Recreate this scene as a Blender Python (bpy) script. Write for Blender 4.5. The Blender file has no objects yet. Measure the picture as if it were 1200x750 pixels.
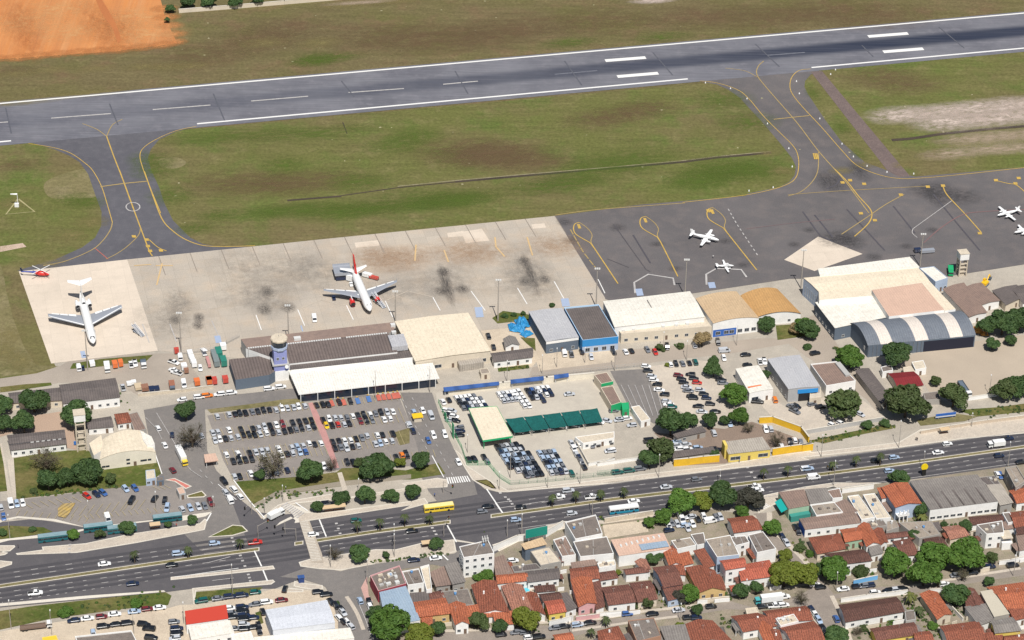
import bpy, bmesh, math, random
from mathutils import Vector, Matrix
random.seed(7)
SC = bpy.context.scene
COL = SC.collection
R = math.radians
# ---------------------------------------------------------------- camera, sky, sun, exposure
CAM_H, DEP, ROLL, FPX = 615.0, R(31.0), R(1.0), 3120.0
cam_d = bpy.data.cameras.new('camera'); cam = bpy.data.objects.new('camera', cam_d); COL.objects.link(cam)
CAMROT = Matrix.Rotation(math.pi/2-DEP, 3, 'X') @ Matrix.Rotation(ROLL, 3, 'Z')
CAMLOC = Vector((0, -1023.5, CAM_H))
cam.matrix_world = Matrix.Translation(CAMLOC) @ CAMROT.to_4x4()
cam_d.sensor_width = 36; cam_d.lens = 36*FPX/1200; cam_d.clip_start = 5; cam_d.clip_end = 20000
SC.camera = cam
SUN_EL, SUN_AZ = R(58.5), R(168)          # azimuth clockwise from +Y
wd = bpy.data.worlds.new('World'); SC.world = wd; wd.use_nodes = True
nt = wd.node_tree; nt.nodes.clear()
sky = nt.nodes.new('ShaderNodeTexSky'); sky.sky_type = 'NISHITA'; sky.sun_disc = False
sky.sun_elevation = SUN_EL; sky.sun_rotation = SUN_AZ; sky.air_density = 1.2; sky.dust_density = 1.5
bgn = nt.nodes.new('ShaderNodeBackground'); bgn.inputs[1].default_value = 0.05
out = nt.nodes.new('ShaderNodeOutputWorld')
nt.links.new(sky.outputs[0], bgn.inputs[0]); nt.links.new(bgn.outputs[0], out.inputs[0])
sl = bpy.data.lights.new('sun', 'SUN'); sl.energy = 4.45; sl.angle = R(0.5); sl.color = (1, .965, .915)
so = bpy.data.objects.new('sun', sl); COL.objects.link(so); so.location = (0, 0, 900)
sdir = Vector((math.sin(SUN_AZ)*math.cos(SUN_EL), math.cos(SUN_AZ)*math.cos(SUN_EL), math.sin(SUN_EL)))
so.rotation_euler = sdir.to_track_quat('Z', 'Y').to_euler()
SC.view_settings.view_transform = 'Standard'; SC.view_settings.look = 'None'
SC.view_settings.gamma = 1; SC.view_settings.exposure = 0.16
SC.render.engine = 'CYCLES'; SC.cycles.max_bounces = 4; SC.cycles.diffuse_bounces = 2
SC.cycles.glossy_bounces = 2; SC.cycles.transparent_max_bounces = 16
# ---------------------------------------------------------------- plan: survey squares of the site
TILES = dict(A=(0,380,4.688),B=(230,370,4.688),C=(470,360,4.688),D=(700,360,4.688),E=(940,360,4.615),
 F=(470,460,4.688),G=(700,460,4.688),H=(940,460,4.615),I=(0,490,4.688),J=(230,500,4.688),K=(0,600,5),
 L=(200,610,5),M=(420,590,4.615),N=(640,570,4.165),O=(820,560,3.945),P=(1000,540,3.57),Q=(0,0,3),RR=(400,0,3),
 S=(800,0,3),T=(0,200,3.947),U=(300,230,3.947),V=(600,230,3.947),W=(900,200,3.947),X=(0,0,1),
 a=(430,620,5.769),b=(550,620,5.769),c=(670,620,5.769),d=(790,620,5.769),e=(880,540,5.769),f=(980,540,5.769),
 g=(1070,530,5.769),h=(900,640,6.818),i=(1000,640,6.818),j=(1090,640,6.818))
def tp(t, x, y):
    ox, oy, s = TILES[t]; return (ox+x/s, oy+y/s)
def pp(s):
    """'A 10,20 30,40 B 1,2' -> plan points"""
    t = 'X'; r = []
    for w in s.split():
        if w in TILES: t = w
        else:
            x, y = w.split(','); r.append(tp(t, float(x), float(y)))
    return r
def G(p, z=0.0):
    d = CAMROT @ Vector(((p[0]-600)/FPX, (375-p[1])/FPX, -1))
    k = (z-CAM_H)/d.z
    return CAMLOC + d*k
def mpp(p):                               # metres per plan unit at p
    return (G((p[0]+1, p[1]))-G(p)).length
def gdir(p, v):                           # ground heading of a plan vector v at p
    a = G(p); b = G((p[0]+v[0]*.1, p[1]+v[1]*.1)); d = b-a
    return math.atan2(d.y, d.x)
# ---------------------------------------------------------------- materials
def lin(c):
    c = c/255.0
    return c/12.92 if c <= .04045 else ((c+.055)/1.055)**2.4
def rgb(r, g, b, k=1.0): return (lin(r)*k, lin(g)*k, lin(b)*k, 1)
MATS = {}
def newmat(name):
    m = bpy.data.materials.new(name); m.use_nodes = True
    n = m.node_tree.nodes; return m, n, m.node_tree.links, n['Principled BSDF']
def node(n, t, **kw):
    x = n.new(t)
    for k, v in kw.items(): setattr(x, k, v)
    return x
def mixc(n, l, fac, a, b, mode='MIX'):
    x = n.new('ShaderNodeMix'); x.data_type = 'RGBA'; x.blend_type = mode; x.clamp_factor = True
    if isinstance(fac, (int, float)): x.inputs[0].default_value = fac
    else: l.new(fac, x.inputs[0])
    for i, v in ((6, a), (7, b)):
        if isinstance(v, tuple): x.inputs[i].default_value = v
        else: l.new(v, x.inputs[i])
    return x.outputs[2]
def noise(n, l, vec, scale, detail=4, rough=.6, lo=.35, hi=.65):
    t = n.new('ShaderNodeTexNoise'); t.inputs['Scale'].default_value = scale
    t.inputs['Detail'].default_value = detail; t.inputs['Roughness'].default_value = rough
    l.new(vec, t.inputs['Vector'])
    r = n.new('ShaderNodeMapRange'); r.inputs[1].default_value = lo; r.inputs[2].default_value = hi
    l.new(t.outputs[0], r.inputs[0]); return r.outputs[0]
def coords(n, l, rot=0, scale=(1, 1, 1), rnd=False):
    tc = n.new('ShaderNodeTexCoord'); mp = n.new('ShaderNodeMapping')
    mp.inputs['Rotation'].default_value = (0, 0, rot); mp.inputs['Scale'].default_value = scale
    l.new(tc.outputs['Object'], mp.inputs[0])
    if rnd:
        oi = n.new('ShaderNodeObjectInfo'); va = n.new('ShaderNodeVectorMath'); va.operation = 'MULTIPLY_ADD'
        l.new(oi.outputs['Random'], va.inputs[0]); va.inputs[1].default_value = (97, 61, 0)
        l.new(mp.outputs[0], va.inputs[2]); return va.outputs[0]
    return mp.outputs[0]
def surf(name, c1, c2=None, c3=None, s1=.05, s2=.6, fine=.12, rough=.9, amt=.8, stripe=None, rot=0, rnd=False, spec=.25, bump=0, metal=0):
    """plain weathered surface: two large patch colours, a third in smaller spots, fine grain; stripe=(period_m, axis, dark)"""
    if name in MATS: return MATS[name]
    m, n, l, b = newmat(name)
    v = coords(n, l, rot, rnd=rnd); col = c1
    if c2:
        col = mixc(n, l, _mul(n, l, noise(n, l, v, s1, lo=.3, hi=.7), amt), c1, c2)
    if c3:
        col = mixc(n, l, _mul(n, l, noise(n, l, v, s2, lo=.46, hi=.8), .6), col, c3)
    if fine:
        f = noise(n, l, v, 2.2, 3, .7, .3, .7)
        f2 = n.new('ShaderNodeMapRange'); f2.inputs[3].default_value = 1-fine*1.6; f2.inputs[4].default_value = 1+fine*1.6
        l.new(f, f2.inputs[0])
        col = mixc(n, l, 1.0, col, _grey(n, l, f2.outputs[0]), 'MULTIPLY')
    if stripe:
        per, ax, dk = stripe
        w = n.new('ShaderNodeTexWave'); w.wave_type = 'BANDS'; w.bands_direction = ax
        w.inputs['Scale'].default_value = .314/per; w.inputs['Distortion'].default_value = .15
        l.new(v, w.inputs['Vector'])
        r = n.new('ShaderNodeMapRange'); r.inputs[1].default_value = .0; r.inputs[2].default_value = .6
        r.inputs[3].default_value = 1-dk; r.inputs[4].default_value = 1
        l.new(w.outputs[1], r.inputs[0]); col = mixc(n, l, 1.0, col, _grey(n, l, r.outputs[0]), 'MULTIPLY')
    if isinstance(col, tuple): b.inputs['Base Color'].default_value = col
    else: l.new(col, b.inputs['Base Color'])
    b.inputs['Roughness'].default_value = rough; b.inputs['Specular IOR Level'].default_value = spec
    b.inputs['Metallic'].default_value = metal
    MATS[name] = m; return m
def _mul(n, l, a, k):
    x = n.new('ShaderNodeMath'); x.operation = 'MULTIPLY'; l.new(a, x.inputs[0]); x.inputs[1].default_value = k; return x.outputs[0]
def _grey(n, l, a):
    x = n.new('ShaderNodeCombineColor'); [l.new(a, x.inputs[i]) for i in range(3)]; return x.outputs[0]
def slabs(m, size, rot, k=.07, mort=.8):
    """cast slabs: every slab its own tone, dark joints"""
    n, l = m.node_tree.nodes, m.node_tree.links; b = n['Principled BSDF']; src = b.inputs['Base Color'].links[0].from_socket
    t = n.new('ShaderNodeTexBrick'); t.offset = 0; t.inputs['Color1'].default_value = (1-k,)*3+(1,); t.inputs['Color2'].default_value = (1+k,)*3+(1,); t.inputs['Mortar'].default_value = (mort,)*3+(1,)
    t.inputs['Scale'].default_value = 1; t.inputs['Mortar Size'].default_value = .12; t.inputs['Mortar Smooth'].default_value = .4; t.inputs['Brick Width'].default_value = size; t.inputs['Row Height'].default_value = size
    l.new(coords(n, l, rot), t.inputs['Vector']); l.new(mixc(n, l, 1.0, src, t.outputs[0], 'MULTIPLY'), b.inputs['Base Color'])
def paint(name, c, rough=.35, coat=0, metal=0, spec=.5):
    if name in MATS: return MATS[name]
    m, n, l, b = newmat(name); b.inputs['Base Color'].default_value = c
    b.inputs['Roughness'].default_value = rough; b.inputs['Coat Weight'].default_value = coat
    b.inputs['Metallic'].default_value = metal; b.inputs['Specular IOR Level'].default_value = spec
    MATS[name] = m; return m
# ---------------------------------------------------------------- mesh builder
class MB:
    def __init__(s): s.v = []; s.f = []; s.m = []; s.mats = []
    def mi(s, mat):
        if mat not in s.mats: s.mats.append(mat)
        return s.mats.index(mat)
    def face(s, pts, mat):
        i = len(s.v); s.v += [tuple(p) for p in pts]; s.f.append(list(range(i, i+len(pts)))); s.m.append(s.mi(mat))
    def box(s, c, d, mat, rz=0, taper=1.0):
        """c: centre of the base, d: sizes"""
        ca, sa = math.cos(rz), math.sin(rz); q = []
        for z, k in ((0, 1), (d[2], taper)):
            for x, y in ((-1, -1), (1, -1), (1, 1), (-1, 1)):
                X, Y = x*d[0]/2*k, y*d[1]/2*k
                q.append((c[0]+X*ca-Y*sa, c[1]+X*sa+Y*ca, c[2]+z))
        for ix in ((3, 2, 1, 0), (4, 5, 6, 7), (0, 1, 5, 4), (1, 2, 6, 5), (2, 3, 7, 6), (3, 0, 4, 7)):
            s.face([q[i] for i in ix], mat)
    def prism(s, poly, z0, z1, mat, top=None, bottom=True):
        if area2(poly) < 0: poly = poly[::-1]
        n = len(poly)
        for i in range(n):
            a, b = poly[i], poly[(i+1) % n]
            s.face([(a[0], a[1], z0), (b[0], b[1], z0), (b[0], b[1], z1), (a[0], a[1], z1)], mat)
        s.face([(p[0], p[1], z1) for p in poly], top or mat)
        if bottom: s.face([(p[0], p[1], z0) for p in poly][::-1], mat)
    def tube(s, a, b, r0, mat, r1=None, n=8, cap=True):
        a, b = Vector(a), Vector(b); r1 = r0 if r1 is None else r1
        d = (b-a).normalized(); u = d.orthogonal().normalized(); w = d.cross(u)
        A = [a+(u*math.cos(t)+w*math.sin(t))*r0 for t in [2*math.pi*i/n for i in range(n)]]
        B = [b+(u*math.cos(t)+w*math.sin(t))*r1 for t in [2*math.pi*i/n for i in range(n)]]
        for i in range(n): j = (i+1) % n; s.face([A[i], A[j], B[j], B[i]], mat)
        if cap: s.face(A[::-1], mat); s.face(B, mat)
    def rings(s, rings, mat, cap=True):
        for a, b in zip(rings, rings[1:]):
            n = len(a)
            for i in range(n): j = (i+1) % n; s.face([a[i], a[j], b[j], b[i]], mat)
        if cap: s.face(rings[0][::-1], mat); s.face(rings[-1], mat)
    def mesh(s, name, smooth=False):
        me = bpy.data.meshes.new(name); me.from_pydata(s.v, [], s.f)
        for m in s.mats: me.materials.append(m)
        me.polygons.foreach_set('material_index', s.m)
        if smooth:
            bm = bmesh.new(); bm.from_mesh(me); bmesh.ops.remove_doubles(bm, verts=bm.verts, dist=1e-4)
            bm.to_mesh(me); bm.free()
            me.polygons.foreach_set('use_smooth', [True]*len(me.polygons))
            try: me.set_sharp_from_angle(angle=R(40))
            except Exception: pass
        me.update(); return me
    def build(s, name, parent=None, loc=None, rz=0, smooth=False):
        o = bpy.data.objects.new(name, s.mesh(name, smooth)); COL.objects.link(o)
        if loc is not None: o.location = loc
        o.rotation_euler[2] = rz
        if parent: o.parent = parent
        return o
def area2(p): return sum(p[i][0]*p[(i+1) % len(p)][1]-p[(i+1) % len(p)][0]*p[i][1] for i in range(len(p)))
def tag(o, label=None, cat=None, group=None, kind=None):
    if label: o['label'] = label
    if cat: o['category'] = cat
    if group: o['group'] = group
    if kind: o['kind'] = kind
    return o
def empty(name, loc, rz=0, label=None, cat=None, group=None):
    o = bpy.data.objects.new(name, None); COL.objects.link(o); o.location = loc; o.rotation_euler[2] = rz
    o.empty_display_size = .5
    return tag(o, label, cat, group)
def copy_tree(o, parent=None):
    c = o.copy(); COL.objects.link(c)
    if parent: c.parent = parent
    for ch in o.children: copy_tree(ch, c)
    return c
def smoothpts(p, k=6, closed=False):
    r = []; n = len(p)
    for i in range(n if closed else n-1):
        g = lambda j: p[j % n] if closed else p[max(0, min(n-1, j))]
        a, b, c, d = g(i-1), g(i), g(i+1), g(i+2)
        for q in range(k):
            t = q/k
            r.append(tuple(.5*(2*b[e]+(c[e]-a[e])*t+(2*a[e]-5*b[e]+4*c[e]-d[e])*t*t+(3*b[e]-a[e]-3*c[e]+d[e])*t**3) for e in (0, 1)))
    if not closed: r.append(p[-1])
    return r
from mathutils.geometry import delaunay_2d_cdt
def tri_fill(bm, pts, z, mi=0):
    """robust flat fill of a (concave) outline"""
    v, e, f, *_ = delaunay_2d_cdt([Vector((p[0], p[1])) for p in pts], [], [list(range(len(pts)))], 1, 1e-4)
    vs = [bm.verts.new((p.x, p.y, z)) for p in v]
    for t in f:
        a = area2([v[i] for i in t]); g = bm.faces.new([vs[i] for i in (t if a > 0 else t[::-1])]); g.material_index = mi
NSH = [0]
def sheet(name, px, z, mat, kind='structure', label=None, cat=None, group=None):
    pts = [G(p, z) for p in px]
    NSH[0] += 1; z += NSH[0]*.0004
    bm = bmesh.new(); tri_fill(bm, pts, z); me = bpy.data.meshes.new(name); bm.to_mesh(me); bm.free()
    me.materials.append(mat); o = bpy.data.objects.new(name, me); COL.objects.link(o)
    return tag(o, label, cat, group, kind)
def slab(name, px, h, mat, side=None, z0=0.0, kind='structure', inner=None, iw=.45):
    """raised kerbed island: kerb colour all round, inner surface set 4 mm above when given"""
    pts = [G(p, 0) for p in px]
    if area2(pts) < 0: pts = pts[::-1]
    bm = bmesh.new(); tri_fill(bm, pts, z0+h); vs = [bm.verts.new((p.x, p.y, z0+h)) for p in pts]
    lo = [bm.verts.new((p.x, p.y, z0-.05)) for p in pts]; n = len(pts)
    for i in range(n):
        j = (i+1) % n; g = bm.faces.new([lo[i], lo[j], vs[j], vs[i]]); g.material_index = 1
    if inner:
        q = inset(pts, iw)
        tri_fill(bm, q, z0+h+.02, 2)
    me = bpy.data.meshes.new(name); bm.to_mesh(me); bm.free()
    me.materials.append(mat); me.materials.append(side or mat)
    if inner: me.materials.append(inner)
    o = bpy.data.objects.new(name, me); COL.objects.link(o); return tag(o, kind=kind)
def inset(p, d):
    n = len(p); r = []
    if area2(p) < 0: d = -d
    for i in range(n):
        a, b, c = [Vector((q[0], q[1])) for q in (p[i-1], p[i], p[(i+1) % n])]
        u, w = (b-a), (c-b)
        if u.length < 1e-6: u = w
        if w.length < 1e-6: w = u
        u.normalize(); w.normalize()
        n1, n2 = Vector((-u.y, u.x)), Vector((-w.y, w.x)); m = n1+n2
        if m.length < .3: m = n1
        m.normalize(); k = d/max(.5, m.dot(n1)); q = b+m*k; r.append((q.x, q.y))
    return r
# painted lines: every marking of one surface is one object
class Lines(MB):
    z = .04
    def line(s, px, w, mat, world=False):
        pts = px if world else [G(p) for p in px]
        pts = [Vector((p[0], p[1])) for p in pts]; L = []; Rr = []
        for i, p in enumerate(pts):
            d = (pts[min(i+1, len(pts)-1)]-pts[max(i-1, 0)]).normalized(); q = Vector((-d.y, d.x))*w/2
            L.append(p+q); Rr.append(p-q)
        s.z += .0006
        for i in range(len(pts)-1):
            s.face([(*Rr[i], s.z), (*Rr[i+1], s.z), (*L[i+1], s.z), (*L[i], s.z)], mat)
    def dash(s, px, w, mat, on, off, world=False, start=0.0):
        pts = px if world else [G(p) for p in px]
        pts = [Vector((p[0], p[1])) for p in pts]; pos = -start; 
        for a, b in zip(pts, pts[1:]):
            L = (b-a).length; d = (b-a)/L
            t = pos
            while t < L:
                e = min(t+on, L); st = max(t, 0)
                if e > st: s.line([a+d*st, a+d*e], w, mat, True)
                t += on+off
            pos = t-L
            if pos > off and pos < on+off: pass
    def poly(s, px, mat):
        pts = [G(p) for p in px]
        if area2(pts) < 0: pts = pts[::-1]
        s.z += .0006; s.face([(p.x, p.y, s.z) for p in pts], mat)
    def done(s, name): return tag(s.build(name), kind='structure')
def offset(pts, d):
    r = []
    for i, p in enumerate(pts):
        u = (pts[min(i+1, len(pts)-1)]-pts[max(i-1, 0)]); u.z = 0; u.normalize()
        r.append(p+Vector((-u.y, u.x, 0))*d)
    return r
# ================================================================ the ground
RWT = [G((-250, 121.5+250*.0883)), G((1450, 121.5-1450*.0883))]      # runway edge lines
RWB = [G((-250, 167.4+250*.0915)), G((1450, 167.4-1450*.0915))]
RWD = (RWT[1]-RWT[0]).normalized(); RWA = math.atan2(RWD.y, RWD.x)
grass = None
def grass_mat(name, ca, cb, cc, cd, s=1.0):
    m, n, l, b = newmat(name); v = coords(n, l)
    c = mixc(n, l, noise(n, l, v, .011*s, 5, .6, .42, .62), ca, cb)
    c = mixc(n, l, _mul(n, l, noise(n, l, v, .035*s, 5, .65, .5, .68), .8), c, cc)
    c = mixc(n, l, _mul(n, l, noise(n, l, v, .09*s, 6, .7, .54, .72), .7), c, cd)
    st = noise(n, l, coords(n, l, -RWA, (.03, .30, 1)), 1.0, 4, .6, .3, .7); q = n.new('ShaderNodeMapRange'); q.inputs[3].default_value = .88; q.inputs[4].default_value = 1.12; l.new(st, q.inputs[0]); c = mixc(n, l, 1.0, c, _grey(n, l, q.outputs[0]), 'MULTIPLY')
    f = noise(n, l, v, .55, 6, .85, .3, .7); r = n.new('ShaderNodeMapRange'); r.inputs[3].default_value = .62; r.inputs[4].default_value = 1.38
    l.new(f, r.inputs[0]); c = mixc(n, l, 1.0, c, _grey(n, l, r.outputs[0]), 'MULTIPLY')
    l.new(c, b.inputs['Base Color']); b.inputs['Roughness'].default_value = 1; b.inputs['Specular IOR Level'].default_value = .1
    return m
GR_FIELD = grass_mat('field_grass', (.126,.130,.042,1), (.150,.122,.058,1), (.098,.134,.032,1), (.200,.175,.078,1))
GR_FAR = grass_mat('far_field_grass', (.142,.116,.057,1), (.128,.116,.046,1), (.164,.114,.063,1), (.195,.165,.078,1), 1.6)
GR_LAWN = grass_mat('lawn', (.085,.105,.026,1), (.15,.13,.05,1), (.055,.085,.018,1), (.20,.16,.075,1), 4)
GR_DRY = grass_mat('dry_grass', (.20,.17,.085,1), (.15,.135,.06,1), (.25,.21,.12,1), (.11,.115,.04,1), 2)
CITY = surf('city_ground', rgb(174,166,153), rgb(152,144,133), rgb(188,178,163), s1=.03, s2=.25, fine=.13)
PAVE = surf('pale_pavement', rgb(192,181,166), rgb(168,158,146), rgb(204,191,172), s1=.06, s2=.5, fine=.12)
KERB = surf('kerb_concrete', rgb(212,205,192), rgb(190,182,168), fine=.08)
CONC_A = surf('apron_concrete', rgb(184,173,158), rgb(160,152,142), rgb(187,168,146), s1=.022, s2=.10, fine=.12)
CONC_B = surf('new_apron_concrete', rgb(210,196,179), rgb(199,186,170), rgb(190,178,162), s1=.03, s2=.2, fine=.06)
ASPH = surf('street_asphalt', rgb(124,119,115), rgb(110,106,103), rgb(136,129,123), s1=.05, s2=.35, fine=.10)
ASPH_LOT = surf('car_park_asphalt', rgb(140,133,127), rgb(122,116,112), rgb(150,142,134), s1=.05, s2=.3, fine=.10)
ASPH_AV = surf('avenue_asphalt', rgb(92,89,91), rgb(80,78,81), rgb(103,99,99), s1=.05, s2=.4, fine=.08)
ASPH_AP = surf('apron_asphalt', rgb(104,100,100), rgb(88,85,86), rgb(120,111,107), s1=.022, s2=.12, fine=.12)
ASPH_TX = surf('taxiway_asphalt', rgb(95,94,99), rgb(81,80,86), rgb(108,106,110), s1=.03, s2=.22, fine=.10)
DIRT = surf('red_earth', rgb(202,136,80), rgb(188,120,70), rgb(206,146,92), s1=.018, s2=.07, fine=.1)
SAND = surf('bare_sand', rgb(196,174,158), rgb(160,140,118), rgb(125,112,80), s1=.05, s2=.3, fine=.2)
DARKSOIL = surf('wet_ditch_soil', rgb(78,68,58), rgb(60,54,48), fine=.2)
LOTC = surf('dealer_yard_concrete', rgb(188,180,166), rgb(171,163,151), rgb(198,190,174), s1=.04, s2=.2, fine=.06)
BRICK = surf('brown_paving', rgb(176,152,132), rgb(160,138,122), fine=.1)
DIRTY = surf('bare_yard', rgb(196,181,160), rgb(172,158,140), rgb(206,192,170), s1=.1, s2=.5, fine=.14)
W_ = paint('white_road_paint', (.74,.73,.70,1), .7, spec=.2)
WORN = surf('worn_white_paint', rgb(190,186,182), rgb(150,147,146), s1=.6, s2=3, fine=.1)
Y_ = surf('yellow_marking_paint', rgb(198,164,80), rgb(168,142,82), s1=.3, fine=.1)
YF = surf('faded_yellow_paint', rgb(168,146,96), rgb(148,128,88), s1=.3, fine=.1)
REDP = surf('red_bay_paint', rgb(196,108,92), rgb(172,92,80), s1=.4, fine=.1)
BLUP = surf('blue_bay_paint', rgb(84,122,178), rgb(72,105,155), s1=.4, fine=.1)
# one sheet to the horizon, then the town paving
def bigsheet(name, z, mat, xr, y0, y1):
    mb = MB(); mb.face([(-xr, y0, z), (xr, y0, z), (xr, y1, z), (-xr, y1, z)], mat); return tag(mb.build(name), kind='structure')
bigsheet('grass_field', -.06, GR_FAR, 6000, -900, 9000)
sheet('town_ground', pp('X -900,470 -60,440 60,426 185,411 709,349 1300,283 1900,220 2600,1400 -1600,1400'), -.03, CITY)
# runway: darker rubber band along the middle, growing to the right
def runway_mat():
    m, n, l, b = newmat('runway_asphalt'); v = coords(n, l, -RWA)
    base = mixc(n, l, noise(n, l, v, .03, 5), rgb(116,116,122), rgb(100,100,107))
    base = mixc(n, l, _mul(n, l, noise(n, l, v, .2, 5, .6, .5, .7), .6), base, rgb(122,120,126))
    mid = (RWT[0]+RWT[1]+RWB[0]+RWB[1])/4; q = Matrix.Rotation(-RWA, 3, 'Z') @ mid
    x0 = (Matrix.Rotation(-RWA, 3, 'Z') @ G((150, 110))).x; x1 = (Matrix.Rotation(-RWA, 3, 'Z') @ G((1050, 60))).x
    sx = n.new('ShaderNodeSeparateXYZ'); l.new(v, sx.inputs[0])
    st = coords(n, l, -RWA, (.006, .5, 1)); sn = noise(n, l, st, 1.0, 4, .6, .25, .8)
    fy = n.new('ShaderNodeMath'); fy.operation = 'SUBTRACT'; l.new(sx.outputs[1], fy.inputs[0]); fy.inputs[1].default_value = q.y
    ab = n.new('ShaderNodeMath'); ab.operation = 'ABSOLUTE'; l.new(fy.outputs[0], ab.inputs[0])
    wy = n.new('ShaderNodeMapRange'); wy.interpolation_type = 'SMOOTHSTEP'
    for i, k in ((1, 9.5), (2, 3.0), (3, 0), (4, 1)): wy.inputs[i].default_value = k
    l.new(ab.outputs[0], wy.inputs[0])
    gx = n.new('ShaderNodeMapRange')
    for i, k in ((1, x0), (2, x1), (3, .22), (4, 1.0)): gx.inputs[i].default_value = k
    l.new(sx.outputs[0], gx.inputs[0])
    k1 = n.new('ShaderNodeMath'); k1.operation = 'MULTIPLY'; l.new(wy.outputs[0], k1.inputs[0]); l.new(gx.outputs[0], k1.inputs[1])
    ad = n.new('ShaderNodeMapRange'); ad.inputs[3].default_value = .75; ad.inputs[4].default_value = 1.2; l.new(sn, ad.inputs[0])
    k2 = n.new('ShaderNodeMath'); k2.operation = 'MULTIPLY'; l.new(k1.outputs[0], k2.inputs[0]); l.new(ad.outputs[0], k2.inputs[1])
    c = mixc(n, l, k2.outputs[0], base, rgb(46,52,68))
    w = n.new('ShaderNodeTexNoise'); w.inputs['Scale'].default_value = 1; w.inputs['Detail'].default_value = 4
    l.new(coords(n, l, -RWA, (.04, 1.2, 1)), w.inputs['Vector'])
    r = n.new('ShaderNodeMapRange'); r.inputs[1].default_value = .3; r.inputs[2].default_value = .7; r.inputs[3].default_value = .86; r.inputs[4].default_value = 1.14
    l.new(w.outputs[0], r.inputs[0]); c = mixc(n, l, 1.0, c, _grey(n, l, r.outputs[0]), 'MULTIPLY')
    l.new(c, b.inputs['Base Color']); b.inputs['Roughness'].default_value = .9; b.inputs['Specular IOR Level'].default_value = .25
    return m
up = Vector((-RWD.y, RWD.x, 0))
mb = MB(); a, b = RWT[0]+up*2.2, RWT[1]+up*2.2; c, d = RWB[1]-up*3.2, RWB[0]-up*3.2
mb.face([(p.x, p.y, .06) for p in (d, c, b, a)], runway_mat()); tag(mb.build('runway'), kind='structure')
# near fields (greener) either side of the taxiways
sheet('field_by_runway', pp('X -400,205 -100,178 30,166 240,150 820,98 950,80 1300,45 1700,10 1900,140 1300,195 873,240 640,262 240,294 120,300 20,330 70,440 -100,455 -500,470'), .0, GR_FIELD)
TX1 = pp('Q 30,480 190,524 245,548 280,570 310,612 T 418,45 440,110 470,190 468,255 440,310 380,355 280,400 160,438 80,462 300,500 590,420 1180,352 1000,350 940,340 880,310 800,230 760,150 Q 560,660 530,595 520,555 530,525 560,490 620,462 720,438 700,380 100,390')
sheet('taxiway', TX1, .03, ASPH_TX)
TX2 = pp('S -60,290 20,287 60,286 120,297 160,315 200,343 280,430 340,500 384,555 398,585 394,615 375,640 340,658 230,680 V 1080,-2 600,38 190,92 430,474 500,500 W 100,500 760,500 1400,400 X 1330,183 1200,196 1073,207 S 720,600 640,570 560,500 500,420 440,330 428,305 430,285 450,262 480,250 480,200 0,230')
sheet('taxiway_and_apron', TX2, .04, ASPH_AP)
sheet('concrete_apron', pp('X 22,318 149,304 400,278 650,253 709,349 712,372 480,396 280,420 185,411 60,426'), .05, CONC_A)
sheet('light_concrete_apron', pp('X 22,318 149,304 185,411 60,426'), .07, CONC_B)
sheet('light_patch', pp('W 75,412 232,305 438,385 215,464'), .08, CONC_B)
sheet('service_strip_road', pp('S 450,252 490,250 800,620 760,622 720,600'), .05, surf('old_strip', rgb(112,98,94), rgb(98,86,84), rgb(130,114,106), s1=.1, fine=.2))
for nm, s_ in (('concrete_repair', 'U 455,215 565,203 572,228 462,238'), ('concrete_repair', 'U 950,165 1045,150 1080,205 970,217'), ('concrete_repair','U 883,170 960,160 965,184 890,190'), ('concrete_repair','V 90,130 150,125 158,145 96,150')):
    sheet(nm, pp(s_), .075, CONC_B)
# bare patches
sheet('red_earth', pp('X -60,-40 190,-40 Q 565,0 580,60 612,130 625,152 400,180 0,208 -200,215'), .02, DIRT)
TYRE = surf('tyre_tracked_earth', rgb(190,118,74), rgb(206,132,80), s1=.1, fine=.1)
EA = gdir((40, 30), (38, 65))
for m_, sc, lo in ((rgb(166,110,76), (.16, .006, 1), .40), (rgb(208,162,116), (.22, .008, 1), .5), (rgb(152,96,66), (.9, .012, 1), .55)):
    n_, l_ = DIRT.node_tree.nodes, DIRT.node_tree.links; b_ = n_['Principled BSDF']; src = b_.inputs['Base Color'].links[0].from_socket; l_.new(mixc(n_, l_, _mul(n_, l_, noise(n_, l_, coords(n_, l_, -EA, sc), 1.0, 5,   .65, lo, .7), .4), src, m_), b_.inputs['Base Color'])
sheet('earth_bank', smoothpts(pp('Q 330,-20 345,-20 395,60 424,130 414,150 395,100 360,50'), 4, True), .08, surf('bank_earth', rgb(168,104,64), rgb(182,114,68), fine=.1))  # curved strip in a deeper earth colour
for q in ('Q 560,560 620,553 655,572 620,592 570,588', 'Q 160,640 260,600 330,600 345,660 340,690 240,700 170,690'):
    sheet('dry_grass_patch', smoothpts(pp(q), 5, True), .015, GR_DRY)
sheet('dry_grass_bank', pp('A -200,150 -100,-30 T 0,430 15,470 30,560 60,680 A 130,120 200,225 320,230 200,260 0,290 -200,300'), .012, GR_DRY)
sheet('gravel_patch', pp('T 0,350 105,335 122,352 0,376'), .016, SAND)
# ditches
D1 = pp('RR -200,705 0,688 200,660 400,640 600,622 800,605 1000,588 S 0,570 120,555 312,537')
dl = Lines(); dl.z = .07; dl.line(D1[1:4], .9, DARKSOIL); dl.line(D1[3:], 1.7, DARKSOIL); dl.z = .08
dl.line(offset([G(p) for p in D1[2:]], 1.4), .7, surf('ditch_bank', rgb(150,140,118), rgb(110,104,70), s1=.3, fine=.2), True)
dl.line(pp('S 735,493 800,488 920,470 1100,452 1250,440'), 2.6, DARKSOIL); dl.line(pp('Q 1010,705 1200,690'), 1.6, DARKSOIL)
dl.line(pp('RR 5,430 20,470'), .6, DARKSOIL)
dl.done('drainage_ditches')
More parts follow.
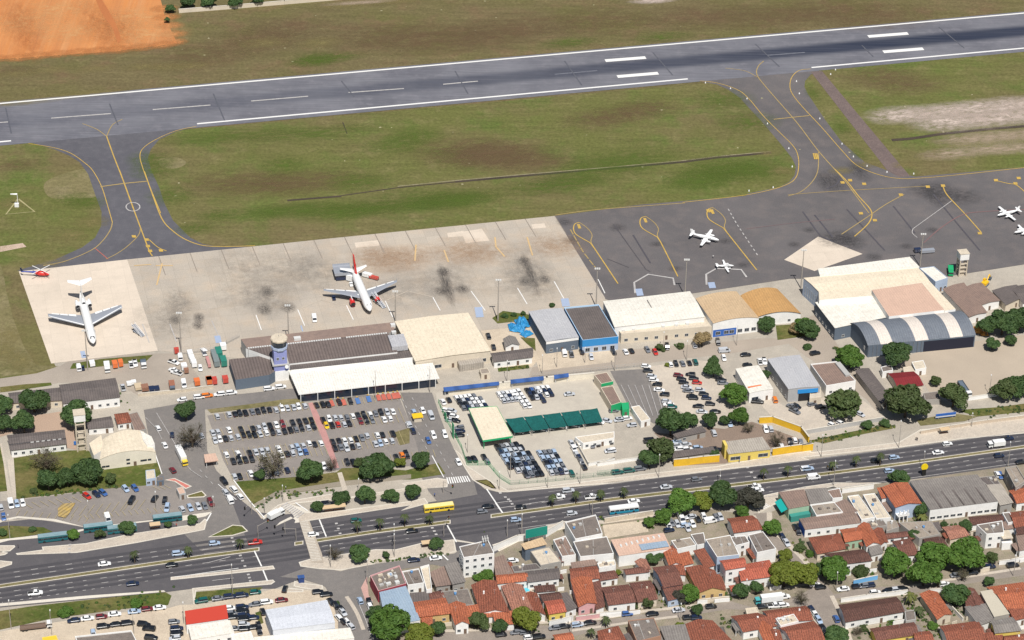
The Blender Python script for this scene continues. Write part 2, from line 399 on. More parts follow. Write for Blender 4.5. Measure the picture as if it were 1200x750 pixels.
# ---------------------------------------------------------------- airport markings
rm = Lines(); rm.z = .13
def rw(p, off): return p+up*off
rm.line(RWT, 1.35, W_, True)
yb = lambda x: 167.4-.0915*x-1
for x0, x1 in ((-300, 13), (231, 806), (951, 1450)): rm.line([(x0, yb(x0)), (x1, yb(x1))], 1.35, W_)
for s_ in ('Q -170,445 32,429', 'Q 180,416 390,400', 'Q 537,386 740,370', 'Q 883,356 1083,339', 'RR 25,326 220,312', 'RR 358,297 480,286'): rm.line(pp(s_), 1.0, WORN)
for s_ in ('RR 750,262 900,249', 'S 300,195 430,185'): rm.line(pp(s_), .9, surf('rubbered_paint', rgb(120,122,130), rgb(98,100,110), s1=.5, fine=.1))
for s_ in ('RR 928,214 1070,203', 'RR 970,270 1114,258', 'S 652,129 792,118', 'S 705,183 846,172'): rm.line(pp(s_), 3.3, W_)
for s_ in ('RR 0,285 45,340', 'RR 400,250 445,330', 'RR 785,215 845,300', 'RR 1095,185 1165,265', 'S 255,155 340,235', 'Q 20,380 40,470', 'Q 385,365 415,440', 'S 630,160 670,200', 'S 900,95 990,170', 'Q 750,330 790,425'): rm.line(pp(s_), .7, surf('runway_seam', rgb(82,84,92), rgb(96,97,104), s1=.5, fine=.1))
rm.done('runway_markings')
tm = Lines(); tm.z = .125
def yl(s_, w=.48, m=None, k=6): tm.line(smoothpts(pp(s_), k), .12+w*.55, m or Y_)
yl('Q 100,505 190,520 250,540 300,575 T 430,2 470,75 500,170 520,240'); yl('T 520,240 510,275 475,325 420,370 300,420 200,440', .75, YF)
yl('Q 690,445 620,460 550,490 505,520 492,550 505,600 530,665 565,750'); yl('T 668,5 705,110 750,225 800,280 860,320 940,347 1050,352 1180,348', .75, Y_)
yl('Q 375,480 400,550 435,640 475,750', .8); yl('T 553,0 600,130 650,265 690,370 705,395', .8)
yl('Q 375,480 395,440 430,420', .6, YF); yl('Q 375,480 340,455 290,435', .6, YF)
yl('T 465,75 575,60 680,50', 1.3, YF)
yl('T 650,265 640,300 590,350 540,385 490,410', .6, YF); yl('T 690,320 730,355 770,372', .6)
yl('T 440,360 500,410', .4, REDP)
tm.line([tp('T', 615+32*math.cos(a*.3142), 168+20*math.sin(a*.3142)) for a in range(21)], .55, WORN)
yl('S 60,285 120,292 190,315 230,345 285,410 345,470 385,510 403,540 408,580 398,625 360,652 280,675 180,692 0,712'); yl('V 800,32 400,62 200,88', .75, YF)
yl('S 450,243 410,248 385,270 377,300 385,330 420,375 490,450 560,530 610,580 680,612 760,628 860,625 1000,612 1200,590')
yl('S 285,215 265,235 262,265 300,315 400,430 480,535 565,630 610,690 655,750', .75, YF); yl('S 150,240 220,250 262,272', .5, YF)
yl('S 478,535 475,600 455,640 415,675 370,690', .6, YF); yl('S 320,420 445,407', 1.2, YF)
yl('S 370,685 550,672 860,655', .5, YF); yl('W 310,-5 365,50 420,120 470,175 480,210 460,250 400,305', .8); yl('W 340,295 460,215 540,160 630,110', .7, YF)
yl('W 810,75 830,115 910,200 985,285', .8); yl('W 850,140 760,205 670,270', .4, WORN); yl('W 670,270 668,290 690,310', .4, WORN)
yl('W 1060,48 1110,60 1150,68 1200,110', .7); yl('W 720,335 800,265 900,205 1000,190 1200,180', .9, surf('faded_red_line', rgb(128,98,96), rgb(110,92,94), fine=.1))
yl('W -100,270 100,245 310,225', .6, surf('faded_red_line2', rgb(118,96,96), rgb(105,92,95), fine=.1))
for x, y in ((0, 0), (307, -28), (617, -68)):
    f = lambda s: ' '.join('%g,%g' % (float(a.split(',')[0])+x, float(a.split(',')[1])+y) for a in s.split())
    yl('V '+f('360,215 300,180 285,155 290,130 312,122'), .7); yl('V '+f('312,122 350,150 370,180 365,210 380,240'), .55, YF)
    e = {0: '490,405', 307: '460,400', 617: '515,410'}[x]; yl('V '+f('360,215 380,240 '+e), .8, Y_, 2)
    yl('V '+f('306,130 314,150'), 2.2, Y_, 2)
tm.dash(pp('V 270,155 330,260 385,330'), .6, YF, 5, 1); tm.dash(pp('V 1000,60 1040,130 1140,280'), .5, WORN, 2, 2)
for s_ in ('V 570,450 565,400 630,362 745,380 752,412', 'V 900,410 898,362 945,335 1060,340 1085,375'): tm.line(pp(s_), .9, WORN)
for s_ in ('V 398,385 430,450', 'V 25,425 70,500', 'V 195,395 240,475', 'U 0,550 25,620', 'U 193,525 225,600', 'U 418,505 450,572', 'U 598,485 632,560', 'U 818,468 852,530', 'U 995,440 1060,530', 'X 167,380 175,402', 'X 199,380 207,401', 'X 248,376 257,396'): tm.line(pp(s_), .42, W_ if s_[0] in 'VU' else WORN)
for s_ in ('U 193,525 300,480 370,500 418,505', 'U 598,485 700,440 790,460 818,468'): tm.line(pp(s_), .5, surf('ghost_white', rgb(190,180,165), rgb(175,163,148), s1=.4, fine=.1))
for s_ in ('U 740,225 735,300', 'U 870,250 890,305', 'U 1105,190 1110,235 1150,280', 'V 70,190 95,275', 'T 750,430 725,530', 'T 720,440 800,440', 'T 620,440 700,435'): tm.line(pp(s_), .7, surf('ghost_yellow', rgb(204,172,120), rgb(190,165,130), s1=.4, fine=.1))
for s_ in ('U 205,600 215,625', 'V 225,475 265,510', 'U 1010,515 1050,560', 'V 570,430 605,460', 'V 905,400 940,425', 'A 440,150 470,185', 'X 251,394 259,402'):
    a, b = pp(s_); tm.poly([(a[0], a[1]), (b[0]-1, a[1]-.5), (b[0]+1, b[1]), (a[0]+2, b[1]+.5)], surf('pale_blue_pad', rgb(150,165,190), rgb(160,172,192), fine=.05))
# stand numbers painted as short yellow strokes
for s_ in ('W 350,55 W 385,45 W 450,62 W 745,75 W 815,70 W 620,112 W 435,198 W 500,230 W 985,290 W 1060,45 W 1165,35 W 1150,60', 'T 625,305 T 685,320 T 750,370 T 690,350 T 700,372', 'S 98,742 S 475,555 S 472,545'):
    for q in s_.split():
        if ',' not in q: t_ = q; continue
        x, y = map(float, q.split(','))
        for k in (-1, 0, 1): tm.line([tp(t_, x-7+k*6, y-5), tp(t_, x-4+k*6, y+6)], .7, Y_)
# apron joints and stains
J = surf('joint_dark', rgb(140,130,120), rgb(126,118,110), s1=.3, fine=.1)  # slab joints drawn a tone darker than the concrete
tm.z = .12
for i in range(1, 15):
    a, b = G((149, 304)), G((650, 253)); p = a+(b-a)*i/14.0; d = (G((185, 411))-G((149, 304)))*.22
    tm.line([p, p+d], .35, J, True)
for s_ in ('V 470,130 620,340 640,350', 'V 540,330 440,290'): tm.line(pp(s_), .5, surf('apron_crack', rgb(78,76,80), rgb(88,84,86), fine=.1))
for s_ in ('W 160,190 240,300 300,330', 'W 215,205 300,310', 'W 365,180 540,370', 'W 580,165 680,290', 'W 765,110 850,215 980,370', 'V 560,180 640,310', 'S 560,620 540,650 505,665'): tm.line(pp(s_), .8, surf('tar_seam', rgb(76,74,80), rgb(86,83,88), fine=.1))
tm.done('apron_and_taxiway_markings')
# soft-edged stains and grass patches: thin discs, coverage fading to the rim
def softmat(name, c, k=1.0):
    m, n, l, b = newmat(name); b.inputs['Base Color'].default_value = c; b.inputs['Roughness'].default_value = .95; b.inputs['Specular IOR Level'].default_value = .1
    v = coords(n, l); ln = n.new('ShaderNodeVectorMath'); ln.operation = 'LENGTH'; l.new(v, ln.inputs[0])
    r = n.new('ShaderNodeMapRange'); r.inputs[1].default_value = 1; r.inputs[2].default_value = .1; l.new(ln.outputs[1], r.inputs[0])
    nn = noise(n, l, coords(n, l, rnd=True), 4.2, 7, .78, .36, .64)
    a = n.new('ShaderNodeMath'); a.operation = 'MULTIPLY'; l.new(r.outputs[0], a.inputs[0]); l.new(nn, a.inputs[1])
    g = n.new('ShaderNodeMath'); g.operation = 'MULTIPLY'; g.use_clamp = True; l.new(a.outputs[0], g.inputs[0]); g.inputs[1].default_value = 1.05*k
    t = n.new('ShaderNodeBsdfTransparent'); mx = n.new('ShaderNodeMixShader'); l.new(g.outputs[0], mx.inputs[0]); l.new(t.outputs[0], mx.inputs[1]); l.new(b.outputs[0], mx.inputs[2])
    l.new(mx.outputs[0], n['Material Output'].inputs[0]); return m
_ring = [(math.cos(i*.2618), math.sin(i*.2618), 0) for i in range(24)]
_z = [0]
def soft(name, s_, rx, ry, m, z, rot=0):
    for q in pp(s_):
        if m.name not in _sm: mb = MB(); mb.face(_ring, m); _sm[m.name] = mb.mesh(name)
        o = bpy.data.objects.new(name, _sm[m.name]); COL.objects.link(o); c = G(q); _z[0] = (_z[0]+.0011) % .006
        o.location = (c.x, c.y, z+_z[0]); o.scale = (rx, ry, 1); o.rotation_euler[2] = RWA+rot; tag(o, kind='structure')
_sm = {}
ST1, ST2 = softmat('oil_stain_thin', rgb(140,134,126), .36), softmat('oil_stain_dark', rgb(84,80,78), .95)
slabs(CONC_A, 7.5, -RWA, .05, .86); slabs(CONC_B, 7.5, -RWA, .03, .9)
ST3, ST4 = softmat('asphalt_stain', rgb(70,69,71), .6), softmat('rusty_stain', rgb(176,146,118), .45)
for s_, rx, ry, m in (('U 890,400 50,470', 12, 22, ST1), ('U 870,350 858,440 955,430', 4, 5, ST2), ('V 60,320 100,390', 14, 24, ST1), ('V 55,300 60,395 150,385', 3.5, 5, ST2),
  ('U 40,525 150,515 50,440', 4, 6, ST2), ('T 840,620 820,590 800,690', 8, 14, ST1), ('T 810,690 915,715 920,680', 3, 5, ST2), ('U 200,330 260,360 -40,330', 22, 24, ST1), ('X 200,375 300,345 520,330 460,340 610,330', 24, 22, ST1)): soft('oil_stain', s_, rx, ry, m, .115)
for s_, rx, ry in (('V 670,222 755,337 985,208 1068,318', 4.5, 3.5), ('W 190,275 120,342 760,275 640,350', 4, 3.5), ('W 350,310 380,330 290,320', 9, 9), ('W 490,400', 5, 4), ('V 245,120 490,145 270,205', 5, 5), ('S 540,640 500,640 880,690 620,600', 6, 14), ('W 880,120 760,90', 14, 10)): soft('asphalt_stain', s_, rx, ry, ST3, .105)
for s_, rx, ry in (('U 560,300 640,290 980,275 1080,260 930,250 690,300', 16, 16), ('V 170,220 230,240', 16, 14), ('U 540,270 760,270', 14, 12)): soft('rusty_stain', s_, rx, ry, ST4, .11)
for s_ in ('U 845,345 880,410 930,475', 'V 45,285 85,360 130,430'): soft('tyre_streak', s_.split()[0]+' '+s_.split()[2], 3, 22, ST2, .118, -.05)
BR, GN, YL = softmat('brown_grass', (.170,.112,.064,1), .62), softmat('fresh_grass', (.105,.155,.030,1), .75), softmat('straw_grass', (.24,.20,.085,1), .9)
for s_, rx, ry in (('RR 420,520 600,560 480,550 540,540', 34, 16), ('RR 700,570', 25, 10), ('Q 820,640 960,650 1100,640', 34, 16), ('RR 130,130 300,140 470,130 620,100 900,80', 40, 24), ('Q 1000,100 900,150 700,200', 36, 20), ('S 500,40 300,60 700,60 50,60', 40, 22), ('S 700,270 800,300', 26, 14), ('Q 60,580 50,250', 16, 8), ('RR 1000,400 1080,380 900,420', 22, 14)): soft('brown_grass_patch', s_, rx, ry, BR, .075)
for s_, rx, ry in (('RR 300,700 900,600 1000,560', 36, 14), ('S 200,600 60,640', 26, 12), ('U 100,70 250,60 650,50', 34, 9), ('Q 800,480 1100,470', 40, 10), ('RR 420,700 700,660 800,640', 26, 11), ('U 500,60 920,20 380,80', 24, 10), ('S 140,350 230,430 120,590 60,620 260,600', 20, 14), ('RR 190,510 270,480 60,640', 18, 12), ('Q 540,600 530,560 1000,580 1100,210 600,690', 14, 12), ('T 330,130 400,150 1000,210 900,270', 12, 8), ('Q 1110,215 1180,200', 20, 8), ('RR 800,150 1130,130', 20, 8), ('S 460,330 560,450 620,540', 5, 9)): soft('fresh_grass_patch', s_, rx, ry, GN, .078)
ER = softmat('earth_spill', rgb(190,128,80), 1.5); ER2 = softmat('pale_earth', rgb(214,164,112), .8); ER3 = softmat('dark_earth', rgb(176,112,70), .45)
for s_, rx, ry, m in (('Q -20,206 60,203 130,196 200,190 280,183 350,178 420,174 500,166 570,158 612,148 608,120 595,90 585,60 575,30', 9, 6, ER), ('Q 80,80 250,110 480,60 200,30 520,120', 26, 20, ER2), ('Q 60,60 100,140 330,60 380,120 440,110', 12, 34, ER3)): soft('earth_patch', s_, rx, ry, m, .06)
SD = softmat('bare_sand', rgb(196,180,168), 1.25); SD2 = softmat('thin_sand', rgb(186,166,146), .8)
for s_, rx, ry, m in (('S 760,405 850,400 950,390 1050,380 1150,370 1250,365', 22, 12, SD), ('S 930,430 1030,420 1130,410 1230,400', 24, 13, SD), ('S 1000,490 1100,480 1200,475', 22, 9, SD2), ('S 950,540 1080,525 1180,520', 22, 8, SD2), ('RR 1080,2 1110,4', 14, 4, SD), ('RR 100,8 40,10', 20, 3, SD2)): soft('bare_sand', s_, rx, ry, m, .085)
for s_, rx, ry in (('Q 60,260 180,245 340,240 500,235 590,235 680,232', 14, 6), ('Q 930,150 1130,150', 16, 8), ('T 420,240 330,300 220,420 60,150', 11, 8), ('S 300,540 350,600 640,580 560,600 780,580', 8, 5), ('Q 60,360 300,330', 30, 5), ('RR 20,20 200,5 90,8', 24, 5), ('A 120,200 60,60 20,150', 9, 10)): soft('straw_grass_patch', s_, rx, ry, YL, .082)
rr = random.Random(3); mb = MB(); CH = surf('pale_tuft', rgb(176,168,136), rgb(140,136,100), s1=1, fine=.2)
for q in range(420):       # pale dry tufts and stones through the grass
    x, y = rr.uniform(0, 1200), rr.uniform(0, 290)
    if not (y < 110-.0883*x or 185-.09*x < y < 285-.1*x) or (y > 70 and x < 170): continue
    if x < 210 and y < 75: continue
    if rr.random() < .55: continue
    c = G((x, y)); k = rr.uniform(.2, .75); mb.face([(c.x+k*math.cos(a)*rr.uniform(.6, 1.3), c.y+k*math.sin(a)*rr.uniform(.6, 1.3), .045) for a in (0, 1, 2, 3, 4, 5)], CH)
tag(mb.build('dry_tufts'), kind='stuff', label='pale dry tufts scattered through the airfield grass', cat='grass tufts')
# ================================================================ roads, car parks, lawns, islands
def ip(tab, x):
    for (a, b), (c, d) in zip(tab, tab[1:]):
        if x <= c or (c, d) == tab[-1]: return b+(d-b)*(x-a)/(c-a)
MU = [(-200,716),(0,685),(240,650),(304,641.5),(345,635.5),(440,621),(528,609.5),(575,603),(720,583),(950,555.5),(1060,541.5),(1200,522),(1400,494)]
ML = [(x, y+(4.2 if x < 1000 else 3.6)) for x, y in MU]
sheet('avenue', pp('X -200,775 -200,665 -20,645 A 0,840 X 0,612 60,606 120,602 250,590 250,560 300,600 330,603 480,592 X 540,583 553,560 568,573 585,577 720,567 770,560 841,552 950,538 1053,525 1126,515 1200,505 1400,478 1400,514 1200,544 1075,561 1033,566 942,572 893,581 784,597 707,609 660,614 620,625 578,650 540,650 530,640 420,646 366,662 375,670 322,690 225,690 194,694 0,712'), .02, ASPH_AV)
RESI = surf('worn_street', rgb(146,136,126), rgb(128,119,111), rgb(158,147,135), s1=.08, s2=.4, fine=.12)
sheet('house_yards', pp('M 60,330 300,310 500,290 720,250 1100,140 N 300,180 800,110 O 280,180 620,30 P 200,90 714,0 X 1500,520 1600,900 300,900 M -60,738 -100,600'), -.02, surf('yard_ground', rgb(150,138,122), rgb(122,114,100), rgb(112,116,80), s1=.12, s2=.3, fine=.2))
# roads off the avenue
sheet('terminal_road', pp('B -90,470 0,454 300,424 520,400 1000,440 1172,420 1172,440 560,475 300,487 60,514 -90,530'), .0, ASPH)
sheet('airport_access_road', pp('A 790,470 960,440 X 215,470 225,480 240,478 J 60,130 110,240 140,270 X 292,640 240,650 200,610 190,570 178,530 170,490'), .025, ASPH)
sheet('side_street', pp('F -10,0 170,0 210,120 240,200 290,310 340,400 400,490 420,560 200,600 150,540 110,460 100,340 60,200'), .03, ASPH)
sheet('parking_side_street', pp('M -20,345 60,330 350,295 520,270 560,240 700,220 690,270 560,330 520,360 480,345 400,330 230,355 60,395 40,420 60,560 90,738 90,800 -110,800 -110,640 -150,500 -210,400'), .028, ASPH)
sheet('cross_street', pp('L 830,265 1010,300 1200,270 1140,310 1120,370 1130,430 1190,600 1230,760 1130,760 1110,640 1070,540 1010,450 940,410 890,380 760,340 640,330'), .033, ASPH)
sheet('residential_street', pp('M 400,700 760,690 900,660 1100,660 1200,655 N 0,690 150,680 300,650 440,630 640,600 800,580 900,560 O 250,600 420,560 520,510 620,540 P 0,540 150,525 350,500 500,470 714,445 X 1400,640 1400,656 P 714,480 560,500 400,530 200,560 0,580 O 630,555 670,700 700,790 600,790 540,690 500,600 400,590 220,610 N 880,600 650,640 430,665 300,690 100,740 M 900,738 700,760 400,760'), -.008, RESI)
sheet('residential_cross_street', pp('O 250,165 320,160 330,230 400,300 470,370 560,460 620,540 520,540 440,420 350,330 290,250'), -.004, RESI)
sheet('hangar_road', pp('C 720,330 900,300 1172,235 D 0,245 400,215 640,195 900,170 E 0,170 70,120 20,60 70,40 150,130 210,240 E 300,340 440,540 400,560 350,500 D 1050,200 700,260 400,290 60,340 C 900,370 700,390'), -.01, surf('hangar_road', rgb(168,156,142), rgb(150,139,127), s1=.06, s2=.3, fine=.1))
sheet('service_road', pp('A -300,330 0,298 200,270 330,228 400,190 860,160 1000,160 1100,300 960,370 760,390 640,320 330,320 280,330 0,350 -300,385'), .0, surf('service_road', rgb(166,155,142), rgb(148,138,127), s1=.06, s2=.3, fine=.1))
sheet('terminal_car_park', pp('X 243,487 300,478 350,473 466,461 478,490 494,530 515,545 462,547 394,551 349,559 276,566 262,540'), .012, ASPH_LOT)
sheet('staff_car_park', pp('I -200,470 80,450 300,425 560,390 800,370 960,350 1000,420 1165,510 1000,540 620,580 460,600 350,580 200,555 60,555 0,570 -200,610'), .03, ASPH_LOT)
sheet('wide_yard', pp('E 430,290 600,255 660,220 1200,150 1400,120 1400,420 1050,490 900,480 700,480 640,380'), -.006, surf('hangar_yard', rgb(178,164,146), rgb(165,152,136), s1=.05, s2=.3, fine=.06))
sheet('dealer_yard', pp('C 190,470 560,425 1060,370 1100,480 1172,600 F 1172,200 1172,480 560,530 480,520 360,400 300,270 200,60'), -.006, LOTC)
sheet('striped_yard', pp('D 70,350 250,340 380,560 310,640 180,560'), .0, ASPH)
sheet('company_car_park', pp('D 250,330 540,290 640,300 800,520 830,620 560,650 440,560 380,560'), -.004, PAVE)
sheet('yellow_wall_yard', pp('G 310,220 420,230 600,190 700,200 850,160 1100,250 1140,310 960,300 940,340 700,390 500,400 420,330'), -.004, surf('worn_yard', rgb(140,122,108), rgb(122,108,98), s1=.1, fine=.15))
sheet('workshop_yard', pp('D 840,480 960,500 1050,560 1172,540 E 130,480 300,480 450,600 0,680 D 1140,700 970,610'), -.003, PAVE)
sheet('villa_yard', pp('A 200,500 330,480 420,590 420,690 370,680 350,600 200,595 60,600 0,620 -100,640 -100,560'), -.004, BRICK)
sheet('hangar_front_yard', pp('C 730,260 980,230 1172,240 1172,300 760,350'), -.004, DIRTY)
sheet('forecourt', pp('K 0,700 300,650 780,580 960,570 1050,545 1200,540 L 200,490 500,430 600,400 830,410 950,440 1010,450 1060,520 1120,700 1120,800 -1000,800 K -200,760'), -.004, DIRTY)
sheet('terrace_ground', pp('C 400,50 500,40 700,20 800,230 720,330 540,340 470,200'), -.008, DIRTY)
# lawns
for nm, s_, m in (('roadside_lawn', 'K -100,595 0,580 200,550 600,505 970,470 1005,490 985,545 700,570 560,590 300,625 0,690 -100,705', GR_LAWN),
  ('roadside_lawn', 'L 130,420 300,405 540,390 520,410 470,440 150,480', GR_LAWN),
  ('villa_lawn', 'I 75,220 300,180 480,175 560,235 850,215 890,300 800,370 560,390 300,420 90,445', GR_LAWN),
  ('villa_lawn', 'I -60,150 0,150 20,250 40,400 -60,410', GR_LAWN),
  ('car_park_lawn', 'J 215,302 560,275 770,250 800,228 900,225 1090,235 1150,240 1250,215 1330,200 1370,260 1180,290 1000,290 810,325 530,365 430,370 340,410 310,430', GR_LAWN),
  ('terminal_lawn', 'B 60,515 300,485 480,460 555,455 600,480 330,505 80,535', GR_DRY),
  ('terminal_lawn', 'B 1090,640 1172,615 1172,700 1120,712', GR_DRY),
  ('apron_lawn', 'A 385,245 400,215 560,190 840,168 800,205 480,240', GR_LAWN), ('apron_lawn', 'A 0,345 130,330 280,320 285,335 60,368 0,375', GR_LAWN),
  ('yard_lawn', 'C 500,60 560,20 700,40 715,70 530,90', GR_LAWN), ('yard_lawn', 'C 530,335 700,315 705,335 535,355', GR_LAWN), ('yard_lawn', 'C 655,165 735,170 740,240 690,200', GR_LAWN),
  ('hangar_lawn', 'D 980,100 1060,95 1172,110 1172,155 990,180', GR_LAWN), ('embankment', 'H 40,260 250,215 480,170 490,195 330,225 120,275', GR_LAWN), ('embankment', 'H 900,90 1050,80 1200,60 1400,40 1400,95 1200,105 950,130 850,100', GR_LAWN),
  ('embankment', 'H 620,150 800,110 950,130 880,155 640,180', GR_DRY), ('yard_lawn', 'E 170,210 195,215 215,250 200,250', GR_LAWN), ('terrace_lawn', 'L 495,540 525,530 545,600 520,610', GR_LAWN),
  ('verge', 'I -100,610 40,590 240,600 290,625 50,665 -100,690', GR_LAWN)):
    sheet(nm, pp(s_), .05, m)
# pavements and kerbed islands
def island(s_, inner=None, name='kerbed_island', h=.14, iw=.5, mat=None): return slab(name, pp(s_), h, mat or KERB, KERB, inner=inner, iw=iw)
island('I -150,690 0,668 200,645 370,625 470,608 460,598 280,565 100,550 40,560 0,575 -150,610 -150,590 0,560 100,540 300,555 470,600 840,560 1165,515 1130,540 1000,565 I 1000,548 620,592 470,615 380,640 200,660 50,672 0,685 -150,710', None, 'bay_kerb', .12)
island('K 245,205 500,185 760,130 1170,68 1200,40 1215,48 1200,105 1100,125 800,182 600,215 450,240 100,252 92,243 250,222', PAVE, 'bus_stop_pavement')
island('K -200,275 0,232 48,240 30,252 -200,290', PAVE); island('K -200,310 0,285 72,292 70,308 0,330 -200,365', PAVE)
island('J 65,608 200,540 255,545 285,575 200,600', GR_LAWN)
island('J 440,545 460,525 520,495 545,515 540,530 1180,432 1180,410 850,452 640,480 600,450 480,420 460,440 520,470 540,500 450,540', None, 'bus_stop_pavement', .12)
island('J 545,470 700,475 820,460 1180,410 F 130,580 150,610 0,650 J 1180,432 700,505 560,525', PAVE, 'bus_stop_pavement')
island('J 310,430 360,500 450,430 560,400 770,365 850,385 1172,335 F 0,500 200,470 260,480 255,520 0,535 J 1172,350 880,390 560,420 470,440 370,512 340,480', PAVE, 'car_park_pavement')
island('I 0,700 80,700 X 18,641 12,646 I 20,735 0,740 -100,745 -100,715', PAVE)
def medians(x0, x1, inner):
    xs = [x0+(x1-x0)*i/20 for i in range(21)]
    pts = [(x, ip(MU, x)) for x in xs]+[(x, ip(ML, x)) for x in xs[::-1]]
    slab('median_strip', pts, .14, KERB, KERB, inner=inner, iw=.35)
medians(-150, 304, GR_DRY); medians(345, 355.5, GR_DRY); medians(369, 528, GR_DRY); medians(575, 950, GR_DRY); medians(950, 1400, GR_DRY)
island('K -150,565 0,537 500,492 960,460 970,468 500,508 0,553 -150,580', None, 'kerb', .12)
island('L 0,332 300,300 600,265 612,285 300,318 0,350', PAVE); island('L 125,398 600,348 612,360 590,375 150,412 140,490 133,490', PAVE)
island('L 725,355 760,365 890,380 895,402 830,405 760,395 720,385', PAVE); island('L 690,395 780,405 778,420 680,422 650,420', PAVE)
island('L 750,245 820,225 1200,170 M 200,250 340,215 520,195 720,230 M 520,205 530,260 480,275 200,300 60,318 L 1200,255 1000,292 870,285 760,270', PAVE, 'avenue_pavement')
island('M 722,225 860,180 1110,112 1120,135 880,200 760,260 740,240', PAVE, 'avenue_pavement')
island('F 290,310 330,340 360,400 480,480 590,540 1172,470 G 330,440 660,405 960,350 1172,320 H 50,325 520,270 640,200 900,180 1200,120 1400,95 1400,175 H 1200,222 860,252 520,298 0,352 G 1172,372 660,427 330,467 0,497 F 1172,497 585,548 540,548 460,525 390,480 340,400', PAVE, 'avenue_pavement')
island('F 405,485 480,478 525,530 500,528', GR_LAWN, 'green_island', .16)
island('I 905,340 960,330 1055,375 1020,390 960,350', surf('red_kerb', rgb(196,120,108), rgb(180,110,100)), 'red_kerb', .1)
island('I 1025,425 1110,400 1135,425 1120,435 1030,440', GR_LAWN)
island('N 0,190 90,170 280,180 500,150 600,125 G 400,640 X 785,599 720,609 660,618 640,620', PAVE, 'avenue_pavement', .1)
island('O 280,90 300,80 480,42 620,22 H 430,490 H 200,520 O 620,40 480,75 370,110 270,165', PAVE, 'avenue_pavement', .1)
slab('path', pp('B 615,480 640,475 705,610 755,748 J 780,210 785,225 760,230 735,170 665,0 B 690,690'), .03, surf('pink_path', rgb(184,138,132), rgb(168,126,122), s1=.4, fine=.1))
slab('path', pp('J 775,255 800,250 830,345 805,355'), .08, PAVE); slab('path', pp('J 470,370 500,360 520,400 490,410'), .09, PAVE)
slab('path', pp('J 310,430 440,355 800,300 1180,262 1180,285 810,325 450,375 340,440'), .07, surf('lawn_path', rgb(150,140,124), rgb(132,124,112), fine=.1))
slab('path', pp('I 0,140 10,140 40,300 70,440 45,440 20,330'), .06, PAVE); slab('path', pp('I 40,230 75,225 95,430 70,440'), .06, PAVE)
slab('path', pp('L 1115,395 1150,330 1160,440 1185,470 1140,470'), .1, surf('pink_pavement', rgb(196,158,148), rgb(176,142,134), fine=.1))
# lanes: curved guide lines in metres from the median
rl = Lines(); rl.z = .075
TRK = surf('tyre_darkened_lane', rgb(78,76,79), rgb(68,67,71), s1=.06, s2=.4, fine=.08)
def lanes_dark(rl, up_, lo_):
    for d in (1.9, 5.0, 8.2): rl.line(offset(up_, d), 1.7, TRK, True); rl.line(offset(lo_, -d), 1.7, TRK, True)

up_ = [G((x, ip(MU, x))) for x in range(-150, 1400, 25)]; lo_ = [G((x, ip(ML, x))) for x in range(-150, 1400, 25)]
lanes_dark(rl, up_, lo_); rl.z = .09
def clip(pts, x0, x1):
    a, b = G((x0, ip(MU, x0))).x, G((x1, ip(MU, x1))).x; return [p for p in pts if a <= p.x <= b]
for d, xs in ((3.3, ((-150, 300), (372, 520), (590, 1400))), (6.5, ((-150, 240), (372, 490), (600, 1400)))):
    for x0, x1 in xs: rl.dash(clip(offset(up_, d), x0, x1), .28, WORN, 2.6, 4.0, True)
for d, xs in ((3.3, ((-150, 310), (372, 520), (585, 1400))), (6.5, ((-150, 230), (372, 520), (585, 1400)))):
    for x0, x1 in xs: rl.dash(clip(offset(lo_, -d), x0, x1), .28, WORN, 2.6, 4.0, True)
rl.dash(clip(offset(lo_, -9.6), -150, 190), .3, WORN, 1.2, 2.2, True); rl.line(clip(offset(lo_, -9.7), 190, 300), .3, W_, True)
rl.line(clip(offset(up_, 9.6), 620, 1400), .2, WORN, True); rl.line(clip(offset(lo_, -9.8), 590, 1400), .25, WORN, True)
for s_ in ('L 220,250 350,215', 'L 235,280 350,262', 'L 245,355 370,340', 'J 620,560 700,548', 'J 640,590 690,580', 'F 660,620 790,600', 'F 530,640 600,628', 'F 520,610 590,600'): rl.line(pp(s_), .3, WORN)
for s_ in ('J 676,513 714,607', 'L 490,180 533,272', 'L 541,293 567,357', 'F 470,533 558,664', 'M 480,120 530,212', 'M 742,0 780,55', 'I 1160,525 1135,570', 'J 545,420 612,465', 'M 455,280 485,310', 'D 1,1 2,2'): rl.line(pp(s_), .55, W_)
for c0, c1 in (('K 405,240 410,195', 1), ('L 360,105 375,150', 1), ('L 408,208 435,270', 1), ('L 455,320 467,357', 1), ('J 770,535 790,590', 1), ('F 590,590 630,640', 1), ('F 545,555 600,600', 1), ('G 825,415 865,470', 1), ('M 400,135 420,170', 1)):
    a, b = pp(c0)
    for k in (0, .5, 1): p = (a[0]+(b[0]-a[0])*k, a[1]+(b[1]-a[1])*k); rl.line([(p[0]-1.6, p[1]+.2), (p[0]+1.6, p[1]-.2)], 1.0, WORN)
def zebra(a, b, c, d, n, on=.5, m=None):
    a, b, c, d = [pp(q)[0] for q in (a, b, c, d)]
    L = lambda p, q, t: (p[0]+(q[0]-p[0])*t, p[1]+(q[1]-p[1])*t)
    for i in range(n):
        t0, t1 = i/n, (i+on)/n; rl.poly([L(a, b, t0), L(a, b, t1), L(d, c, t1), L(d, c, t0)], m or W_)
zebra('F 248,470', 'F 370,460', 'F 388,492', 'F 258,505', 10, .55)
CROSS = surf('raised_crossing', rgb(178,166,150), rgb(160,150,138), s1=.4, fine=.1)
rl.poly(pp('J 565,520 622,520 690,700 700,748 632,748 620,700'), CROSS); zebra('J 568,525', 'J 635,745', 'J 692,740', 'J 612,522', 26, .5, surf('scuffed_stripe', rgb(200,194,182), rgb(184,176,164), s1=.6, fine=.1))
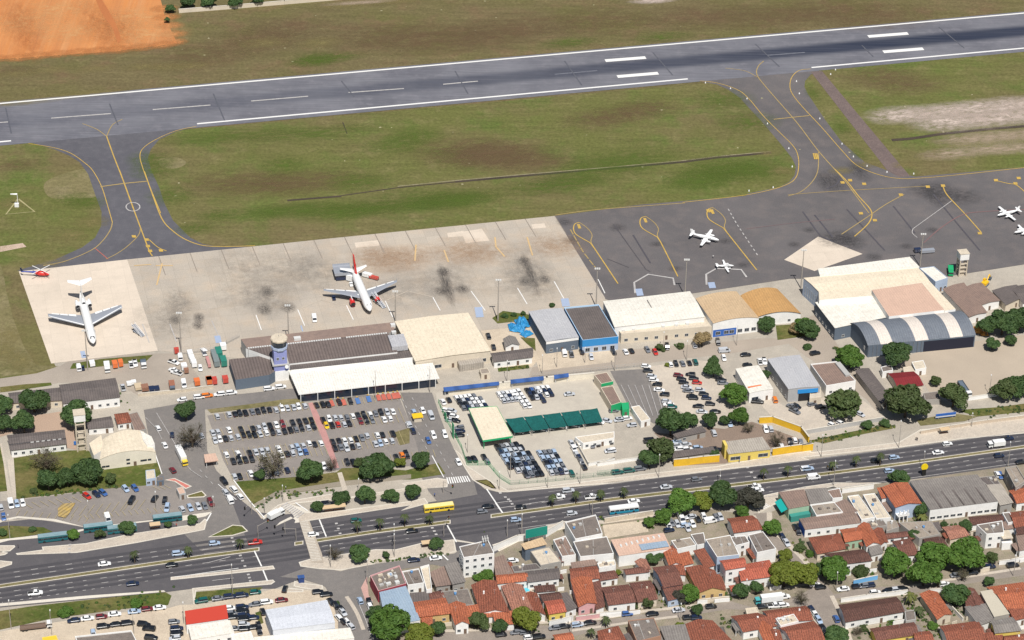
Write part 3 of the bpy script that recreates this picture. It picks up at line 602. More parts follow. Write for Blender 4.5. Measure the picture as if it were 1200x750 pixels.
zebra('J 465,440', 'J 560,510', 'J 600,480', 'J 500,420', 9, .5, WORN)
zebra('O 255,120', 'O 300,150', 'O 330,135', 'O 285,108', 6, .5)
for s_, n in (('C -10,470 60,620 150,800', 0), ('F 60,30 130,170 200,300 290,470', 0), ('L 1090,460 1140,580 1190,720', 0)):
    (rl.dash if s_[0] != 'L' else (lambda p, w, m, a, b: rl.line(p, w, m)))(pp(s_), .28, WORN, 2.2, 3.2)
rl.line(pp('A 860,490 920,590 990,710 I 1000,230 1050,290 1110,330'), .25, WORN); rl.dash(pp('J 20,240 110,340 180,400'), .25, WORN, 2, 3); rl.line(pp('J 120,320 220,405'), .3, W_)
rl.line(pp('J 200,290 300,420 375,505'), .5, W_); rl.line(pp('I 850,190 890,310'), .4, W_); rl.line(pp('F 170,350 235,470'), .4, W_); rl.line(pp('I 800,0 860,60 890,120'), .2, WORN)
for k in range(6): rl.line(pp('D %d,430 %d,600' % (130+k*38-40*(k == 9), 215+k*38-k*8)), .25, WORN)
# parking bays
YL2 = surf('bay_line', rgb(188,172,128), rgb(168,154,122), s1=.5, fine=.1)
def bays(t, x0, y0, x1, y1, n, dx, dy, mat=None, w=.16):
    for i in range(n+1):
        k = i/n; x, y = x0+(x1-x0)*k, y0+(y1-y0)*k; rl.line([tp(t, x, y), tp(t, x+dx, y+dy)], w, mat or YL2)
bays('B', 90, 540, 600, 480, 17, 16, 42); bays('B', 640, 478, 1120, 425, 16, 16, 40)
bays('B', 75, 630, 640, 558, 19, 34, 80); bays('B', 690, 555, 1110, 510, 14, 34, 78)
bays('J', 140, 130, 690, 75, 19, 34, 84); bays('J', 740, 65, 1110, 22, 13, 34, 80); bays('J', 190, 265, 560, 225, 13, 14, 40); bays('J', 800, 185, 1300, 130, 17, 14, 40)
bays('I', 130, 470, 440, 430, 7, 50, 30); bays('I', 430, 490, 700, 460, 6, -40, 55); bays('I', 720, 455, 800, 450, 2, -40, 55); bays('I', 90, 540, 470, 575, 9, 20, -30); bays('I', 480, 560, 900, 520, 12, -20, -26)
bays('I', 840, 380, 900, 372, 2, 40, 20)
rl.poly(pp('I 320,545 318,500 345,475 415,470 380,530 360,552'), surf('hatched_bay', rgb(190,160,90), rgb(140,130,110), s1=.6, fine=.1, stripe=(1.6, 'X', .4), rot=.6))
for x, y, m in ((742,483,REDP),(780,475,REDP),(808,478,REDP),(885,470,BLUP),(945,460,BLUP),(1000,452,REDP),(1028,449,REDP),(1056,446,REDP),(1084,443,REDP),(1106,440,REDP)):
    rl.poly([tp('B', x-14, y-12), tp('B', x+8, y-15), tp('B', x+20, y+16), tp('B', x-3, y+20)], m); rl.line([tp('B', x-6, y-20), tp('B', x+2, y-21)], 1.0, Y_)
rl.done('road_markings')
sp = Lines(); sp.z = .06
for s_, w in (('O 250,175 288,250 350,335 436,425 455,455', 1.6), ('O 322,160 332,230 402,300 475,372 520,430', 2.2), ('O 610,545 655,640 700,760', 1.8), ('O 510,600 560,720', 1.2), ('i -60,440 150,410 340,388 430,380', 1.6), ('P 120,545 300,515 480,485 700,450', 1.5), ('N 80,670 300,640 480,610 640,592 800,572', 1.6), ('M 420,690 700,682 900,652 1080,640', 1.6), ('N 640,635 480,655 300,680 120,705', 1.4), ('L 1030,445 1090,540 1130,640', 1.5), ('L 1140,380 1150,440 1200,600', 1.4), ('M 60,400 100,385', 1.2), ('h 130,340 320,300', 1.6)): sp.line(smoothpts(pp(s_), 4), w, PAVE)
sp.done('street_pavements')
# ================================================================ building maker
GLASS = paint('dark_window_glass', (.035,.045,.06,1), .12, spec=.6)
FRAME = paint('window_frame_white', (.62,.62,.60,1), .5)
DOORM = paint('door_brown', (.16,.11,.08,1), .6)
def wallm(nm, c, c2=None): return surf(nm, c, c2 or tuple(x*.86 for x in c[:3])+(1,), s1=.25, fine=.05, rnd=True)
WHITE = wallm('white_render', (.84,.83,.80,1)); CREAM = wallm('cream_render', (.66,.58,.46,1)); GREYW = wallm('grey_render', (.44,.43,.41,1))
BLUEW = wallm('pale_blue_render', (.42,.50,.62,1)); PINKW = wallm('pink_render', (.66,.38,.38,1)); YELW = wallm('yellow_render', (.72,.56,.14,1))
OCHRE = wallm('ochre_render', (.62,.44,.20,1)); GREENW = wallm('green_render', (.36,.50,.36,1)); RAW = wallm('raw_concrete', (.36,.34,.31,1))
BRICKW = wallm('brick_wall', (.38,.22,.15,1)); BLUEP = paint('bright_blue_cladding', (.03,.24,.55,1), .5); DKWALL = surf('blue_grey_cladding', (.12,.15,.19,1), fine=.05)
def tilem(nm, c1, c2, c3): return surf(nm, c1, c2, c3, s1=.35, s2=1.3, fine=.34, stripe=(.9, 'X', .36), rnd=True, rough=.85)
T_OR = tilem('orange_tile', rgb(180,106,76), rgb(158,92,68), rgb(124,78,64)); T_RD = tilem('red_tile', rgb(150,90,70), rgb(126,78,63), rgb(98,66,57))
T_BR = tilem('old_brown_tile', rgb(128,86,74), rgb(104,72,64), rgb(92,66,60)); T_NEW = tilem('new_orange_tile', rgb(180,100,79), rgb(166,92,74), rgb(144,84,70))
T_DK = tilem('dark_tile', rgb(98,70,62), rgb(82,60,55), rgb(112,78,66)); T_PK = tilem('faded_tile', rgb(170,120,100), rgb(148,104,90), rgb(126,92,82))
def shm(nm, c1, c2, c3, per=1.0, dk=.22): return surf(nm, c1, c2, c3, s1=.12, s2=.5, fine=.12, stripe=(per, 'X', dk), rnd=True, rough=.8)
S_GR = shm('grey_fibre_cement', rgb(138,132,126), rgb(116,110,106), rgb(104,98,95)); S_DK = shm('dark_fibre_cement', rgb(108,100,97), rgb(90,84,82), rgb(122,112,106))
S_BR = shm('brown_fibre_cement', rgb(146,124,112), rgb(126,108,100), rgb(112,98,92)); S_LT = shm('light_fibre_cement', rgb(176,168,156), rgb(158,150,140), rgb(142,134,126))
S_WH = shm('white_sheet_roof', rgb(224,220,209), rgb(213,208,197), rgb(192,185,173), 1.6, .06); S_CR = shm('cream_sheet_roof', rgb(221,208,185), rgb(211,198,176), rgb(194,181,159), 1.8, .05)
S_BE = shm('beige_sheet_roof', rgb(198,172,138), rgb(184,158,126), rgb(168,146,120), 1.2, .1); S_OR = shm('orange_sheet_roof', rgb(192,150,98), rgb(178,138,90), rgb(160,128,88), 1.2, .12)
S_PK = shm('pink_sheet_roof', rgb(204,172,152), rgb(192,162,144), rgb(182,154,138), 1.2, .08); S_BL = shm('blue_grey_sheet', rgb(150,168,184), rgb(136,154,172), rgb(160,174,186), 1.0, .1)
S_SL = shm('slate_sheet', rgb(112,118,126), rgb(98,104,114), rgb(124,128,134), 1.1, .15); S_SV = shm('silver_sheet', rgb(178,178,180), rgb(164,164,168), rgb(188,187,187), 1.1, .08)
S_RD = paint('red_sheet_roof', rgb(188,66,50), .6); S_MR = shm('maroon_sheet', rgb(132,46,50), rgb(116,40,44), rgb(108,40,42), 1, .2)
CONCR = surf('concrete_roof', rgb(158,146,132), rgb(136,126,116), rgb(116,108,102), s1=.2, s2=.7, fine=.15, rnd=True); CONCD = surf('dark_concrete_roof', rgb(128,118,110), rgb(108,100,95), rgb(92,87,84), s1=.2, s2=.7, fine=.15, rnd=True)
CONCW = surf('pale_concrete_roof', rgb(206,194,174), rgb(186,174,156), rgb(160,150,138), s1=.2, s2=.7, fine=.1, rnd=True)
GREENP = paint('bright_green_paint', (.02,.36,.14,1), .5)
class Frame:
    """local frame of a quadrilateral roof: u runs along the near eave, v from near to far"""
    def __init__(s, q, h):
        c = [G(p, h) for p in q]            # far-left, far-right, near-right, near-left
        s.o = sum(c, Vector())/4; s.o.z = 0
        d = (c[2]-c[3]); s.rz = math.atan2(d.y, d.x); M = Matrix.Rotation(-s.rz, 3, 'Z')
        s.c = [M @ (Vector((p.x, p.y, 0))-s.o) for p in c]; s.h = h
    def at(s, u, v, z=0, du=0, dv=0):
        a, b, c, d = s.c; n = d+(c-d)*u; f = a+(b-a)*u; p = n+(f-n)*v
        return Vector((p.x+du, p.y+dv, z))
def offquad(fr, e):
    return [fr.at(0, 1, 0, -e, e), fr.at(1, 1, 0, e, e), fr.at(1, 0, 0, e, -e), fr.at(0, 0, 0, -e, -e)]
NWIN = [0]
def winpart(root, p, w, h, ax, nrm, name='window', mat=None):
    """one recessed-looking opening: frame ring standing proud of the wall and a pane inside it. p: centre of its foot"""
    mb = MB(); u = Vector((ax.x, ax.y, 0)).normalized(); n = Vector((nrm.x, nrm.y, 0)).normalized(); z = Vector((0, 0, 1))
    def bx(c0, du, dz, th, m):
        q = [c0-u*du/2, c0+u*du/2]; A = [q[0], q[1], q[1]+z*dz, q[0]+z*dz]; B = [a+n*th for a in A]
        mb.face(B, m)
        for i in range(4): j = (i+1) % 4; mb.face([A[i], A[j], B[j], B[i]], m)
    bx(p, w, h, .04, mat or GLASS)
    if h > .9 and name == 'window':
        f = .09
        bx(p-z*f, w+.3, f, .1, FRAME); bx(p+z*h, w+.2, f, .07, FRAME)
        bx(p-u*(w/2+f/2), f, h, .07, FRAME); bx(p+u*(w/2+f/2), f, h, .07, FRAME); bx(p, f*.7, h, .06, FRAME)
    o = mb.build(name, root); return o
def facade(root, fr, side, n, hh, w=1.2, wh=1.1, storeys=1, door=False, mat=None, sill=1.0, u0=.0, u1=1.0):
    if side == 'n': a, b = fr.at(0, 0), fr.at(1, 0)
    elif side == 'l': a, b = fr.at(0, 1), fr.at(0, 0)
    elif side == 'r': a, b = fr.at(1, 0), fr.at(1, 1)
    else: a, b = fr.at(1, 1), fr.at(0, 1)
    d = b-a; L = d.length; d.normalize(); nr = Vector((d.y, -d.x, 0)); st = hh/storeys
    for k in range(storeys):
        for i in range(n):
            p = a+d*L*(u0+(u1-u0)*(i+.5)/n)
            if door and k == 0 and i == n//2: winpart(root, Vector((p.x, p.y, 0.02)), 1.1, min(2.2, hh-.5), d, nr, 'door', DOORM)
            else: winpart(root, Vector((p.x, p.y, k*st+min(sill, st*.4))), min(w, L/n*.7), min(wh, st*.5), d, nr, 'window', mat)
def roofslab(mb, q, th, mat):
    """q: 4 corners of a sloped roof plane, any winding; gives it thickness th downwards"""
    n = (q[1]-q[0]).cross(q[2]-q[0])
    if n.z < 0: q = q[::-1]
    lo = [p-Vector((0, 0, th)) for p in q]
    mb.face(q, mat); mb.face(lo[::-1], mat)
    for i in range(len(q)): j = (i+1) % len(q); mb.face([lo[i], lo[j], q[j], q[i]], mat)
def bld(label, q, h, roof='flat', wall=None, rm=None, rise=1.4, name='house', cat='house', win=3, storeys=1, group=None, lw=0, rw=0, par=.5, ov=.4, door=True, stripes=None, open_=False, wsz=(1.2, 1.1), parts=None, edge=None, shed='n', band=None):
    q = pp(q) if isinstance(q, str) else q
    fr = Frame(q, h); wall = wall or WHITE; rm = rm or T_RD
    root = empty(name, fr.o, fr.rz, label, cat, group); up1 = Vector((0, 0, 1))
    base = [fr.at(0, 1), fr.at(1, 1), fr.at(1, 0), fr.at(0, 0)]           # fl, fr, nr, nl
    wm = MB(); rb = MB(); z = lambda p, k: Vector((p.x, p.y, k))
    side = lambda a, b, za, zb: wm.face([z(a, -.1), z(b, -.1), z(b, zb), z(a, za)], wall)
    fl, frr, nr, nl = base
    inn = [Vector((*p, 0)) for p in inset(base, .25)]
    if roof == 'flat':
        top = h+par
        if open_:
            pass
        else:
            for a, b in ((fl, nl), (nl, nr), (nr, frr), (frr, fl)): side(a, b, top, top)
            for i in range(4):
                j = (i+1) % 4; wm.face([z(base[i], top), z(base[j], top), z(inn[j], top), z(inn[i], top)][::-1], edge or wall); wm.face([z(inn[i], h-.05), z(inn[j], h-.05), z(inn[j], top), z(inn[i], top)], edge or wall)
        if open_: roofslab(rb, [z(p, h) for p in base], .35, rm)
        else: rb.face([z(p, h) for p in inn][::-1], rm)
    else:
        o = ov; e = offquad(fr, o)
        if roof == 'gx':      # ridge parallel to the near eave
            for a, b in ((nl, nr), (frr, fl)): side(a, b, h, h)
            ml, mr = (fl+nl)/2, (frr+nr)/2
            for a, b, m in ((fl, nl, ml), (nr, frr, mr)): wm.face([z(a, -.1), z(b, -.1), z(b, h), z(m, h+rise), z(a, h)], wall)
            R0, R1 = z((e[0]+e[3])/2, h+rise+.12), z((e[1]+e[2])/2, h+rise+.12); k = o*rise/max(1, (fl-nl).length/2)
            roofslab(rb, [z(e[3], h+.12-k), z(e[2], h+.12-k), R1, R0], .14, rm); roofslab(rb, [z(e[1], h+.12-k), z(e[0], h+.12-k), R0, R1], .14, rm)
        elif roof == 'gy':    # ridge runs away from the near eave
            for a, b in ((fl, nl), (nr, frr)): side(a, b, h, h)
            mn, mf = (nl+nr)/2, (fl+frr)/2
            for a, b, m in ((nl, nr, mn), (frr, fl, mf)): wm.face([z(a, -.1), z(b, -.1), z(b, h), z(m, h+rise), z(a, h)], wall)
            R0, R1 = z((e[2]+e[3])/2, h+rise+.12), z((e[0]+e[1])/2, h+rise+.12); k = o*rise/max(1, (nr-nl).length/2)
            roofslab(rb, [z(e[0], h+.12-k), z(e[3], h+.12-k), R0, R1], .14, rm); roofslab(rb, [z(e[2], h+.12-k), z(e[1], h+.12-k), R1, R0], .14, rm)
        elif roof == 'hip':
            for a, b in ((fl, nl), (nl, nr), (nr, frr), (frr, fl)): side(a, b, h, h)
            W, D = (nr-nl).length, (fl-nl).length
            if W >= D: A, B = fr.at(min(.5, D/2/W), .5), fr.at(1-min(.5, D/2/W), .5); fs = ((3, 2, B, A), (2, 1, B), (1, 0, A, B), (0, 3, A))
            else: A, B = fr.at(.5, min(.5, W/2/D)), fr.at(.5, 1-min(.5, W/2/D)); fs = ((3, 2, A), (2, 1, B, A), (1, 0, B), (0, 3, A, B))
            for f in fs: roofslab(rb, [z(e[i], h) if isinstance(i, int) else z(i, h+rise) for i in f], .14, rm)
        elif roof == 'shed':
            hi = {'n': (1, 1, 0, 0), 'f': (0, 0, 1, 1), 'l': (0, 1, 1, 0), 'r': (1, 0, 0, 1)}[shed]; zz = [h+rise*k for k in hi]
            for i, j in ((0, 3), (3, 2), (2, 1), (1, 0)): side(base[i], base[j], zz[i], zz[j])
            roofslab(rb, [z(e[i], zz[i]+.14) for i in range(4)], .14, rm)
        elif roof in ('vx', 'vy'):   # barrel: vx axis along near eave
            N = 14; ar = []
            for i in range(N+1):
                t = i/N; zz = h+rise*math.sin(math.pi*t)**.8
                if roof == 'vx': a, b = fr.at(0, t, 0, -o), fr.at(1, t, 0, o)
                else: a, b = fr.at(t, 0, 0, 0, -o), fr.at(t, 1, 0, 0, o)
                ar.append((z(a, zz+.1), z(b, zz+.1)))
            if roof == 'vx':
                for a, b in ((nl, nr), (frr, fl)): side(a, b, h, h)
                ends = ((0, [fr.at(0, i/N, h+rise*math.sin(math.pi*i/N)**.8) for i in range(N+1)]), (1, [fr.at(1, i/N, h+rise*math.sin(math.pi*i/N)**.8) for i in range(N+1)]))
            else:
                for a, b in ((fl, nl), (nr, frr)): side(a, b, h, h)
                ends = ((1, [fr.at(i/N, 0, h+rise*math.sin(math.pi*i/N)**.8) for i in range(N+1)]), (0, [fr.at(i/N, 1, h+rise*math.sin(math.pi*i/N)**.8) for i in range(N+1)]))
            for fl_, pts in ends:
                poly = [z(pts[0], -.1)]+pts+[z(pts[-1], -.1)]; wm.face(poly[::-1] if fl_ else poly, wall)
            segs = stripes or [(0, 1, rm)]
            for s0, s1, m in segs:
                for (a, b), (c, d) in zip(ar, ar[1:]):
                    q4 = [a+(b-a)*s0, a+(b-a)*s1, c+(d-c)*s1, c+(d-c)*s0]; roofslab(rb, q4, .12, m)
    if open_:
        pm = MB()
        for i, p in enumerate([Vector((*x, 0)) for x in inset(base, .6)]):
            mb = MB(); mb.tube(z(p, 0), z(p, h-.3), .14, wall); mb.build('post', root)
    else: wm.build('wall', root)
    rb.build('roof', root)
    if band:   # coloured fascia board hung proud of the near wall: (mat, z0, z1)
        fb = MB(); a, b = nl, nr; d = (b-a).normalized(); n = Vector((d.y, -d.x, 0))
        A = [z(a, band[1]), z(b, band[1]), z(b, band[2]), z(a, band[2])]; B = [p+n*.12 for p in A]
        fb.face(B, band[0])
        for i in range(4): j = (i+1) % 4; fb.face([A[i], A[j], B[j], B[i]], band[0])
        fb.build('fascia', root)
    if not open_:
        if win: facade(root, fr, 'n', win, min(h, 3.1*storeys), wsz[0], wsz[1], storeys, door)
        if lw: facade(root, fr, 'l', lw, min(h, 3.1*storeys), 1.1, 1.0, storeys)
        if rw: facade(root, fr, 'r', rw, min(h, 3.1*storeys), 1.1, 1.0, storeys)
    root['_'] = 0; del root['_']
    return root, fr
def part_box(root, name, fr, u, v, z0, d, mat, du=0, dv=0):
    mb = MB(); p = fr.at(u, v, z0, du, dv); mb.box(p, d, mat); return mb.build(name, root)
def tank(root, fr, u, v, r=.7, h=1.0, zz=None, mat=None):
    mb = MB(); p = fr.at(u, v, fr.h+.02 if zz is None else zz); m = mat or paint('tank_blue', (.10,.25,.48,1), .5)
    mb.tube(p, p+Vector((0, 0, h)), r*.85, m, r, 12); mb.tube(p+Vector((0, 0, h)), p+Vector((0, 0, h+.25)), r, m, .2, 12); mb.build('water_tank', root, smooth=True)
def roofpoly(root, name, pts, h0, h1, mat, side, origin):
    """polygonal block in a building's own frame given plan points on its top"""
    P = [G(p, h1) for p in pp(pts)]; M = Matrix.Rotation(-origin.rz, 3, 'Z'); L = [M @ (Vector((p.x, p.y, 0))-origin.o) for p in P]
    if area2(L) < 0: L = L[::-1]
    bm = bmesh.new(); tri_fill(bm, L, h1); lo = [bm.verts.new((p.x, p.y, h0)) for p in L]; hi = [bm.verts.new((p.x, p.y, h1)) for p in L]
    for i in range(len(L)): j = (i+1) % len(L); f = bm.faces.new([lo[i], lo[j], hi[j], hi[i]]); f.material_index = 1
    me = bpy.data.meshes.new(name); bm.to_mesh(me); bm.free(); me.materials.append(mat); me.materials.append(side)
    o = bpy.data.objects.new(name, me); COL.objects.link(o); o.parent = root; return o
# ================================================================ airport side
B_ = lambda *a, **k: bld(*a, name=k.pop('name', 'warehouse'), cat=k.pop('cat', 'warehouse'), **k)
CLAD = surf('terminal_roof_brown', rgb(118,106,101), rgb(104,94,91), rgb(92,84,82), s1=.08, s2=.3, fine=.12, stripe=(1.3, 'X', .3))
# terminal
root, fr = bld('long terminal building with brown corrugated roof behind the white front canopy', 'B 272,185 1052,100 1105,198 512,262', 6.5, 'shed', WHITE, CLAD, rise=.6, name='terminal_building', cat='terminal', win=0, ov=.1, door=False)
PLB = surf('terminal_roof_plain', rgb(146,126,115), rgb(130,113,105), rgb(118,104,98), s1=.1, s2=.4, fine=.1)
roofpoly(root, 'roof', 'B 245,128 1082,35 1088,80 1050,98 285,186', 0, 6.9, PLB, GREYW, fr)
roofpoly(root, 'roof', 'B 180,240 408,215 505,262 400,325 215,352', 0, 5.2, CLAD, DKWALL, fr)
roofpoly(root, 'roof', 'B 512,262 1172,190 1190,228 520,298', 0, 5.6, S_DK, WHITE, fr)
mb = MB()
for i in range(60):
    if 40 <= i <= 41: continue
    p = fr.at(.02+i/61, 1.0, 7.0, 0, -.4); mb.box(p, (.75, .8, .45), FRAME)
    if i in (39, 59): mb.build('clerestory', root); mb = MB()
fc = roofpoly(root, 'front_canopy', 'X 338,434 481,420 485,427.5 507,425 515,443 350,462', 4.0, 4.4, shm('canopy_sheet', rgb(228,225,216), rgb(218,214,205), rgb(198,192,182), 1.1, .12), WHITE, fr)
GF = MB()
M = Matrix.Rotation(-fr.rz, 3, 'Z'); toL = lambda p, z=0: M @ (Vector((G(p, z).x, G(p, z).y, 0))-fr.o)
a, b = toL((352, 461), 4.2), toL((510, 443.5), 4.2); c, d = toL((482, 426), 4.2), toL((342, 435), 4.2)
for p, q in ((a, b), (d, a)):
    n = Vector(((q-p).normalized().y, -(q-p).normalized().x, 0))
    GF.face([(p.x, p.y, 0), (q.x, q.y, 0), (q.x, q.y, 3.98), (p.x, p.y, 3.98)], paint('terminal_glass', (.02,.028,.045,1), .15))
GF.build('glass_front', root)
for i in range(9):
    p = a+(b-a)*(i/8); mb = MB(); mb.box((p.x, p.y-.6, 0), (.35, .35, 4.0), FRAME); mb.build('column', root)
mb = MB(); p = toL(tp('B', 1100, 120), 8); mb.box((p.x, p.y-3, 6), (7, 10, 2.4), S_SV); mb.build('plant_room', root)
for i in range(9): winpart(root, toL(tp('B', 240+i*19, 345-i*2.4), 3)+Vector((0, -.3, 1.2)), 1.1, 1.6, Vector((1, 0, 0)), Vector((0, -1, 0)))
for q, s in (('B 555,130', (3, 2, 1.2)), ('B 1080,55', (2, 2, 1)), ('B 1085,95', (2, 1.5, 1))): mb = MB(); p = toL(pp(q)[0], 7); mb.box((p.x, p.y, 6.9), s, FRAME); mb.build('roof_unit', root)
# control tower
tb = G(tp('B', 462, 338)); t = empty('control_tower', tb, fr.rz, 'lilac blue control tower with a round cream cap above the terminal', 'tower')
BLT = surf('lilac_paint', rgb(144,150,196), rgb(130,136,182), fine=.05)
mb = MB(); mb.box((0, 0, 0), (6.6, 6, 5), WHITE); mb.build('base', t)
mb = MB(); mb.box((.2, 0, 5), (6.2, 5.6, 2.8), BLT); mb.box((0, 0, 7.8), (7.2, 6.6, .5), GREYW); mb.box((0, 0, 8.3), (5.6, 5.2, 6.2), BLT); mb.build('shaft', t)
ng = 10; ring = lambda r, z: [Vector((r*math.cos(i*2*math.pi/ng), r*math.sin(i*2*math.pi/ng), z)) for i in range(ng)]
mb = MB(); mb.rings([ring(3.1, 14.5), ring(3.6, 15.3), ring(3.6, 16.4)], surf('tower_grey_blue', rgb(170,182,204), fine=.05)); mb.build('gallery', t)
mb = MB(); mb.rings([ring(3.3, 16.4), ring(3.6, 19.2)], GLASS); mb.build('cab_glass', t)
mb = MB(); mb.rings([ring(3.75, 19.2), ring(3.8, 19.8), ring(3.5, 20.3), ring(3.1, 20.35)], surf('cap_cream', rgb(202,190,170), rgb(186,174,156), s1=.4, fine=.1)); mb.build('cap', t)
mb = MB(); mb.tube((0, 0, 20.3), (0, 0, 23), .06, GREYW); mb.tube((1, .5, 20.3), (1, .5, 22), .05, GREYW); mb.build('aerial', t)
for x in (-1.2, 1.2): winpart(t, Vector((x, -2.62, 10.5)), .9, 1.1, Vector((1, 0, 0)), Vector((0, -1, 0)))
mb = MB(); mb.tube((2.4, -3.5, 7.2), (2.4, -3.9, 7.4), .8, FRAME, n=12); mb.build('dish', t)
# cargo halls along the apron
r_, f_ = B_('large cream roofed cargo hall right of the terminal roof', 'X 463.4,377 548,367 574.5,411 487,423', 6, 'gy', CREAM, S_CR, rise=.5, win=5, wsz=(3, 2.6), ov=.3)
part_box(r_, 'porch', f_, .72, 0, 0, (11, 4, 3.2), S_LT, 0, -2)
B_('small beige guard post beside the cream cargo hall', 'C 430,340 475,335 490,362 440,368', 2.8, 'flat', CREAM, CONCR, win=1, par=.15, name='guard_post', cat='hut')
B_('long low shed with grey corrugated roof and white wall before the little lawn', 'C 497,255 722,225 720,272 512,298', 3.4, 'gx', WHITE, S_DK, rise=.7, win=4, name='shed', cat='shed')
B_('small white gabled hut behind the grey shed', 'C 565,175 625,165 648,205 575,215', 3, 'gy', WHITE, S_GR, rise=1.2, win=1, name='hut', cat='hut')
B_('grey metal hangar with dark side wall left of the blue fronted building', 'C 702,25 885,6 975,165 797,190', 6.2, 'gy', DKWALL, S_SV, rise=.4, win=3, name='hangar', cat='hangar', band=(WHITE, 4.9, 6.1), ov=.15)
r_, f_ = B_('dark roofed building with bright blue parapets and shopfront', 'V 240,520 400,505 492,655 326,672', 6, 'flat', BLUEP, S_DK, win=4, wsz=(2, 1.6), par=.7, name='office_building', cat='office', edge=paint('pale_blue_coping', (.45,.62,.8,1), .5))
mb = MB(); a, b = f_.at(0, 0), f_.at(1, 0); mb.face([(a.x, a.y-.06, 0), (b.x, b.y-.06, 0), (b.x, b.y-.06, 3.2), (a.x, a.y-.06, 3.2)], BLUEW); mb.build('lower_wall', r_)
for i in range(4): winpart(r_, f_.at(.15+i*.23, 0, .6)+Vector((0, -.08, 0)), 1.9, 1.8, Vector((1, 0, 0)), Vector((0, -1, 0)))
r_, f_ = B_('wide white roofed cargo hall with flat roofed office front', 'V 423,487 822,441 890,558 475,605', 7.2, 'gx', WHITE, S_WH, rise=.6, win=0, door=False, ov=.2)
mb = MB(); p = f_.at(.55, .55); mb.face([(p.x-3, p.y-1, 8), (p.x-2.6, p.y-1, 8), (p.x-2.6, p.y+6, 8.0), (p.x-3, p.y+6, 8.0)], S_GR); mb.build('roof_vent', r_)
r_, f_ = B_('low beige office block with air conditioners joined to white cargo hall', 'V 480,608 918,560 925,605 505,640', 4.6, 'flat', CREAM, CONCW, win=9, wsz=(1.5, 1.3), name='office_building', cat='office')
for i, u in enumerate((.05, .1, .16, .22, .48, .5, .62, .68, .74, .86)): part_box(r_, 'air_conditioner', f_, u, .5+.2*(i % 2), 4.6, (1.4, 1.1, .9), FRAME)
r_, f_ = B_('arched beige hangar with blue painted front beside the white cargo hall', 'V 850,475 1040,442 1142,562 930,588', 7.2, 'vy', WHITE, S_BE, rise=1.3, win=0, name='hangar', cat='hangar', ov=.2)
mb = MB(); a, b = f_.at(.01, 0), f_.at(.52, 0); mb.face([(a.x, a.y-.05, 0), (b.x, b.y-.05, 0), (b.x, b.y-.05, 3.6), (a.x, a.y-.05, 3.6)], paint('deep_blue_front', (.03,.12,.42,1), .5)); mb.build('painted_front', r_)
for u in (.12, .3, .42, .6, .75, .9): winpart(r_, f_.at(u, 0, 1.0)+Vector((0, -.07, 0)), 2, 1.6, Vector((1, 0, 0)), Vector((0, -1, 0)))
B_('arched orange roofed hangar beside the bushes', 'X 868,347 911,339 938.5,367 885.5,372', 4.6, 'vy', WHITE, S_OR, rise=2.0, win=2, name='hangar', cat='hangar', door=False)
# white and pink hangar group
r_, f_ = B_('largest cream hangar roof with white and pink roofed extensions', 'W 165,497 690,447 742,505 235,560', 9, 'gx', BLUEW, S_CR, rise=.4, win=0, name='hangar', cat='hangar', ov=.1)
roofpoly(r_, 'roof', 'W 235,560 742,505 868,640 818,648 712,520 478,553 478,578 237,598', 0, 9.0, S_CR, WHITE, f_)
roofpoly(r_, 'pink_roof', 'W 480,552 710,519 816,644 560,674', 0, 9.1, S_PK, WHITE, f_)
for i in range(6): winpart(r_, f_.at(0, .15+i*.14, 2), 1.4, 4, Vector((0, 1, 0)), Vector((-1, 0, 0)), 'window', BLUEW)
B_('white hall roof on the apron side of the cream hangar', 'W 230,457 655,402 700,445 240,487', 9.5, 'shed', WHITE, S_WH, rise=.3, win=0, name='hangar', cat='hangar', ov=0)
B_('white roofed hangar annexe behind the blue striped barn', 'W 220,612 480,575 556,676 310,728', 6.4, 'shed', DKWALL, S_WH, rise=.2, win=3, lw=6, name='hangar', cat='hangar', ov=.2)
B_('small white flat annexe right of the cream hangar', 'W 700,452 768,444 832,497 775,515', 6, 'flat', BLUEW, S_WH, win=3, par=.2, name='annexe', cat='annexe')
st = []; x = 0
for a, m in ((.12, 'g'), (.23, 'w'), (.44, 'g'), (.56, 'w'), (.76, 'g'), (.88, 'w'), (1, 'g')): st.append((x, a, S_SL if m == 'g' else shm('white_stripe_roof', rgb(212,202,191), rgb(204,194,184), rgb(192,183,174), 1.1, .08))); x = a
r_, f_ = B_('barn with vaulted slate roof crossed by three white stripes', 'E 258,88 835,20 937,152 358,208', 6, 'vx', DKWALL, None, rise=3.4, stripes=st, win=0, name='hangar', cat='hangar', ov=.3)
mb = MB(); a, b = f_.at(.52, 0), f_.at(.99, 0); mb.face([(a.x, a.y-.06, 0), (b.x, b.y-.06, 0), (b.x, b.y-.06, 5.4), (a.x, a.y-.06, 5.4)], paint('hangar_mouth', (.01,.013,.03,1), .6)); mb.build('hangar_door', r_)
mb = MB(); a, b = f_.at(.01, 0), f_.at(.5, 0)
for i in range(14): p = a+(b-a)*(i/13); mb.box((p.x, p.y-.12, 0), (.4, .2, 5.8), S_SL)
mb.build('cladding', r_); winpart(r_, f_.at(0, .2, 2), 2.6, 2, Vector((0, 1, 0)), Vector((-1, 0, 0)), 'sign', WHITE)
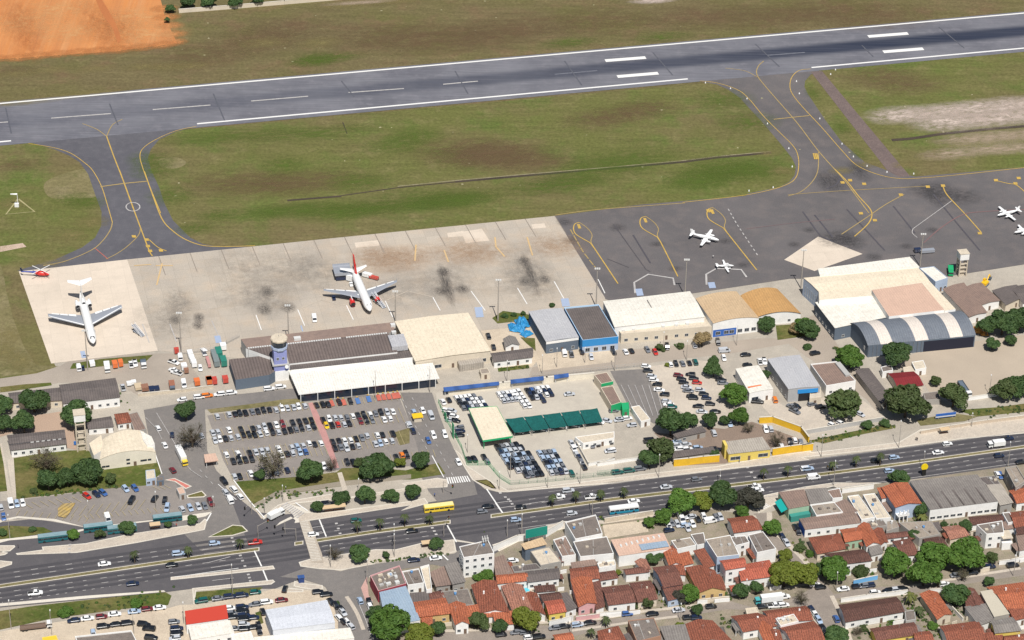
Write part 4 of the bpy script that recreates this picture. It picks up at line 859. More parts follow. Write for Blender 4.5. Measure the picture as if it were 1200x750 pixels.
# yard buildings on the right
B_('little white block under the tree in front of the striped barn', 'E 425,325 480,312 492,342 435,352', 3, 'flat', WHITE, CONCD, win=1, par=.2, name='outbuilding', cat='hut')
B_('small white flat roofed hut beside the maroon roof', 'E 592,298 655,288 672,330 612,340', 3.2, 'flat', WHITE, CONCW, win=1, par=.2, name='outbuilding', cat='hut')
B_('cream lean-to roof joined to the maroon roofed house', 'E 545,325 590,318 612,350 550,352', 2.8, 'flat', CREAM, CONCW, win=0, par=.1, name='outbuilding', cat='hut')
B_('house with a maroon metal roof beside the wide yard', 'E 470,360 600,350 652,420 522,436', 3.2, 'gx', CREAM, S_MR, rise=1.2, win=2, name='house', cat='house')
B_('low dark shed between two round trees by the lorry', 'E 655,465 735,455 748,498 665,503', 2.6, 'flat', RAW, CONCD, win=0, par=.1, name='shed', cat='shed')
B_('long narrow shed with brown grey roof running towards the big tree', 'E 292,342 362,333 476,488 425,520', 3.6, 'gy', RAW, S_DK, rise=.5, win=1, name='shed', cat='shed')
r_, f_ = B_('grey roofed workshop with a blue sign over its door', 'X 899.5,421 937,416 961,453 924,456', 6.6, 'gy', wallm('workshop_wall', (.40,.40,.40,1)), S_SV, rise=.3, win=0, lw=5, name='workshop', cat='workshop', ov=.1, par=.3)
mb = MB(); p = f_.at(.62, 0, 4.2); mb.box((p.x, p.y-.1, 4.0), (9, .2, 1.9), paint('sign_blue', (.02,.25,.62,1), .5)); mb.build('sign', r_); winpart(r_, f_.at(.62, 0, 0.02), 8, 3.8, Vector((1, 0, 0)), Vector((0, -1, 0)), 'door', paint('open_door_dark', (.015,.015,.018,1), .7))
r_, f_ = B_('brown flat roof with white parapets beside the grey workshop', 'E 45,312 185,297 290,402 130,430', 4.6, 'flat', WHITE, S_BR, win=3, name='workshop', cat='workshop')
part_box(r_, 'stair_box', f_, .95, .6, 4.6, (2.4, 11, .8), GREYW); B_('small cream store in front of the grey workshop', 'E 45,440 100,432 103,488 40,495', 3.4, 'flat', CREAM, CONCW, win=1, par=.2, name='outbuilding', cat='hut')
r_, f_ = B_('small white hall with a red lettered roof stripe', 'D 760,340 885,321 966,450 836,472', 5, 'gy', WHITE, S_WH, rise=.3, win=2, wsz=(3, 2.4), lw=3, ov=.1)
mb = MB(); p, q = f_.at(.05, .2), f_.at(.62, .2)
mb.box(((p.x+q.x)/2, p.y, 5.36), (q.x-p.x, .9, .1), paint('orange_lettering', (.72,.20,.08,1), .6)); mb.build('roof_lettering', r_)
# villa side, left
B_('long white walled building under the largest dark roof left of the parking', 'A 330,335 630,298 656,398 348,434', 4.8, 'gx', WHITE, S_DK, rise=1.0, win=7, name='airport_office', cat='office')
B_('low grey roofed wing left of the long dark roofed building', 'A 50,380 325,350 342,415 60,432', 3.6, 'gx', CREAM, S_DK, rise=.8, win=4, name='airport_office', cat='office')
B_('short dark roofed white block right of the water tower', 'A 480,528 605,508 620,560 488,572', 3.2, 'gx', WHITE, S_DK, rise=.9, win=2, name='outbuilding', cat='outbuilding')
B_('small house with red tiled hip roof near the airport road', 'A 632,495 700,486 718,535 648,545', 3.2, 'hip', WHITE, T_RD, rise=1.3, win=2, name='house', cat='house')
B_('flat brown roofed block beside the red tiled house', 'A 705,495 755,482 805,578 738,592', 3, 'flat', RAW, S_BR, win=1, par=.2, name='outbuilding', cat='outbuilding')
B_('back wing of the twin barracks with dormer boxes', 'A 42,612 350,582 356,622 55,655', 4.4, 'gx', WHITE, S_DK, rise=.5, win=6, name='barracks', cat='barracks')
r_, f_ = B_('front wing of the twin barracks with white wall', 'A 55,662 358,628 362,655 62,690', 3.6, 'gx', WHITE, S_DK, rise=.5, win=7, name='barracks', cat='barracks', door=True)
for i in range(6): part_box(r_, 'dormer', f_, .4+i*.1, .95, 3.6, (1.3, 1.2, .8), FRAME)
r_, f_ = B_('white arch fronted chapel hall on the lawn', 'I 565,118 790,75 856,188 548,228', 5.2, 'vy', wallm('warm_white', (.76,.70,.58,1)), S_CR, rise=2.4, win=0, name='hall', cat='hall', ov=.1, door=False)
for u, z_ in ((.06, 1), (.13, 1), (.5, 2.9), (.5, 1.1), (.75, 1.6), (.8, 1.6), (.88, 1.6)): winpart(r_, f_.at(u, 0, z_), 1.5, .9, Vector((1, 0, 0)), Vector((0, -1, 0)))
winpart(r_, f_.at(.62, 0, .02), 1.2, 2.1, Vector((1, 0, 0)), Vector((0, -1, 0)), 'door', DOORM)
roofpoly(r_, 'side_wing', 'I 490,138 556,92 572,168 515,205', 0, 4.6, S_CR, WHITE, f_); roofpoly(r_, 'side_wing', 'I 770,68 832,100 850,140 808,152 785,120', 0, 7.0, S_WH, WHITE, f_)
r_, f_ = B_('small white gatehouse at the lawn corner', 'I 800,288 850,282 856,330 802,338', 3.2, 'flat', BLUEW, CONCW, win=2, par=.15, name='gatehouse', cat='gatehouse')
B_('low grey hut right of the gatehouse', 'I 860,325 898,320 900,342 862,348', 2.4, 'flat', DKWALL, CONCD, win=1, par=.1, name='hut', cat='hut')
B_('pale ticket kiosk at the car park exit island', 'I 968,385 1005,375 1022,412 985,420', 2.8, 'flat', GREYW, S_PK, win=1, par=.1, name='kiosk', cat='kiosk')
B_('pinkish canopy over the car park entrance booths', 'J 42,152 105,145 122,185 48,195', 3.2, 'flat', FRAME, S_PK, open_=True, win=0, name='entrance_canopy', cat='canopy')
# water towers
def water_tower(base, H, w, label, m=None):
    t = empty('water_tower', G(pp(base)[0]), fr.rz, label, 'tower'); m = m or CONCW
    for sx in (-1, 1):
        for sy in (-1, 1): mb = MB(); mb.box((sx*(w/2-.25), sy*(w/2-.25), 0), (.5, .5, H-3.2), m); mb.build('leg', t)
    for k, zz in enumerate([H*.18*i for i in range(1, 5)]):
        mb = MB()
        for s in (-1, 1): mb.box((0, s*(w/2-.26), zz), (w-1.0, .4, .5), m); mb.box((s*(w/2-.26), 0, zz), (.4, w-1.0, .5), m)
        mb.build('brace', t)
    mb = MB(); mb.box((0, 0, H-3.2), (w+.4, w+.4, 3.2), WHITE); mb.box((0, 0, H), (w+.7, w+.7, .2), m); mb.build('tank', t)
    mb = MB(); mb.box((0, 0, 0), (w*.55, w*.55, H*.45), m); mb.build('stair_core', t)
water_tower('A 450,685', 18, 4.2, 'tall square concrete water tower standing beside the villa lawn')
water_tower('W 892,480', 12, 4, 'white square lookout tower between the apron edge and brown sheds')
# right edge, behind the fire station
B_('brown roofed shed left of its twin below the lookout tower', 'W 812,548 905,520 1010,655 930,675', 4, 'gy', WHITE, S_BR, rise=.5, win=1, name='shed', cat='shed')
B_('brown roofed shed right of its twin below the lookout tower', 'W 915,540 985,520 1070,600 985,620', 4, 'gy', WHITE, S_BR, rise=.5, win=1, name='shed', cat='shed')
B_('low brown roofed depot by the blue lorry near the right edge', 'W 1040,555 1150,530 1200,580 1100,620', 3.6, 'gy', CREAM, S_DK, rise=.5, win=1, name='depot', cat='shed')
B_('dark roofed house at the right edge above the trees', 'W 1120,540 1250,520 1290,600 1180,612', 3.6, 'gx', WHITE, S_DK, rise=.8, win=2, name='house', cat='house')
# car hire and dealer yard
r_, f_ = B_('cream flat canopy with green fascia beside the green shade nets', 'F 372,87 525,76 612,240 450,264', 4.6, 'flat', GREENP, S_CR, open_=True, win=0, name='canopy_hall', cat='canopy')
mb = MB(); c = [f_.at(0, 1), f_.at(1, 1), f_.at(1, 0), f_.at(0, 0)]
for i in range(4):
    a, b = c[i], c[(i+1) % 4]; d = (b-a).normalized(); n = Vector((-d.y, d.x, 0))*.12
    A = [Vector((p.x, p.y, zz)) for p, zz in ((a, 3.9), (b, 3.9), (b, 4.75), (a, 4.75))]; Bq = [p+n for p in A]; mb.face(A, GREENP); mb.face(Bq, GREENP); mb.face([A[3], A[2], Bq[2], Bq[3]], GREENP)
mb.build('fascia', r_); mb = MB(); p = f_.at(.5, .55); mb.box((p.x, p.y, 0), (12, 16, 3.8), DKWALL); mb.build('office', r_)
GN_ = surf('green_shade_net', rgb(26,92,88), rgb(20,76,74), rgb(34,106,98), s1=.3, s2=1.2, fine=.2)
L0, L1, R0, R1 = tp('F', 570, 146), tp('F', 622, 222), tp('F', 1080, 86), tp('F', 1110, 160)
for i in range(5):
    k0, k1 = i/5+.004, (i+1)/5-.004; m_ = lambda a, b, t: (a[0]+(b[0]-a[0])*t, a[1]+(b[1]-a[1])*t)
    q = [m_(L0, R0, k0), m_(L0, R0, k1), m_(L1, R1, k1), m_(L1, R1, k0)]; f_ = Frame(q, 2.7)
    lb = ['dark green shade net bay nearest the cream canopy', 'second green shade net bay from the cream canopy', 'middle of the five dark green shade net bays', 'fourth green shade net bay from the cream canopy', 'dark green shade net bay farthest from the cream canopy'][i]
    t = empty('shade_net', f_.o, f_.rz, lb, 'shade net', 'green shade nets over hire cars'); mb = MB(); N = 8
    for a in range(N):
        for b in range(N):
            zz = lambda u, v: 2.75-.35*math.sin(math.pi*u)*(.4+.6*math.sin(math.pi*v))+.05*math.sin(u*9+v*7+i)
            mb.face([f_.at(u/N, v/N, zz(u/N, v/N)) for u, v in ((a, b), (a+1, b), (a+1, b+1), (a, b+1))], GN_)
    mb.build('net', t, smooth=True)
    for u, v in ((.01, .01), (.99, .01), (.99, .99), (.01, .99)): mb = MB(); p = f_.at(u, v); mb.tube((p.x, p.y, 0), (p.x, p.y, 2.7), .06, GREYW); mb.build('post', t)
B_('upper brown roofed showroom with green fascia', 'C 1060,372 1130,357 1165,408 1100,422', 4, 'flat', CREAM, S_BR, win=2, par=.1, name='showroom', cat='showroom', band=(GREENP, 2.6, 4.1))
r_, f_ = B_('lower brown roofed showroom with a bright green front', 'D 18,442 85,432 132,522 76,540', 4, 'flat', CREAM, S_BR, win=2, par=.1, name='showroom', cat='showroom', band=(GREENP, .2, 4.1))
B_('bright green entrance box beside the lower showroom', 'D 132,528 172,524 176,560 138,566', 3.4, 'flat', GREENP, GREENP, win=1, par=.2, name='entrance_box', cat='kiosk')
B_('long white covered car shed in the hire yard', 'F 955,245 1172,215 1172,250 1000,280', 3, 'flat', WHITE, CONCW, win=4, par=.1, name='car_shed', cat='shed')
B_('white service shed beside the striped yard', 'D 185,548 230,540 292,615 240,630', 3, 'flat', WHITE, CONCW, win=1, par=.15, name='car_shed', cat='shed')
# yellow compound
r_, f_ = B_('pale roofed building with yellow front wall on the avenue', 'G 692,278 905,250 950,312 722,338', 4.2, 'shed', YELW, S_LT, rise=.4, win=3, wsz=(4.5, 1.8), name='yellow_office', cat='office', ov=.2)
part_box(r_, 'gate_tower', f_, -.02, .6, 0, (1.2, 4, 6.5), YELW)
B_('dark lean-to roof inside the yellow wall', 'G 412,330 632,305 645,325 418,358', 3, 'shed', RAW, S_DK, rise=.3, win=0, name='lean_to', cat='shed')
B_('dark grey open shed in front of the big dark tree', 'G 420,235 570,190 595,212 440,248', 3, 'shed', RAW, S_DK, rise=.3, win=2, name='shed', cat='shed')
# forecourt bottom left
r_, f_ = B_('shop with a bright red roof on the avenue forecourt', 'L 85,537 325,500 336,575 92,610', 4.4, 'shed', WHITE, S_RD, rise=.4, win=4, name='shop', cat='shop', ov=.1)
B_('white flat roof in front of the red roofed shop', 'L 105,628 345,588 372,658 122,700', 4, 'shed', WHITE, S_WH, rise=.3, win=4, name='shop', cat='shop', ov=.1)
r_, f_ = B_('large pale metal showroom by the street corner', 'L 555,525 915,467 962,598 600,642', 6.8, 'gx', wallm('pale_cladding', (.62,.64,.68,1)), shm('pale_grey_sheet', rgb(200,203,209), rgb(192,195,202), rgb(184,187,194), 1.6, .04), rise=.4, win=0, name='showroom', cat='showroom', ov=.1)
B_('white strip roof along the front of the pale metal showroom', 'L 490,688 1050,632 1075,690 500,740', 3.8, 'shed', WHITE, S_WH, rise=.2, win=6, name='showroom', cat='showroom', ov=.1)
B_('small white block beside the white shop roof', 'L 355,668 470,650 490,700 360,720', 3.4, 'flat', WHITE, S_WH, win=2, par=.2, name='shop', cat='shop')
B_('grey flat roofed shop with white parapet at the bottom edge', 'K 440,735 770,700 800,760 460,790', 4, 'flat', WHITE, CONCD, win=3, par=.6, name='shop', cat='shop')
B_('yellow roofed kiosk at the bottom edge', 'K 245,735 330,722 340,748 250,760', 3.2, 'flat', YELW, paint('yellow_roof', (.75,.5,.04,1), .6), win=1, par=.1, name='kiosk', cat='kiosk')
# blue roofed taxi shelters and walls
BLS = surf('blue_canopy', rgb(66,100,160), rgb(56,88,146), fine=.06, stripe=(6.5, 'X', .3))
for s_, lb in (('C 232,440 538,408 540,425 235,462', 'longest blue shelter roof behind the white yard wall'), ('C 600,398 783,378 785,398 603,418', 'medium blue shelter roof behind the white yard wall'), ('C 840,372 920,362 922,380 842,392', 'shortest blue shelter roof behind the white yard wall')):
    bld(lb, s_, 2.8, 'flat', FRAME, BLS, open_=True, win=0, name='shelter', cat='shelter', group='blue roofed shelters')
# small things about the yards
t = empty('kiosk', G(tp('C', 90, 622)), fr.rz, 'small yellow topped kiosk on the side street edge', 'kiosk'); mb = MB(); mb.box((0, 0, 0), (3.2, 2.6, 2.3), CREAM); mb.build('body', t); mb = MB(); mb.box((0, 0, 2.3), (4.4, 3.6, .25), paint('awning_yellow', (.80,.50,.02,1), .5)); mb.build('roof', t)
t = empty('excavator', G(tp('W', 1003, 530)), 1.0, 'yellow excavator parked among the brown sheds', 'excavator'); EY = paint('excavator_yellow', (.78,.46,.02,1), .5)
for s in (-1, 1): mb = MB(); mb.box((0, s*1.1, 0), (3.8, .6, .8), DKWALL); mb.build('track', t)
mb = MB(); mb.box((-.3, 0, .9), (3.4, 2.5, 1.1), EY); mb.build('body', t); mb = MB(); mb.box((.4, .7, 2.0), (1.4, 1.0, 1.2), EY); mb.build('cab', t)
mb = MB(); mb.tube((1.2, -.2, 1.8), (3.6, -.2, 4.2), .28, EY); mb.tube((3.6, -.2, 4.2), (5.4, -.2, 2.0), .22, EY); mb.box((5.4, -.2, .9), (.9, 1.1, 1.1), DKWALL); mb.build('boom', t)
rr = random.Random(2)
for q, sx, h, lb in (('E 945,128', 5, 2.2, 'taller orange sheeted heap at the end of the striped barn'), ('E 985,145', 3.6, 1.4, 'lower orange sheeted heap at the end of the striped barn')):
    c = G(pp(q)[0]); mb = MB(); N = 8; HH = lambda u, v: h*max(.03, math.sin(math.pi*u)*math.sin(math.pi*v))**.6*(1+.25*math.sin(8*u)*math.cos(7*v)); [mb.face([((u-.5)*sx, (v-.5)*sx, HH(u, v)) for u, v in ((a/N, b/N), ((a+1)/N, b/N), ((a+1)/N, (b+1)/N), (a/N, (b+1)/N))], paint('orange_sheet', (.74,.34,.06,1), .6)) for a in range(N) for b in range(N)]
    tag(mb.build('tarpaulin_heap', None, c), lb, 'tarpaulin', 'orange sheeted heaps')
# ================================================================ the neighbourhood
HN = [0]
def H(label, q, h, roof, wall, rm, rise=1.2, win=2, **k):
    root, fr = bld(label, q, h, roof, wall, rm, rise, win=win, **k); HN[0] += 1; rr = random.Random(HN[0]*13+5); z = Vector((0, 0, 1))
    W, D = (fr.at(1, 0)-fr.at(0, 0)).length, (fr.at(0, 1)-fr.at(0, 0)).length
    if roof == 'flat' and W > 5:
        if rr.random() < .6: tank(root, fr, rr.uniform(.15, .85), rr.uniform(.55, .9), .55, .8, None, rr.choice([None, FRAME, None]))
        for i in range(rr.randint(1, 3)): part_box(root, 'roof_box', fr, rr.uniform(.12, .88), rr.uniform(.15, .9), h-.04, (rr.uniform(.6, 1.6), rr.uniform(.6, 1.4), rr.uniform(.3, .9)), rr.choice([CONCW, GREYW, CONCD]))
        p, q2 = fr.at(rr.uniform(.3, .7), .06, h+.0), fr.at(rr.uniform(.3, .7), .94, h+.0); mb = MB(); d = q2-p; c = (p+q2)/2; mb.box((c.x, c.y, h-.04), (d.length, .16, .14), GREYW, math.atan2(d.y, d.x)); mb.build('roof_pipe', root)
    if roof in ('gx', 'gy', 'hip') and min(W, D) > 3:      # ridge tiles, chimney stack, aerial
        if roof != 'hip':
            a, b = (fr.at(0, .5), fr.at(1, .5)) if roof == 'gx' else (fr.at(.5, 0), fr.at(.5, 1)); mb = MB(); mb.tube(a+z*(h+rise+.12), b+z*(h+rise+.12), .16, rm, n=6); mb.build('ridge', root)
        if rr.random() < .16: part_box(root, 'vent_stack', fr, rr.uniform(.2, .8), rr.uniform(.3, .7), h+rise*.4, (.6, .6, rise*.6+.7), wall)
        if rr.random() < .6: p = fr.at(rr.uniform(.2, .8), .5, h+rise); mb = MB(); mb.tube(p, p+z*2.2, .035, GREYW, n=4); mb.box((p.x, p.y, p.z+2.0), (1.2, .05, .05), GREYW); mb.build('aerial', root)
    if k.get('name', 'house') == 'house' and W > 5 and D > 5:
        e = rr.choice([-1, 1]); ww, ll = rr.uniform(1.4, 2.4), D*rr.uniform(.35, .7); hh = min(h-.5, rr.uniform(2.2, 2.8)); u = 0 if e < 0 else 1; p = fr.at(u, rr.uniform(.35, .6)); m = rr.choice([S_GR, S_DK, T_BR, S_BR, T_RD])
        mb = MB(); x0, x1 = p.x+e*.03, p.x+e*ww; y0, y1 = p.y-ll/2, p.y+ll/2; roofslab(mb, [Vector((x0, y0, hh+.35)), Vector((x1, y0, hh)), Vector((x1, y1, hh)), Vector((x0, y1, hh+.35))], .1, m); mb.build('side_roof', root)
        for yy in (y0+.15, y1-.15): mb = MB(); mb.box((x1-e*.15, yy, 0), (.2, .2, hh-.1), wall); mb.build('post', root)
        if rr.random() < .65:
            mb = MB(); a = fr.at(0, 0, 0, -1.3, -rr.uniform(2.2, 3.4)); b = fr.at(1, 0, 0, 1.3, 0); b.y = a.y; c = (a+b)/2; L = b.x-a.x; g = rr.uniform(.25, .75)
            for s0, s1 in ((0, g-.12), (g+.1, 1)):
                mb = MB(); mb.box((a.x+L*(s0+s1)/2, a.y, 0), (L*(s1-s0), .2, 1.7), rr.choice([wall, WHITE, CREAM])); mb.build('garden_wall', root)
    return root, fr
MAROON = wallm('maroon_render', (.32,.06,.08,1))
r_, f_ = H('flat roofed corner building with maroon side wall and cluttered rooftop', 'a 22,320 220,252 266,375 76,425', 5, 'flat', MAROON, CONCD, win=3, name='corner_building', cat='building', edge=PINKW)
rr = random.Random(5)
for i in range(14): part_box(r_, 'roof_clutter', f_, rr.uniform(.1, .9), rr.uniform(.1, .9), 5.0, (rr.uniform(.6, 2), rr.uniform(.6, 1.6), rr.uniform(.4, 1.1)), rr.choice([FRAME, CONCW, GREYW, CONCW]))
H('pale blue metal roof in front of the maroon corner building', 'a 86,434 262,392 358,615 136,660', 4.6, 'shed', WHITE, S_BL, .4, 2, name='shop', cat='shop', ov=.1)
H('grey roofed block with white front wall beside the cluttered rooftop', 'a 236,292 350,272 386,370 276,386', 4, 'flat', WHITE, CONCD, 0, 2)
H('narrow white walled block with empty white terrace', 'a 360,268 420,252 440,418 402,425', 4.4, 'flat', WHITE, CONCW, 0, 1, par=1.0)
H('brown grey roof right of the narrow white terrace', 'a 430,302 522,258 562,375 470,386', 3.8, 'shed', RAW, S_BR, .3, 2)
H('grey roof leaning against the white apartment block', 'a 532,252 610,228 660,355 580,372', 4.6, 'shed', RAW, S_GR, .3, 2)
r_, f_ = H('white three storey apartment block with aerials on its roof', 'M 545,236 702,200 735,272 568,296', 9.4, 'flat', WHITE, CONCD, 0, 4, storeys=3, lw=3, name='apartment_block', cat='apartments', par=.3)
for i in range(6):
    mb = MB(); p = f_.at(.78+(i % 3)*.08, .75+(i//3)*.15, 9.4); mb.tube(p, p+Vector((0, 0, 3.4)), .07, GREYW); mb.box((p.x, p.y, p.z+1.6), (.35, .25, 1.6), FRAME); mb.build('aerial', r_)
H('wide grey flat roof behind the second orange gable', 'a 500,425 682,405 722,515 546,522', 3.8, 'flat', RAW, CONCD, 0, 2, par=.2)
H('small dark roof between the white front wall and orange tiles', 'a 296,442 420,430 430,490 312,494', 3.4, 'shed', WHITE, S_DK, .3, 0)
H('small old red tiled roof beside a small dark roof', 'a 422,432 502,420 522,470 432,486', 3.4, 'gx', WHITE, T_BR, .7, 0)
H('ochre house with a long orange tiled roof right of the blue roof', 'a 316,498 525,468 556,568 346,592', 4.2, 'gx', OCHRE, T_OR, 1.2, 3)
H('orange tiled porch in front of the ochre house', 'a 372,602 444,592 432,668 388,690', 3, 'shed', OCHRE, T_OR, .6, 1, name='porch', cat='porch')
H('white gabled house with an orange roof beside the ochre house', 'a 552,512 660,506 686,636 602,642', 4.8, 'gy', WHITE, T_OR, 1.3, 2)
H('narrow orange tiled roof right of the white gabled house', 'a 672,534 748,522 756,578 684,590', 3.4, 'shed', WHITE, T_OR, .6, 1)
H('broad old red tiled roof behind the row of small orange porches', 'b 18,382 168,350 268,560 82,562', 3.8, 'gy', WHITE, T_RD, 1.4, 0)
H('small orange porch at the left foot of the broad red roof', 'b 82,545 142,540 156,590 92,596', 3, 'shed', WHITE, T_OR, .5, 1, name='porch', cat='porch')
H('wider orange porch roof under the broad red roof near the dark bush', 'b 156,578 292,566 302,640 188,645', 3, 'shed', WHITE, T_OR, .7, 1, name='porch', cat='porch')
H('faded red tiled roof behind the round yellow green tree', 'b 222,388 352,380 434,545 300,558', 3.8, 'gy', WHITE, T_PK, 1.2, 0)
H('short red tiled roof between the pool house and the dark striped roof', 'b 372,442 450,436 512,575 432,566', 3.6, 'gy', WHITE, T_RD, 1.0, 1)
H('white house with long orange roof behind the swimming pool', 'b 182,312 382,296 392,345 192,366', 3.8, 'gx', WHITE, T_OR, 1.0, 3)
H('white house with long grey roof right of the swimming pool', 'b 386,290 600,268 606,330 396,356', 3.8, 'gx', WHITE, S_DK, .7, 4)
tag(sheet('swimming_pool', pp('b 358,402 402,394 412,432 368,436'), .25, paint('pool_water', (.10,.50,.62,1), .1)), 'small turquoise swimming pool in a white courtyard', 'pool', kind='') 
sheet('courtyard', pp('b 330,350 420,345 440,435 340,440'), .1, PAVE)
H('brown flat roof directly right of the white apartment block', 'b 170,202 226,182 292,300 182,312', 3.8, 'shed', RAW, S_BR, .2, 0)
H('dark roof behind the long orange roofed house', 'b 282,252 452,232 490,270 302,292', 3.2, 'flat', RAW, S_DK, 0, 0, par=.1)
H('beige concrete terrace in front of the tan awning', 'b 412,152 542,122 622,222 482,250', 3.8, 'flat', RAW, CONCW, 0, 2, par=.3)
H('tan sloping awning roof beside the green billboard', 'b 356,112 490,68 516,102 380,136', 5.6, 'shed', DKWALL, S_BE, .5, 0, name='awning', cat='awning')
H('brown flat roof inside white walls left of the grey double building', 'b 566,78 650,52 720,180 626,192', 4.2, 'flat', WHITE, S_BR, 0, 0, par=.5)
H('small house with a dark chocolate tiled roof above an orange porch', 'b 472,442 600,428 625,466 500,486', 4, 'gx', WHITE, T_DK, .8, 0)
H('bright new orange porch roof in front of the chocolate roof', 'b 512,492 622,478 650,555 540,572', 4, 'gx', YELW, T_NEW, .8, 2, name='porch', cat='porch')
H('dark grey sloping roof right of the bright orange porch', 'b 612,445 660,438 722,530 652,556', 3.6, 'shed', WHITE, S_DK, .4, 1)
r_, f_ = H('rear block of the grey double building by the avenue', 'N 92,178 242,142 275,235 142,262', 6, 'flat', WHITE, CONCD, 0, 2, name='commercial_building', cat='building')
H('front block of the grey double building by the avenue', 'N 132,272 296,246 330,330 166,346', 5, 'flat', WHITE, CONCD, 0, 3, name='commercial_building', cat='building', par=.3)
sheet('sand_yard', pp('N 275,190 485,165 500,222 290,255'), .1, DIRTY)
r_, f_ = H('long pale hall with roof skylights and blue roof panel', 'c 265,80 620,34 670,132 320,182', 5.2, 'shed', WHITE, S_PK, .4, 0, name='hall', cat='hall', ov=.1)
for i in range(8): part_box(r_, 'skylight', f_, .12+i*.11, .55+.04*i, 5.45, (.7, 1.6, .5), FRAME)
mb = MB(); q = [f_.at(u, v, 5.2+.4*(1-v)*0+.4*v*0+.4*(1-v)+.2) for u, v in ((.45, .08), (.98, .08), (.98, .5), (.45, .5))]; mb.face(q, S_BL); mb.build('roof_panel', r_)
H('old red roof behind the pink house', 'c -10,272 166,252 182,330 0,345', 4.2, 'gx', WHITE, T_RD, 1.2, 0)
H('pink fronted house with a steep orange tiled roof', 'c 0,345 130,332 162,500 48,522', 4.4, 'gy', PINKW, T_OR, 1.2, 2)
H('narrow brown tiled roof clinging to the pink house', 'c 136,368 190,360 216,530 166,542', 3.4, 'shed', WHITE, T_BR, .6, 0, shed='l')
H('little white house with brown hip roof behind the pink house', 'c 176,298 286,282 310,326 190,346', 3.4, 'hip', WHITE, T_BR, .9, 2)
H('brown tiled house behind white garden wall with blue gate', 'c 202,398 380,378 430,490 250,512', 3.8, 'gx', WHITE, T_BR, 1.3, 2)
H('brown tiled house with leafy front garden right of the blue gate', 'c 396,368 530,352 575,470 450,492', 3.6, 'gx', CREAM, T_BR, 1.2, 2)
H('white walled house with thin brown roof under the pale hall', 'c 350,275 510,252 520,286 370,302', 4, 'gx', WHITE, T_BR, .6, 1)
H('small faded tiled annexe behind the thin brown roof', 'c 432,218 500,206 530,270 490,282', 4, 'gy', WHITE, T_PK, .8, 0)
H('tall house with blue side wall and dark brown roof', 'c 552,262 690,246 745,370 625,392', 4.8, 'gx', BLUEW, T_BR, 1.2, 0, lw=3)
H('lower front roof of the blue sided house', 'c 616,402 745,384 780,450 652,482', 3.4, 'shed', BLUEW, T_BR, .8, 2, name='porch', cat='porch')
H('orange tiled roof beside dark tree below the pale hall', 'c 622,148 700,136 745,235 662,242', 4, 'gy', WHITE, T_OR, 1.1, 1)
H('thin orange roof right of the dark tree and pale hall', 'd 30,172 95,166 125,240 60,246', 3.8, 'shed', WHITE, T_OR, .8, 0, shed='l')
H('grey flat roofed block with brown walls at the bottom edge', 'c 380,622 555,602 605,725 440,765', 5.6, 'flat', BRICKW, CONCD, 0, 2, par=.3)
H('plain grey sheet roof right of the brown walled block', 'c 600,668 760,652 800,765 650,775', 4, 'shed', WHITE, S_GR, .3, 0)
H('red hip roof cut by the bottom edge near the palm', 'c 180,692 310,658 370,765 190,785', 3.8, 'hip', WHITE, T_RD, 1.4, 0)
H('steep red tiled roof under the tall grey block', 'd 136,162 200,146 270,245 212,262', 3.8, 'shed', WHITE, T_RD, .9, 1)
H('tall block with pale blue side wall and grey flat roof', 'd 212,72 380,42 440,175 290,192', 7, 'flat', BLUEW, CONCR, 0, 0, par=.2, edge=WHITE)
H('low grey roof left of the tall blue sided block', 'd -20,80 110,58 150,110 20,138', 4, 'flat', WHITE, CONCR, 0, 0, par=.2)
H('charcoal roof tucked between the low grey roof and tall block', 'd 112,38 200,25 215,100 155,112', 4, 'flat', WHITE, CONCD, 0, 0, par=.2)
H('white balcony house between the two grey blocks', 'd 372,55 480,46 510,92 418,116', 5.5, 'flat', WHITE, CONCD, 0, 1, par=.3, storeys=2)
H('grey roofed white block at the street corner tree', 'd 500,42 600,18 690,135 560,162', 6, 'flat', WHITE, CONCD, 0, 0, par=.2)
H('house with red tiled roof beside the shaded vehicle lot', 'O 130,190 240,176 285,235 160,252', 4.4, 'gx', WHITE, T_RD, 1.3, 0)
r_, f_ = H('wide red brown gable with an arched porch and yellow front', 'd 82,262 270,282 345,410 172,426', 3.8, 'gy', OCHRE, T_RD, 1.8, 3)
H('two storey white house with bright new tile roof', 'd 312,216 470,196 482,250 350,272', 7, 'gx', WHITE, T_NEW, .9, 2, storeys=2)
H('wide bright new tile roof joined to the two storey white house', 'd 436,248 640,212 692,312 456,346', 4.8, 'hip', WHITE, T_NEW, 1.2, 4)
H('tiny bright tiled gate roof by the dark street tree', 'd 375,386 415,380 426,414 390,420', 2.4, 'gx', WHITE, T_NEW, .4, 0, name='gate_roof', cat='gate')
H('red brown roof with white gable across from the lorry', 'd 390,592 560,570 690,652 470,692', 3.8, 'gx', WHITE, T_RD, 1.2, 2, lw=2)
H('narrow orange roof at the bottom edge right of the white gable', 'd 560,642 640,636 720,765 622,775', 3.8, 'gy', WHITE, T_OR, 1.0, 0)
H('large weathered red roof at the bottom edge', 'd 66,652 255,622 390,755 112,775', 3.8, 'gy', WHITE, T_RD, 1.6, 0)
H('far wing of the big red roofed house on the corner', 'h -40,522 295,480 352,585 20,605', 3.8, 'gx', WHITE, T_RD, 1.4, 0)
H('near wing of the big red roofed house on the corner', 'h 92,652 360,602 455,755 200,768', 3.8, 'gx', WHITE, T_RD, 1.6, 0)
r_, f_ = H('concrete roof terrace between the wings of the red roofed house', 'h 60,582 205,545 245,605 100,642', 4.6, 'flat', WHITE, CONCW, 0, 0, par=.3)
tank(r_, f_, .3, .6, .9, 1.0, None, FRAME); tank(r_, f_, .12, .8, .7, .8, None, FRAME)
